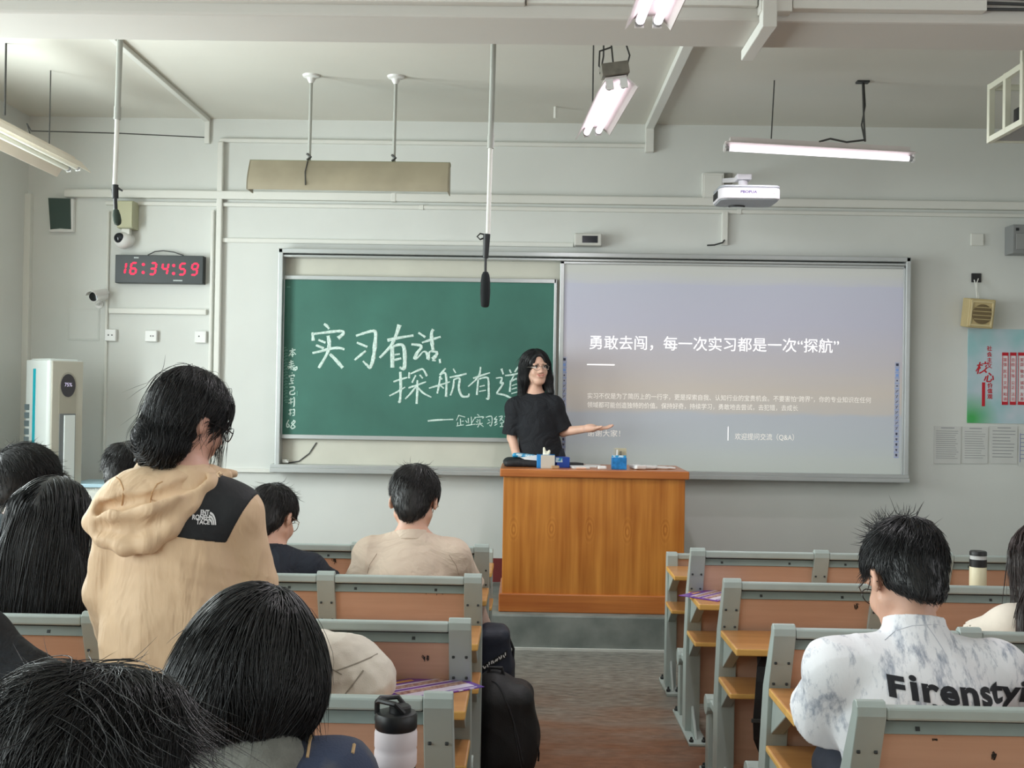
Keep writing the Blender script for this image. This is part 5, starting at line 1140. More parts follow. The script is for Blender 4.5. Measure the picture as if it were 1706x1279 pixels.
# ------------------------------------------------------------------ people: one soft skin per body, clothes and hair as its children
def skin(name, rgb):
    m = mat(name, rgb, .5, var=.06, vscale=14, bump=.04, bscale=180)
    p = m.node_tree.nodes['Principled BSDF']; p.inputs['Subsurface Weight'].default_value = .12; p.inputs['Subsurface Radius'].default_value = (.01, .004, .002)
    return m
skin_a = skin('skin_light', (224, 182, 160)); skin_b = skin('skin_warm', (208, 164, 142)); skin_c = skin('skin_rosy', (212, 166, 148))
def hair_mat(name, rgb, rough=.38):
    m = bpy.data.materials.new(name); m.use_nodes = True; N = m.node_tree.nodes; L = m.node_tree.links; p = N['Principled BSDF']
    tc = N.new('ShaderNodeTexCoord'); n = N.new('ShaderNodeTexNoise'); n.inputs['Scale'].default_value = 60; L.new(tc.outputs['Object'], n.inputs['Vector'])
    r = N.new('ShaderNodeValToRGB'); c = lin(rgb); r.color_ramp.elements[0].color = (*[v*.6 for v in c], 1); r.color_ramp.elements[1].color = (*[v*1.7 for v in c], 1); L.new(n.outputs['Fac'], r.inputs[0]); L.new(r.outputs[0], p.inputs['Base Color'])
    p.inputs['Roughness'].default_value = rough; p.inputs['Specular IOR Level'].default_value = .5; MATS[name] = m
    return m
hair_m = hair_mat('hair_black', (24, 25, 27)); hair_b = hair_mat('hair_soft_black', (30, 29, 29), .45)
eye_w = mat('eye_white', (226, 222, 218), .25); eye_d = mat('eye_dark', (30, 22, 18), .15); lip_m = mat('lips', (196, 122, 112), .4); brow_m = mat('eyebrow', (70, 58, 52), .8); teeth_m = mat('teeth', (230, 226, 216), .3)
glass_f = mat('glasses_metal', (170, 160, 150), .25, metal=.8); glass_k = mat('glasses_dark', (28, 28, 30), .3)
lens_m = mat('glasses_lens', (200, 205, 210), .02, alpha=.03)
shoe_m = mat('shoe_dark', (40, 40, 44), .6); jean_m = mat('trousers_dark', (40, 46, 60), .8, var=.1, vscale=30)
def V3(v): return np.array([v[0], v[1], v[2]], float)
def rotm(fa, yaw=0, pitch=0, roll=0):
    return np.array((Matrix.Rotation(R(fa+yaw), 3, 'Z') @ Matrix.Rotation(R(pitch), 3, 'X') @ Matrix.Rotation(R(roll), 3, 'Y')))
def head_prims(sd, c, Rh, s, ears=True, nose=True):
    P = lambda x, y, z: c+Rh@(np.array([x, y, z])*s)
    E = lambda p, r, k=.02, op='u', rot=None: sd.ell(P(*p), np.array(r)*s, Rh if rot is None else Rh@rot, k*s, op)
    E((0, -.012, .035), (.075, .095, .087)); E((0, .03, -.03), (.058, .062, .078), .03); E((0, .062, -.090), (.025, .024, .020), .025)
    for sx in (-1, 1):
        sd.cone(P(sx*.054, .0, -.045), P(sx*.016, .062, -.090), .020*s, .015*s, k=.03*s)
        E((sx*.034, .066, -.026), (.025, .022, .026), .02)
        E((sx*.031, .100, .010), (.017, .012, .009), .010, 's')
        E((sx*.030, .080, .030), (.024, .014, .008), .012)
        if ears:
            q = np.array(Matrix.Rotation(R(sx*18), 3, 'Z') @ Matrix.Rotation(R(-10), 3, 'X')); E((sx*.084, -.012, .0), (.009, .019, .032), .008, 'u', q); E((sx*.093, -.008, .004), (.006, .010, .017), .006, 's', q)
    if nose:
        sd.cone(P(0, .088, .022), P(0, .106, -.022), .007*s, .0115*s, k=.012*s)
        for sx in (-1, 1): E((sx*.013, .098, -.026), (.009, .010, .008), .008)
    E((0, .088, -.056), (.026, .012, .012), .012)
    return P
def hand_prims(sd, w, d, n, side, curl=20, s=1.0, spread=0.0, thumb_out=1.0):
    """w wrist, d along the fingers, n out of the back of the hand, side +1 when the thumb lies towards cross(d, n)"""
    w = V3(w); d = V3(d)/np.linalg.norm(d); n = V3(n)-d*(V3(n)@d); n /= np.linalg.norm(n); a = np.cross(d, n)*side
    M = np.stack([a, d, n], 1); sd.box(w+d*.045*s, np.array([.038, .048, .0135])*s, M, .0125*s, .02*s)
    sd.cone(w-d*.02*s, w+d*.02*s, .026*s, .026*s, k=.02*s)
    for off, L, r, cu in ((.028, .072, .0088, 1.0), (.0095, .080, .009, .95), (-.0095, .074, .0086, 1.08), (-.027, .058, .0076, 1.2)):
        p = w+d*.088*s+a*off*s; ang = 0; seg = [L*.45, L*.31, L*.26]; rr = r
        for i, l in enumerate(seg):
            ang += R(curl*cu*(1 if i else .6)); dd = d*math.cos(ang)-n*math.sin(ang)+a*spread*off*8
            q = p+dd*l*s; sd.cone(p, q, rr*s, rr*.9*s, k=.005*s); p = q; rr *= .9
    p = w+d*.028*s+a*.030*s-n*.004*s
    t1 = p+(d*.62+a*.75*thumb_out-n*.25)*.042*s; t2 = t1+(d*.9+a*.35*thumb_out-n*.3)*.032*s
    sd.cone(p, t1, .0135*s, .0105*s, k=.014*s); sd.cone(t1, t2, .0105*s, .0085*s, k=.005*s)
def grow(sd, hc, Rh, n, length, steps, flow, rad, seed, lift=0.0, off=(.000, .006), src=None, jit=.25, lenvar=.4, hs=1.0, drop=0.0):
    """lays n strands over a soft hair shape; flow gives the combing direction in head coordinates"""
    rg = np.random.RandomState(seed); V, F = sd.last
    loc = (V-hc)@Rh/hs; ok = np.ones(len(V), bool) if src is None else src(loc)
    idx = np.where(ok)[0]; idx = idx[rg.randint(0, len(idx), n)]; P = V[idx]+rg.normal(size=(n, 3))*.002
    L = length*(1-lenvar*rg.rand(n)); ds = (L/steps)[:, None]; o = rg.uniform(off[0], off[1], n); J = rg.normal(size=(n, 3))*jit; J2 = rg.normal(size=(n, 3))*jit*.5
    path = [P.copy()]
    for i in range(steps):
        g = sd.grad(P); lp = (P-hc)@Rh/hs; d = flow(lp)@Rh.T+J+J2*i/steps
        d[:, 2] -= drop*i/steps
        s = sd.sample(P); near = (s < .015)[:, None]
        dn = (d*g).sum(1, keepdims=True); d = np.where(near, d-g*dn*.9, d); d /= np.sqrt((d*d).sum(1, keepdims=True))+1e-9
        P = P+d*ds+g*lift*ds
        s = sd.sample(P); P = P+sd.grad(P)*np.clip(o-s, 0, None)[:, None]
        path.append(P.copy())
    path = np.stack(path, 1); t = np.linspace(0, 1, steps+1)
    r = (rad*rg.uniform(.6, 1.25, n))[:, None]*(np.minimum(1, .5+t*6)*np.clip(1.05-t**3, .06, 1))[None]
    return tubes(path, r)
def hair_obj(sd, h, m, root, specs, hc, Rh, hs, name='hair'):
    V, F = sd.arrays(h); sd.last = (V, F); VV = [V]; FF = [F]; o = len(V)
    for sp in specs:
        v, f = grow(sd, hc, Rh, hs=hs, **sp); VV.append(v); FF.append(f+o); o += len(v)
    V = np.concatenate(VV)-V3(root.location); F = np.concatenate(FF); me = quads_mesh(name, V, F)
    return link(name, me, root, m, smooth=True)
def unit(a): return a/(np.sqrt((a*a).sum(-1, keepdims=True))+1e-9)
def flow_short(whorl, down=.35, swirl=.4):
    w = np.array(whorl)
    def fn(p): q = p-w; d = unit(q)+swirl*np.cross(unit(q), unit(p)); d[:, 2] -= down; return d
    return fn
def flow_long(part_x=0.0, out=.6, back=.25):
    def fn(p):
        d = np.zeros_like(p); top = np.clip((p[:, 2]-.02)/.1, 0, 1); d[:, 0] = np.sign(p[:, 0]-part_x)*out*top; d[:, 1] = -back*top; d[:, 2] = -1.0+.3*top; return d
    return fn
class Human:
    def __init__(s, label, hc, fa, hrot, neck, shL, shR, armL, armR, pel, sc=1.0, hs=1.0, skin=None, seated=True, floor=0.0, base=None, group=None):
        s.sc = sc; s.hs = hs; s.fa = fa; s.floor = floor
        s.hc = V3(hc); s.Rh = rotm(fa, *hrot); s.neck = V3(neck); s.sh = [V3(shL), V3(shR)]; s.arm = [armL, armR]; s.pel = V3(pel); s.seated = seated; s.skin = skin or skin_a
        s.up = (s.neck-s.pel)/np.linalg.norm(s.neck-s.pel); r = s.sh[1]-s.sh[0]; r = r-s.up*(r@s.up); s.rt = r/np.linalg.norm(r); s.fw = np.cross(s.up, s.rt); s.Rt = np.stack([s.rt, s.fw, s.up], 1)
        s.root = thing('person', (s.pel[0], s.pel[1], floor) if base is None else base, label, 'person', group); s.off = V3(s.root.location)
        F = rotm(fa); f = F@np.array([0, 1, 0]); rt = F@np.array([1, 0, 0]); s.leg = []
        for sg in (-1, 1):
            hip = s.pel+rt*sg*.09*sc
            if seated: kn = hip+f*.42*sc+np.array([0, 0, .02]); kn[2] = .50; an = kn+f*(-.06); an[2] = floor+.085
            else: kn = hip+f*.01; kn[2] = (s.pel[2]+floor)/2+.02; an = kn-f*.02; an[2] = floor+.085
            s.leg.append((hip, kn, an, f))
    def body(s, h=.007, hands=((None, None, 20), (None, None, 20)), ears=True):
        sd = Soft(); k = s.sc
        s.P = head_prims(sd, s.hc, s.Rh, s.hs, ears)
        sd.cone(s.neck-s.up*.03, s.hc+s.Rh@np.array([0, -.018, -.055])*s.hs, .055*k, .050*k, k=.03)
        sd.ell(s.pel, np.array([.150, .105, .11])*k, s.Rt, .04).ell(s.pel+s.up*.19*k, np.array([.125, .09, .15])*k, s.Rt, .05).ell(s.neck-s.up*.17*k, np.array([.145, .10, .16])*k, s.Rt, .05)
        sd.cone(s.sh[0], s.sh[1], .05*k, k=.04)
        for i, sg in ((0, -1), (1, 1)):
            el, wr = V3(s.arm[i][0]), V3(s.arm[i][1]); sd.cone(s.neck+s.up*.015, s.sh[i], .042*k, .048*k, k=.04)
            sd.cone(s.sh[i], el, .047*k, .037*k, k=.02).cone(el, wr, .037*k, .026*k, k=.015)
            d, n, cu = hands[i]; d = wr-el if d is None else d; n = np.array([0, 0, 1.]) if n is None else n
            hand_prims(sd, wr, d, n, -sg if len(hands[i]) == 3 and not isinstance(cu, tuple) else cu[1], cu if not isinstance(cu, tuple) else cu[0], k)
            hip, kn, an, f = s.leg[i]; sd.cone(hip, kn, .075*k, .055*k, k=.03).cone(kn, an, .052*k, .036*k, k=.02).cone(an+np.array([0, 0, -.03]), an+f*.12+np.array([0, 0, -.045]), .036, .03, k=.03)
        s.bodyo = soft_obj('body', sd, h, s.skin, s.root, s.off); return sd
    def trousers(s, m=None, h=.012, grow_=.014):
        sd = Soft(); k = s.sc; sd.ell(s.pel, np.array([.165, .12, .12])*k, s.Rt, .04).ell(s.pel+s.up*.12, np.array([.14, .105, .10])*k, s.Rt, .05)
        for hip, kn, an, f in s.leg: sd.cone(hip, kn, .092*k, .068*k, k=.03).cone(kn, an+np.array([0, 0, .02]), .068*k, .058*k, k=.02, flat=True)
        sd.warp(fold(int(abs(s.pel[0])*97) % 50, .006, 22)); soft_obj('trousers', sd, h, m or jean_m, s.root, s.off)
    def shoes(s, m=None):
        for hip, kn, an, f in s.leg:
            sd = Soft().cone(an+np.array([0, 0, -.02]), an+f*.13+np.array([0, 0, -.045]), .045, .038, k=.03).cone(an-f*.03+np.array([0, 0, -.045]), an+f*.1+np.array([0, 0, -.05]), .04, .04, k=.02).cut((0, 0, s.floor+.002), (0, 0, -1))
            soft_obj('shoe', sd, .008, m or shoe_m, s.root, s.off)
    def top_sd(s, g=.016, sleeve=.55, sw=.072, seed=1, amp=.006, freq=20, hem=.0, neck_r=.062, wide=1.0, long=False, neck_drop=.0, k2=.05, drop=None, cuff=.012):
        """shirt: torso, shoulders and sleeves with a neck opening; sleeve = share of the arm that is covered"""
        sd = Soft(); k = s.sc
        sd.ell(s.pel+s.up*.02, np.array([.150*wide+g, .108+g, .12+g])*k, s.Rt, .04).ell(s.pel+s.up*.20*k, np.array([.138*wide+g, .10+g, .17+g])*k, s.Rt, .06).ell(s.neck-s.up*.17*k, np.array([.152*wide+g, .108+g, .165+g])*k, s.Rt, k2)
        sd.cone(s.sh[0], s.sh[1], (.052+g)*k, k=.04)
        for i in (0, 1):
            el, wr = V3(s.arm[i][0]), V3(s.arm[i][1]); sd.cone(s.neck-s.up*.012, s.sh[i], (.042+g*.8)*k, (.050+g)*k, k=.04)
            t = sleeve*2
            if t <= 1: sd.cone(s.sh[i], s.sh[i]+(el-s.sh[i])*t, (.050+g)*k, sw*k, k=.03, flat=True); e = s.sh[i]+(el-s.sh[i])*t; a = e-(el-s.sh[i])*.12; b = e+(el-s.sh[i])*.1
            else:
                u = min(t-1, 1); sd.cone(s.sh[i], el, (.050+g)*k, sw*.9*k, k=.03).cone(el, el+(wr-el)*u, sw*.9*k, sw*.72*k, k=.02, flat=True); e = el+(wr-el)*u; a = e-(wr-el)*.08; b = e+(wr-el)*.08
        sd.warp(fold(seed, amp, freq))
        for i in (0, 1):
            el, wr = V3(s.arm[i][0]), V3(s.arm[i][1]); t = sleeve*2
            if t <= 1: e = s.sh[i]+(el-s.sh[i])*t; u = el-s.sh[i]; rr = sw*k-cuff
            else: e = el+(wr-el)*min(t-1, 1); u = wr-el; rr = sw*.72*k-cuff
            sd.cone(e-u*.10, e+u*.12, rr, rr*1.04, k=.006, op='s')
        nb = s.neck-s.up*(.0+neck_drop); nt = s.hc+s.Rh@np.array([0, -.018, -.055])*s.hs
        nd = unit((nt-s.neck)+s.up*.06); sd.cone(nb+nd*.028, nb+nd*.2, neck_r, neck_r*1.9, k=.008, op='s')
        return sd
    def collar(s, m, neck_r=.062, h=.0045):
        nb = s.neck; nt = s.hc+s.Rh@np.array([0, -.018, -.055])*s.hs; nd = unit((nt-s.neck)+s.up*.06)
        sd = Soft().cone(nb-nd*.012, nb+nd*.030, neck_r+.016, neck_r+.007, k=.004, flat=True).cone(nb-nd*.1, nb+nd*.12, neck_r+.001, neck_r+.001, k=.003, op='s').cut(nb-nd*.012, -nd)
        soft_obj('collar', sd, h, m, s.root, s.off)
    def eyes(s, smile=False):
        P = s.P; hs = s.hs
        for sx in (-1, 1):
            c = P(sx*.031, .0795, .010); sd = Soft().ell(c, np.array([.0125, .0125, .0115])*hs); e = soft_obj('eye', sd, .003, eye_w, s.root, s.off)
            d = s.Rh@np.array([0, 1, 0]); sd = Soft().ell(c+d*.0095*hs, np.array([.0052, .0040, .0052])*hs, s.Rh); soft_obj('iris', sd, .0015, eye_d, e, s.off)
            sd = Soft().cone(P(sx*.014, .096, .030), P(sx*.046, .084, .033), 0.0026*hs, .0014*hs); soft_obj('eyebrow', sd, .0018, brow_m, s.root, s.off)
            sd = Soft().cone(P(sx*.019, .0920, .0155), P(sx*.032, .0925, .0200), .0011*hs).cone(P(sx*.032, .0925, .0200), P(sx*.044, .086, .0150), .0011*hs); soft_obj('eyelid', sd, .0012, brow_m, s.root, s.off)
        sd = Soft()
        n = 6; up = [(-.027+.054*i/n, .097-.35*(i/n-.5)**2*.06-(.006 if i in (0, n) else 0), -.0495+.010*(2*i/n-1)**2) for i in range(n+1)]
        lo = [(-.025+.050*i/n, .096-(.006 if i in (0, n) else 0), -.0605+.0205*(2*i/n-1)**2) for i in range(n+1)]
        for q in (up, lo):
            for a, b in zip(q, q[1:]): sd.cone(P(*a), P(*b), .0030*hs, k=.003)
        soft_obj('lips', sd, .0018, lip_m, s.root, s.off)
        if smile: sd = Soft().ell(P(0, .0925, -.0535), np.array([.019, .0045, .0045])*hs, s.Rh); soft_obj('teeth', sd, .0018, teeth_m, s.root, s.off)
    def glasses(s, m, rx=.024, rz=.019):
        P = s.P; g = thing('glasses', s.root.location, None, None); 
        bpy.data.objects.remove(g)
        mb = MB(); o = Vector(s.off)
        for sx in (-1, 1):
            pts = [Vector(P(sx*.033+rx*math.cos(a), .112-.010*abs(math.cos(a))*(1 if math.cos(a)*sx > 0 else .1), .006+rz*math.sin(a)))-o for a in np.linspace(0, 2*math.pi, 17)]
            mb.tube(pts, .0016, 5, cap=False)
            mb.tube([Vector(P(sx*(.033+rx), .102, .010))-o, Vector(P(sx*.080, .07, .012))-o, Vector(P(sx*.088, -.004, .012))-o, Vector(P(sx*.088, -.03, -.012))-o], .0016, 5)
        mb.tube([Vector(P(-.010, .112, .010))-o, Vector(P(0, .115, .013))-o, Vector(P(.010, .112, .010))-o], .0016, 5)
        gl = mb.build('glasses', m, s.root, smooth=True)
        for sx in (-1, 1):
            vs = [Vector(P(sx*.033+rx*.95*math.cos(a), .110-.008*abs(math.cos(a)), .006+rz*.95*math.sin(a)))-o for a in np.linspace(0, 2*math.pi, 17)[:-1]]
            MB().add(vs, [tuple(range(16))]).build('lens', lens_m, gl)
def on_cloth(px, py, bvh):                # where the line of sight through a photo point meets a garment
    h = bvh.ray_cast(Vector((0, 0, HC)), ray(px, py)); return h[0] if h[0] is not None else at(px, py, 2.8)
def seated(label, hc, fa=0, hrot=(0, -20, 0), d=4.25, lean=None, shw=.165, sc=1.0, hs=1.0, skin=None, shift=(0, 0), arms=None, torso=.47, nk=(-.035, -.135), dpel=.26, roll=0, pelx=None):
    """someone sitting on the bench row at depth d with the head at hc"""
    hc = V3(hc); F = rotm(fa); f = F@np.array([0, 1, 0]); rt = F@np.array([1, 0, 0])
    Rb = rotm(fa, 0, hrot[1]*.5, 0); neck = hc+Rb@np.array([0, nk[0], nk[1]])*hs
    pel = np.array([neck[0] if pelx is None else pelx, d+dpel, .535])
    v = neck-pel; up = v/np.linalg.norm(v)
    rr = rt-up*(rt@up); rr /= np.linalg.norm(rr); rr = rr*math.cos(R(roll))+np.array([0, 0, 1])*math.sin(R(roll)); fw = np.cross(up, rr)
    sh = [neck-up*.075*sc+rr*sg*shw*sc+fw*.012 for sg in (-1, 1)]
    arm = []
    for i, sg in ((0, -1), (1, 1)):
        if arms and arms[i] is not None: arm.append(arms[i]); continue
        el = sh[i]+rr*sg*.06+fw*.10-np.array([0, 0, .22]); el[2] = max(el[2], .74)
        wr = el+f*.22-rt*sg*.09; wr[2] = .715; wr[1] = max(wr[1], d+.62) if fa == 0 else wr[1]
        L = np.linalg.norm(wr-el); wr = el+(wr-el)/L*min(L, .27) if L > .27 else wr
        wr[2] = max(wr[2], .712); arm.append((el, wr))
    return Human(label, hc, fa, hrot, neck, sh[0], sh[1], arm[0], arm[1], pel, sc, hs, skin)
def project_text(name, body, size, origin, ux, uy, dirn, bvh, m, root, align='LEFT', bold=0.0, lift=.0025, sx=1.0, cuts=2, arrays=None):
    """lettering laid onto a curved garment"""
    v, f = text_arrays(body, size, align, bold) if arrays is None else arrays
    ux = Vector(ux); uy = Vector(uy); dn = Vector(dirn).normalized(); o = Vector(origin)
    bm = bmesh.new(); vs = [bm.verts.new((x*sx, y, 0)) for x, y, z in v]
    for q in f:
        try: bm.faces.new([vs[i] for i in q])
        except ValueError: pass
    bmesh.ops.triangulate(bm, faces=bm.faces)
    for _ in range(cuts):
        e = [x for x in bm.edges if x.calc_length() > size*.12]
        if e: bmesh.ops.subdivide_edges(bm, edges=e, cuts=1); bmesh.ops.triangulate(bm, faces=[q for q in bm.faces if len(q.verts) > 3])
    for w in bm.verts:
        p = o+ux*w.co.x+uy*w.co.y; h = bvh.ray_cast(p-dn*.4, dn)
        w.co = (h[0]-dn*lift if h[0] is not None else p)-root.location
    me = bpy.data.meshes.new(name); bm.to_mesh(me); bm.free()
    return link(name, me, root, m)
tee_beige = mat('tee_beige', (208, 190, 172), .85, var=.03, vscale=12, bump=.12, bscale=260, crease=.5, cscale=6)
tee_navy = mat('tee_navy', (28, 34, 46), .85, var=.06, vscale=12, bump=.12, bscale=260, crease=.5, cscale=7)
tee_black = mat('tee_black', (22, 25, 31), .85, var=.05, vscale=12, bump=.12, bscale=260, crease=.5, cscale=7)
dark_top = mat('top_charcoal', (52, 62, 66), .85, var=.08, vscale=10, bump=.12, bscale=200, crease=.5, cscale=7)
shirt_w = mat('shirt_cream', (226, 218, 204), .8, var=.03, vscale=12, bump=.1, bscale=200)
def short_bulk(hc, Rh, s, top=.016, side=.009, nape=-.095, slope=.86, wide=0.0):
    """cropped cut: fuller cap on top, close sides, ears free, hair tapering down the nape"""
    P = lambda x, y, z: hc+Rh@(np.array([x, y, z])*s)
    sd = Soft().ell(P(0, -.012, .060), np.array([.076+side+.003+wide, .094+top*.8, .066+top])*s, Rh)
    sd.ell(P(0, -.017, .032), np.array([.075+side+wide, .096+side, .090])*s, Rh, .02*s)
    sd.ell(P(0, -.058, -.035), np.array([.060, .052, .060])*s, Rh, .03*s)
    sd.cut(P(0, -.1, nape), Rh@np.array([0, slope, -1.0]), .012*s)
    for sx in (-1, 1):
        sd.ell(P(sx*.090, -.006, -.006), np.array([.026, .030, .040])*s, Rh, .010*s, 's'); sd.ell(P(sx*.092, -.075, -.105), np.array([.058, .064, .070])*s, Rh, .015*s, 's')
    sd.ell(P(0, .125, -.02), np.array([.085, .072, .09])*s, Rh, .02*s, 's')
    return sd
nape = lambda zmin: (lambda p: p[:, 2] > zmin)

# ------------------------------------------------ speaker behind the podium, facing the class
Y0 = 7.72; J = lambda x, y, dy=0: V3(at(x, y, Y0+dy))
hc = J(893, 614); sp = Human('smiling woman in a black tee standing behind the podium with one arm held out', hc, 180, (20, 0, 3), J(889, 657, .02), J(922, 676), J(859, 678),
    (J(938, 719, .02), J(984, 713, -.12)), (J(853, 728, .02), J(866, 780, -.10)), np.array([J(903, 700)[0], Y0+.02, PLZ+.93]), sc=.93, hs=.98, skin=skin_a, seated=False, floor=PLZ)
# her left arm is the one at the picture's right
sp.body(.0055, hands=((np.array([1, -.10, .02]), np.array([.05, .15, -1.0]), (12, -1)), (None, np.array([-.6, -.6, .3]), 25)), ears=True)
sd = sp.top_sd(g=.018, sleeve=.46, sw=.078, seed=4, amp=.006, freq=17, wide=.92, neck_r=.062, cuff=.014, neck_drop=.034)
for t in (.0, .1, .2, .3): sd.ell(sp.pel+sp.up*t, (.138, .118, .13), sp.Rt, .04)
tee_o = soft_obj('tee', sd, .006, tee_black, sp.root, sp.off)
sp.trousers(jean_m); sp.shoes(); sp.eyes(True); sp.glasses(glass_f)
hs = sp.hs; Rh = sp.Rh; P = sp.P
hb = Soft().ell(P(0, -.020, .046), np.array([.090, .110, .096])*hs, Rh)
for sx in (-1, 1):                                        # sx +1: her right, the picture's left
    top_ = P(sx*.074, -.02, .03); mid = P(sx*.090, -.015, -.06)
    end = J(870 if sx > 0 else 917, 664 if sx > 0 else 652, .0); hb.cone(top_, mid, .028, .028, k=.03).cone(mid, end, .030, .030 if sx > 0 else .022, k=.03)
    if sx > 0: hb.cone(end, J(866, 676, -.02), .028, .014, k=.03)
hb.ell(P(0, -.085, -.09), np.array([.095, .050, .15]), Rh, .05)
hb.ell(P(0, .120, -.030), np.array([.078, .092, .098])*hs, Rh, .008, 's').ell(P(0, .108, .055), np.array([.046, .050, .052])*hs, Rh, .012, 's').ell(P(0, .07, -.16), np.array([.050, .09, .10]), Rh, .02, 's')
hair_obj(hb, .005, hair_m, sp.root, [dict(n=2200, length=.22, steps=9, flow=flow_long(.0, .9, .35), rad=.0014, seed=1, jit=.08, off=(.0, .004), src=lambda p: (p[:, 2] > -.05) & ((p[:, 1] < .06) | ((p[:, 2] > .07) & (np.abs(p[:, 0]) > .012))) & ~((np.abs(p[:, 0]) < .055) & (p[:, 2] < .06) & (p[:, 1] > .03))), dict(n=700, length=.10, steps=6, flow=flow_long(.0, .9, .1), rad=.0013, seed=2, jit=.10, off=(.0, .005), src=lambda p: (p[:, 1] < .05) & (np.abs(p[:, 0]) > .062))], hc, Rh, hs)

# ------------------------------------------------ seated men with short hair
def man_short(label, hc, d, hrot, top_m, seed, skin, hs=1.0, lean_dx=0, glasses=None, hairkw=None, n=1700, length=.06, lift=.06, shw=.17, sleeve=.45, sw=.085, whorl=(0, -.06, .125), g=.018, sc=1.0, roll=0, arms=None, amp=.007, dpel=.26, wide=1.0, res=.007, pelx=None, hair=None, body_h=.007, neckr=.062, tuft=None):
    h = seated(label, hc, 0, hrot, d, sc=sc, hs=hs, skin=skin, shw=shw, arms=arms, dpel=dpel, pelx=pelx, roll=roll); h.body(body_h)
    if top_m is not None: h.sd = h.top_sd(g=g, sleeve=sleeve, sw=sw, seed=seed, amp=amp, neck_r=neckr, wide=wide); h.top = soft_obj('tee', h.sd, res, top_m, h.root, h.off)
    h.trousers(); h.shoes(); kw = {}; kw.update(hairkw or {})
    if top_m is not None: h.collar(top_m, neckr)
    hb = short_bulk(h.hc, h.Rh, hs, **kw)
    hair_obj(hb, .005, hair or hair_b, h.root, [dict(n=n, length=length, steps=6, flow=flow_short(whorl, .25, .35), rad=.0012, seed=seed, lift=lift, jit=.16, off=(.0005, .004), src=lambda p: p[:, 2] > .04),
             dict(n=int(n*.8), length=.026, steps=4, flow=lambda p: np.stack([p[:, 0]*.5, p[:, 1]*.5, p[:, 0]*0-1], 1), rad=.0010, seed=seed+50, lift=.04, jit=.18, off=(.0003, .002), src=lambda p: p[:, 2] < .07)]+(tuft or []), h.hc, h.Rh, hs)
    if glasses: h.glasses(glasses)
    return h
Yh = 4.66
loose = [dict(n=90, length=.05, steps=5, flow=flow_short((0, -.06, .12), .0, .3), rad=.0009, seed=70, lift=.5, jit=.3, off=(.001, .004), src=lambda p: p[:, 2] > .11)]
m1 = man_short('young man with short black hair in a beige tee, seated in the middle', at(690, 838, Yh), DB, (-6, -24, 0), tee_beige, 11, skin_b, hs=1.10, glasses=glass_f, shw=.166, hairkw=dict(top=.018, side=.007, wide=.003, nape=-.128), wide=1.02, pelx=at(684, 900, DB+.26).x, amp=.009, tuft=loose)
m2 = man_short('man with short black hair and glasses in a navy tee, beside the woman in beige', at(455, 866, Yh), DB, (-22, -24, -4), tee_navy, 12, skin_b, hs=1.03, glasses=glass_f, hairkw=dict(top=.018, side=.006, nape=-.115), length=.05, tuft=loose)
m3 = man_short('person with tousled black hair and dark jacket at the left edge', at(44, 808, Yh), DB, (-30, -12, 0), dark_top, 13, skin_b, hs=1.14, glasses=None, sleeve=.95, sw=.075, hairkw=dict(top=.024, side=.018, nape=-.11), length=.09, lift=.03, g=.03, whorl=(-.04, -.10, .06), tuft=loose)
m4 = man_short('person in the farthest row mostly hidden behind the standing woman', at(212, 790, 5.5), DA, (-20, -16, 0), tee_black, 14, skin_b, hs=1.06, length=.08, lift=.12, hairkw=dict(top=.022, side=.016))
# ------------------------------------------------ man in the printed white shirt, right
shirt_p = bpy.data.materials.new('brushed_white_shirt'); shirt_p.use_nodes = True; nt = shirt_p.node_tree; N = nt.nodes; L = nt.links; P_ = N['Principled BSDF']; P_.inputs['Roughness'].default_value = .85
tc = N.new('ShaderNodeTexCoord'); mp = N.new('ShaderNodeMapping'); mp.inputs['Scale'].default_value = (26, 10, 9); mp.inputs['Rotation'].default_value = (0, R(38), 0); L.new(tc.outputs['Object'], mp.inputs[0])
n1 = N.new('ShaderNodeTexNoise'); n1.inputs['Scale'].default_value = 1.5; n1.inputs['Detail'].default_value = 7; n1.inputs['Roughness'].default_value = .68; L.new(mp.outputs[0], n1.inputs['Vector'])
n2 = N.new('ShaderNodeTexNoise'); n2.inputs['Scale'].default_value = 4.2; n2.inputs['Detail'].default_value = 2; L.new(tc.outputs['Object'], n2.inputs['Vector'])
ma = N.new('ShaderNodeMath'); ma.operation = 'MULTIPLY_ADD'; ma.inputs[1].default_value = .35; L.new(n2.outputs['Fac'], ma.inputs[0]); L.new(n1.outputs['Fac'], ma.inputs[2])
cr = N.new('ShaderNodeValToRGB'); cr.color_ramp.elements[0].position = .68; cr.color_ramp.elements[1].position = .84; cr.color_ramp.elements[0].color = (*lin((226, 228, 232)), 1); cr.color_ramp.elements[1].color = (*lin((150, 158, 172)), 1)
L.new(ma.outputs[0], cr.inputs[0]); L.new(cr.outputs[0], P_.inputs['Base Color'])
bp = N.new('ShaderNodeBump'); bp.inputs['Strength'].default_value = .25; bp.inputs['Distance'].default_value = .01; L.new(n1.outputs['Fac'], bp.inputs['Height']); L.new(bp.outputs[0], P_.inputs['Normal'])
Yg = 3.02; hcg = at(1508, 972, Yg)
shl, shr = at(1448, 1106, 2.93), at(1668, 1085, 2.95)
aL = (V3(at(1374, 1206, 3.06)), np.array([at(1352, 1215, 3.17).x+.10, 3.26, .715])); aR = (V3(at(1725, 1185, 3.02)), np.array([at(1690, 1200, 3.2).x, 3.27, .715]))
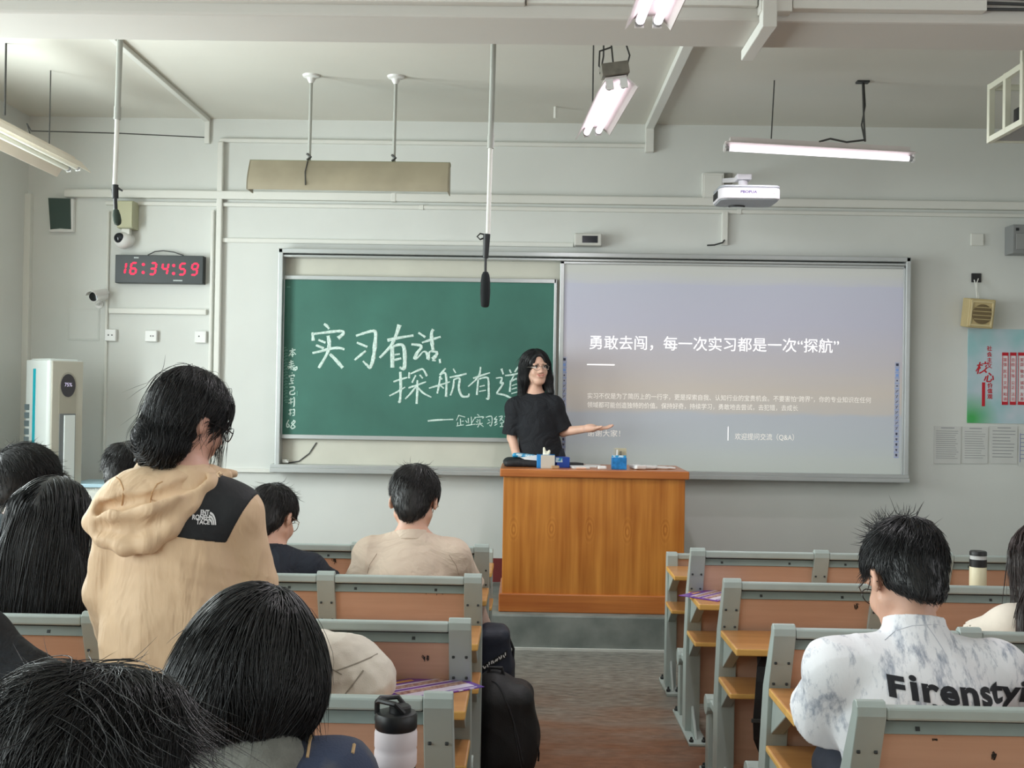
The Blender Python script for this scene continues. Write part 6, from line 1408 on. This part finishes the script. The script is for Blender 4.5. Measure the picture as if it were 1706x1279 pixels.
wm = man_short('man with thick upswept black hair and glasses in a white shirt with large black lettering', hcg, DD, (13, -30, 5), None, 15, skin_b, hs=1.15, glasses=glass_k, hairkw=dict(top=.026, side=.005, nape=-.088), n=3000, length=.06, lift=.10, shw=.19, arms=(aL, aR), dpel=.30, pelx=at(1545, 1100, 2.85).x, sc=1.06, hair=hair_m, tuft=[dict(n=260, length=.055, steps=6, flow=flow_short((0, -.05, .06), -.1, .3), rad=.0011, seed=71, lift=.45, jit=.5, off=(.001, .004), src=lambda p: (p[:, 2] > .115) & (p[:, 1] > -.05))])
sd = wm.top_sd(g=.026, sleeve=.42, sw=.094, seed=16, amp=.015, freq=18, neck_r=.074, wide=1.12, cuff=.016)
# stand-up collar
nb = wm.neck; nt_ = wm.hc+wm.Rh@np.array([0, -.02, -.06]); nd = unit(nt_-nb)
sd.cone(nb-nd*.03, nb+nd*.062, .088, .078, k=.02, flat=True).cone(nb+nd*.01, nb+nd*.14, .064, .066, k=.004, op='s')
shirt = soft_obj('shirt', sd, .005, shirt_p, wm.root, wm.off); bv = bvh_of(sd, .008)
prt_k = mat('print_black', (26, 28, 34), .8)
o = on_cloth(1479, 1159, bv); o2 = on_cloth(1699, 1169, bv); o2 = o+(o2-o)*(228/220); ux = (o2-o).normalized()
v, f = text_arrays('F', .0645, 'LEFT', .0030); y0 = min(p[1] for p in v); v = [(x, y-y0, z) for x, y, z in v]; w0 = max(p[0] for p in v)+.007
v2, f2 = text_arrays('irenstyi', .080, 'LEFT', .0026, 1.06); vb, _ = text_arrays('irenst', .080, 'LEFT', .0026, 1.06); y0 = min(p[1] for p in vb); w2 = max(p[0] for p in v2)
nv = len(v); v = v+[(x+w0, y-y0, z) for x, y, z in v2]; f = f+[tuple(i+nv for i in q) for q in f2]
project_text('lettering', '', .09, o, ux, (0, 0, 1), (0, 1, 0), bv, prt_k, wm.root, sx=(o2-o).length*1.0/(w0+w2), arrays=(v, f))
o = on_cloth(1553, 1181, bv); project_text('lettering', 'BASEMENT', .030, o, ux, (0, 0, 1), (0, 1, 0), bv, prt_k, wm.root, sx=1.0, bold=.001)
def seam_line(pts, bv, r=.0022, m=None, root=None, name='seam'):
    out = []
    for (x0, y0), (x1, y1) in zip(pts, pts[1:]):
        for t in (0, .33, .67):
            h = bv.ray_cast(Vector((0, 0, HC)), ray(x0+(x1-x0)*t, y0+(y1-y0)*t))
            if h[0] is not None: out.append(h[0])
    if len(out) > 1: MB().tube([q-root.location for q in out], r, 5).build(name, m, root, smooth=True)
bt = bvh_of(m1.sd, .009); st_ = mat('seam_beige', (168, 148, 132), .85)
for pts in ([(628, 922), (616, 940), (610, 962)], [(748, 924), (760, 942), (766, 964)]) : seam_line(pts, bt, r=.0016, m=st_, root=m1.root, name='shirt_seam')
sg = mat('seam_grey', (186, 190, 200), .8)
for pts in ([(1474, 1066), (1492, 1050), (1520, 1042), (1560, 1040), (1600, 1050), (1622, 1066)], [(1543, 1040), (1556, 1058), (1570, 1080), (1580, 1100)], [(1590, 1042), (1588, 1068), (1592, 1095)], [(1640, 1050), (1650, 1090), (1668, 1120)]): seam_line(pts, bv, m=sg, root=wm.root, name='shirt_crease', r=.0012)
# ------------------------------------------------ women with long hair
def woman_long(label, hc, d, hrot, top_m, seed, skin, hs=1.0, bulk=None, specs=None, shw=.15, sleeve=.95, sw=.07, g=.02, sc=.93, m=None, dpel=.26, wide=1.0, pelx=None, amp=.007, arms=None, roll=0):
    h = seated(label, hc, 0, hrot, d, sc=sc, hs=hs, skin=skin, shw=shw, dpel=dpel, pelx=pelx, arms=arms, roll=roll); h.body(.007)
    h.sd = h.top_sd(g=g, sleeve=sleeve, sw=sw, seed=seed, amp=amp, wide=wide); h.top = soft_obj('top', h.sd, .007, top_m, h.root, h.off); h.trousers(); h.shoes()
    hb = bulk(h); hair_obj(hb, .006, m or hair_m, h.root, specs, h.hc, h.Rh, hs); return h
def bulk_long(h):
    P = h.P; hs = h.hs; sd = Soft().ell(P(0, -.016, .044), np.array([.094, .116, .104])*hs, h.Rh)
    sd.ell(P(0, -.06, -.06), np.array([.098, .085, .12])*hs, h.Rh, .05)
    a = h.neck-h.up*.02-h.fw*.085; sd.ell(a-np.array([0, 0, .03]), (.150, .055, .16), h.Rt, .06).ell(a-np.array([.01, -.01, .18]), (.175, .055, .17), h.Rt, .07)
    sd.ell(P(0, .13, -.05), np.array([.075, .085, .12])*hs, h.Rh, .02, 's'); return sd
Yl = 3.80
w1 = woman_long('woman with very long straight black hair over a dark top, seated at the far left', at(92, 870, Yl), DC, (-10, -14, 0), tee_black, 21, skin_a, 1.06, bulk_long,
    [dict(n=3000, length=.52, steps=14, flow=flow_long(.01, .8, .55), rad=.0016, seed=3, jit=.07, off=(.0, .006), src=lambda p: p[:, 2] > -.06, drop=.5), dict(n=1200, length=.25, steps=8, flow=flow_long(.01, .8, .3), rad=.0015, seed=4, jit=.10, off=(.0, .006), src=lambda p: p[:, 2] < -.02)], pelx=at(75, 950, 3.7).x)
w2 = woman_long('person with long dark hair and cream top cut by the right edge', at(1742, 945, 3.8), DC, (14, -10, 0), shirt_w, 22, skin_a, 1.05, bulk_long,
    [dict(n=2200, length=.34, steps=10, flow=flow_long(.01, .8, .4), rad=.0016, seed=5, jit=.08, off=(.0, .006), src=lambda p: p[:, 2] > -.06)], sleeve=.5, sw=.09, pelx=at(1750, 1000, 3.7).x, m=hair_mat('hair_brown_black', (44, 34, 32)))
# bob-haired person in the denim jacket with a grey hood, nearest middle
denim = mat('denim_washed', (58, 68, 92), .85, rgb2=(96, 96, 98), vscale=7, lo=.42, hi=.6, bump=.25, bscale=240); hood_g = mat('hood_grey', (120, 122, 116), .9, var=.12, vscale=40, bump=.3, bscale=180); fray = mat('fray_tan', (190, 160, 120), .9)
def bulk_bob(h):
    P = h.P; hs = h.hs; sd = Soft().ell(P(.0, -.014, .044), np.array([.100, .122, .106])*hs, h.Rh)
    sd.ell(P(-.03, -.045, -.030), np.array([.104, .096, .100])*hs, h.Rh, .05).ell(P(.05, -.035, -.015), np.array([.075, .092, .088])*hs, h.Rh, .05)
    sd.cone(P(-.09, -.02, -.06), P(-.115, -.03, -.100), .034, .012, k=.04).cone(P(-.05, -.08, -.04), P(-.07, -.08, -.100), .04, .014, k=.04).cone(P(.085, -.02, -.03), P(.082, .0, -.085), .030, .010, k=.03).cone(P(.03, -.09, -.04), P(.035, -.09, -.090), .03, .010, k=.03)
    sd.ell(P(0, .13, -.05), np.array([.070, .085, .12])*hs, h.Rh, .02, 's'); return sd
def flow_bob(p):
    d = np.zeros_like(p); q = p-np.array([.03, -.02, .13]); top = np.clip((p[:, 2]+.0)/.12, 0, 1); d[:, 0] = np.sign(q[:, 0])*np.clip(np.abs(q[:, 0])*12, 0, 1)*.9*top-.10; d[:, 0] += .24*np.sin(p[:, 1]*42+p[:, 0]*27+1)*(1-.5*top); d[:, 1] = q[:, 1]*4*top; d[:, 2] = -1+.35*top; return d
w3 = woman_long('person with a chin-length black bob in a washed denim jacket with grey hood, nearest centre', at(422, 1122, 2.12), DE, (6, -16, 4), denim, 23, skin_c, 1.12, bulk_bob,
    [dict(n=4200, length=.20, steps=11, flow=flow_bob, rad=.0013, seed=6, jit=.10, off=(.0, .006), src=lambda p: p[:, 2] > -.02), dict(n=1500, length=.13, steps=7, flow=flow_bob, rad=.0012, seed=7, jit=.16, off=(.0, .010), src=lambda p: p[:, 2] < .02), dict(n=80, length=.2, steps=10, flow=flow_bob, rad=.0008, seed=77, jit=.16, off=(.004, .012), src=lambda p: p[:, 2] > .02)], g=.034, sleeve=.98, sw=.082, shw=.165, wide=1.1, pelx=at(450, 1200, 1.96).x, amp=.009)
nb = w3.neck; hd = Soft().ell(nb-w3.fw*.055+w3.up*.0, (.125, .062, .066), w3.Rt, .03).cone(nb-w3.rt*.09+w3.up*.03, nb-w3.rt*.07+w3.fw*.05+w3.up*.0, .038, .03, k=.03).cone(nb+w3.rt*.09+w3.up*.03, nb+w3.rt*.07+w3.fw*.05, .038, .03, k=.03).ell(nb-w3.fw*.075-w3.up*.06, (.10, .05, .07), w3.Rt, .05).warp(fold(33, .010, 30))
soft_obj('hood', hd, .006, hood_g, w3.root, w3.off); bv = bvh_of(w3.sd, .009)
for i, pts in enumerate(([(505, 1212), (528, 1198), (534, 1215), (530, 1240)], [(512, 1262), (516, 1235), (520, 1222)], [(455, 1275), (465, 1262)], [(480, 1275), (492, 1258)], [(590, 1240), (586, 1262)])):
    seam_line(pts, bv, r=.0035, m=fray, root=w3.root, name='frayed_seam')
# tousled head, nearest left, seen from behind and above
def bulk_tousled(h):
    P = h.P; hs = h.hs; sd = Soft().ell(P(0, -.014, .046), np.array([.108, .126, .106])*hs, h.Rh)
    sd.ell(P(.0, -.05, -.03), np.array([.108, .10, .115])*hs, h.Rh, .05).ell(P(-.05, -.02, .10), np.array([.06, .08, .045])*hs, h.Rh, .04).ell(P(.055, -.01, .095), np.array([.06, .08, .045])*hs, h.Rh, .04)
    sd.ell(P(0, .135, -.05), np.array([.07, .085, .12])*hs, h.Rh, .02, 's'); return sd
def flow_tous(p):
    q = p-np.array([.0, -.02, .13]); s_ = np.sin(p[:, 0]*38+1)+np.sin(p[:, 1]*31); d = np.zeros_like(p); d[:, 0] = np.sign(q[:, 0]+.012*s_)*(.35+np.abs(q[:, 0])*6)+.25*s_; d[:, 1] = q[:, 1]*5+.3*np.cos(p[:, 0]*30); d[:, 2] = -np.clip(.15+np.abs(q[:, 0])*8, .1, 1.0); return d
w4 = woman_long('person with tousled centre-parted black hair, nearest at the lower left', at(140, 1322, 1.34), DF, (4, -28, 0), tee_black, 24, skin_b, .92, bulk_tousled,
    [dict(n=7000, length=.12, steps=10, flow=flow_tous, rad=.0008, seed=8, jit=.12, off=(.0, .005), drop=.8), dict(n=2600, length=.12, steps=8, flow=lambda p: np.stack([.35*np.sin(p[:, 0]*60)-.2, p[:, 1]*4, p[:, 0]*0-.8], 1), rad=.0008, seed=19, jit=.2, off=(.001, .006), src=lambda p: np.abs(p[:, 0]) < .05), dict(n=2200, length=.09, steps=7, flow=flow_short((0, -.05, .12), .2, .5), rad=.0008, seed=18, jit=.22, lift=.05, off=(.0, .006), src=lambda p: p[:, 2] > .08), dict(n=400, length=.17, steps=10, flow=flow_tous, rad=.0006, seed=9, jit=.25, off=(.003, .016), src=lambda p: p[:, 2] > .06)], dpel=.26, pelx=at(158, 1200, 1.15).x, shw=.16)
# person cut by the left edge, black sleeve towards the camera
hl = at(-118, 930, 2.95); w5 = woman_long('person cut by the left edge with only a black sleeve in view', hl, DD, (0, -12, 0), tee_black, 25, skin_b, 1.05, bulk_tousled,
    [dict(n=1200, length=.08, steps=5, flow=flow_short((0, -.06, .12)), rad=.0016, seed=10, jit=.2)], sleeve=.98, sw=.09, g=.03, shw=.17, arms=(None, (V3(at(52, 1135, 2.86)), np.array([at(62, 1140, 3.0).x, 3.12, .72]))), pelx=at(-140, 1000, 2.85).x)

# ------------------------------------------------ standing woman in the beige hooded jacket
Y0 = 2.88; J = lambda x, y, dy=0: V3(at(x, y, Y0+dy))
jack = mat('jacket_beige', (216, 186, 152), .62, var=.03, vscale=7, bump=.08, bscale=90, sheen=.1, crease=.35, cscale=5, stretch=(1.5, 1.5, .4)); jin = mat('jacket_black', (24, 27, 31), .7, bump=.1, bscale=120)
hc = J(316, 703, .02); st = Human('standing woman with black hair in a low bun and a beige hooded jacket', hc, 0, (-40, -20, 6), J(312, 800, -.02), J(206, 868, .0), J(388, 852, .0),
    (J(178, 985, .03), J(200, 1090, .20)), (J(420, 980, .05), J(410, 1075, .24)), np.array([J(290, 1000)[0], Y0+.02, .88]), sc=.95, hs=.98, skin=skin_c, seated=False)
st.leg = [(a, b, c, f) for a, b, c, f in st.leg]
st.body(.007, hands=((np.array([.2, 1, 0]), np.array([0, 0, 1.]), 25), (np.array([-.2, 1, 0]), np.array([0, 0, 1.]), 25)))
st.trousers(jean_m); st.shoes(); st.eyes(); st.glasses(glass_k)
sd = Soft(); k = 1.0
sd.ell(J(300, 905), (.165, .115, .21), st.Rt, .05).ell(J(294, 1010), (.172, .125, .25), st.Rt, .06).cone(st.sh[0], st.sh[1], .066, k=.05)
for i in (0, 1): el, wr = V3(st.arm[i][0]), V3(st.arm[i][1]); sd.cone(st.neck, st.sh[i], .052, .066, k=.05).cone(st.sh[i], el, .070, .062, k=.02).cone(el, wr, .062, .048, k=.02, flat=True)
sd.ell(J(290, 1075, -.0), (.190, .135, .20), st.Rt, .06); sd.cut(J(288, 1168), (0, 0, -1)); sd.warp(fold(41, .010, 15, .3)).warp(fold(42, .005, 34, .6))
jacket = soft_obj('jacket', sd, .006, jack, st.root, st.off)
bvj = bvh_of(sd, .008)
# black yoke over the right shoulder: a slightly larger skin kept inside its outline
sy = Soft(); sy.p = list(sd.p); sy.warp(lambda Pp: -.0025)
def plane_px(a, b, keep):   # upright cut through two photo points, keeping the side of point keep
    A, B, K_ = V3(at(*a, Y0)), V3(at(*b, Y0)), V3(at(*keep, Y0)); n = np.cross(B-A, np.array([0, 1., 0])); n = n if (K_-A)@n < 0 else -n; sy.cut(A, n)
plane_px((303, 882), (390, 899), (370, 850)); plane_px((303, 882), (368, 792), (400, 850)); plane_px((388, 900), (421, 838), (370, 850))
soft_obj('shoulder_yoke', sy, .0038, jin, st.root, st.off)
lw = mat('logo_white', (226, 226, 228), .6); lu = (at(360, 860, 2.7)-at(325, 858, 2.7)).normalized(); lz = Vector((0, 0, 1)); sz = .0165
for txt, x, y in (('ENT', 335, 853), ('RONEH', 321, 861), ('TACE', 328, 869)):
    v, f = text_arrays(txt, sz, 'LEFT', .0006); wd = max(p[0] for p in v); x1 = 349.5
    project_text('logo_lettering', txt, sz, on_cloth(x, y, bvj), lu, lz, (0, 1, 0), bvj, lw, st.root, sx=(on_cloth(x1, y, bvj)-on_cloth(x, y, bvj)).length/wd, arrays=(v, f), lift=.0055, cuts=1)
arcs_v = []; arcs_f = []
ox = .0; k1_ = 2.7/FPX
for r0, r1 in ((5, 8.4), (9.6, 13.0), (14.2, 17.6)):                     # quarter arcs that fan out from the lower left corner
    n = 8; b = len(arcs_v)
    for i in range(n+1):
        a = R(90*i/n); arcs_v += [(r0*.62*math.cos(a)*k1_, r0*1.25*math.sin(a)*k1_, 0), (r1*.62*math.cos(a)*k1_, r1*1.25*math.sin(a)*k1_, 0)]
    arcs_f += [(b+2*i, b+2*i+1, b+2*i+3, b+2*i+2) for i in range(n)]
project_text('logo_mark', '', sz, on_cloth(350, 873.5, bvj), lu, lz, (0, 1, 0), bvj, lw, st.root, arrays=(arcs_v, arcs_f), lift=.0055, cuts=1)
# hood: a wide limp pouch over the back and a rolled rim around the neck
hd = Soft()
def chain(pts, r, k): 
    for (a, ra), (b, rb) in zip(zip(pts, r), zip(pts[1:], r[1:])): hd.cone(a, b, ra, rb, k=k)
# limp bag of the hood, wide and tipped to the left, its rim rising to the neck
hd.ell(J(238, 858, -.075), (.132, .066, .074), rotm(0, 0, 0, -18), .03).ell(J(272, 812, -.035), (.125, .072, .062), rotm(0, 0, 0, -6), .05)
hd.ell(J(206, 836, -.075), (.085, .050, .060), rotm(0, 0, 0, -24), .05)
chain([J(148, 866, -.085), J(196, 852, -.125), J(254, 846, -.135), J(304, 828, -.105), J(346, 805, -.06), J(376, 792, .0)], [.014, .020, .022, .020, .018, .016], .030)
chain([J(150, 874, -.09), J(172, 898, -.115), J(208, 912, -.13), J(248, 906, -.13), J(284, 880, -.12), J(322, 836, -.08), J(374, 796, .0)], [.014, .017, .018, .018, .017, .016, .015], .030)
chain([J(238, 780, .01), J(214, 800, -.05), J(206, 832, -.10), J(208, 852, -.12)], [.016, .015, .011, .010], .022)
chain([J(238, 780, .01), J(262, 812, -.08), J(296, 826, -.10), J(330, 806, -.07), J(350, 788, .0), J(390, 789, .07)], [.018, .015, .014, .016, .020, .012], .022)
# the sunk band between rim and bag
for pts in ([J(170, 848, -.112), J(206, 838, -.138), J(252, 830, -.138), J(300, 812, -.112), J(334, 800, -.07)], [J(166, 880, -.135), J(196, 882, -.158), J(240, 878, -.165), J(284, 858, -.155), J(326, 824, -.115)]):
    for a_, b_ in zip(pts, pts[1:]): hd.cone(a_, b_, .015, .015, k=.016, op='s')
hd.ell(J(306, 780, .02), (.060, .075, .085), None, .02, 's')
hd.warp(fold(43, .005, 22)).warp(fold(44, .0016, 50)); hood = soft_obj('hood', hd, .005, jack, st.root, st.off); bvh_ = bvh_of(hd, .007)
for pts in ([(203, 842), (206, 815), (200, 800), (190, 792)], [(250, 838), (253, 820), (262, 806), (275, 800)]): seam_line(pts, bvh_, m=mat('seam_tan', (190, 152, 112), .8), root=st.root, r=.002)
q = [J(366, 786, -.075), J(370, 790, -.085), J(366, 794, -.085), J(362, 790, -.08), J(366, 786, -.075)]
MB().tube([Vector(p-st.off) for p in q], .0025, 6).build('drawcord_eyelet', jack, st.root, smooth=True)
# hair with the low bun
Rh = st.Rh; hs = st.hs; P = st.P
hb = Soft().ell(P(0, -.018, .046), np.array([.088, .110, .096])*hs, Rh).ell(P(0, -.045, -.01), np.array([.078, .082, .085])*hs, Rh, .03)
bun = J(272, 742, -.05); hb.ell(bun, (.058, .052, .056), None, .02).ell(J(246, 728, -.06), (.040, .036, .044), None, .02).cone(J(290, 742, -.02), J(296, 778, -.02), .045, .020, k=.02).cone(J(244, 726, -.06), J(228, 768, -.06), .020, .006, k=.015).cone(J(326, 745, .03), J(330, 768, .04), .026, .008, k=.02)
hb.ell(J(232, 742, -.05), (.006, .12, .009), None, .004, 's')
hb.ell(P(0, .118, -.03), np.array([.076, .080, .10])*hs, Rh, .012, 's')
for sx in (1,): hb.ell(P(sx*.088, .014, -.010), np.array([.026, .034, .040])*hs, Rh, .01, 's')
bl = (bun-hc)@Rh/hs
def flow_bun(p):
    q = bl-p; d = unit(q); near = (np.sqrt((q*q).sum(1)) < .075)[:, None]; sw = np.cross(unit(p-bl), np.array([.3, .9, .1])); return np.where(near, sw*1.0+np.array([0, 0, -.25]), d)
hair_obj(hb, .005, hair_m, st.root, [dict(n=3600, length=.15, steps=9, flow=flow_bun, rad=.0011, seed=60, jit=.08, off=(.0, .004), src=lambda p: p[:, 1] < .078), dict(n=260, length=.14, steps=9, flow=flow_long(0, .3, .1), rad=.0007, seed=61, jit=.3, off=(.004, .014), src=lambda p: p[:, 2] > -.02),
    dict(n=60, length=.22, steps=10, flow=lambda p: np.stack([p[:, 0]*0+.05, p[:, 0]*0+.10, p[:, 0]*0-1], 1), rad=.0009, seed=62, jit=.10, off=(.004, .014), lenvar=.3, src=lambda p: (p[:, 1] > .045) & (p[:, 0] > .03) & (p[:, 2] > .03))], hc, Rh, hs)
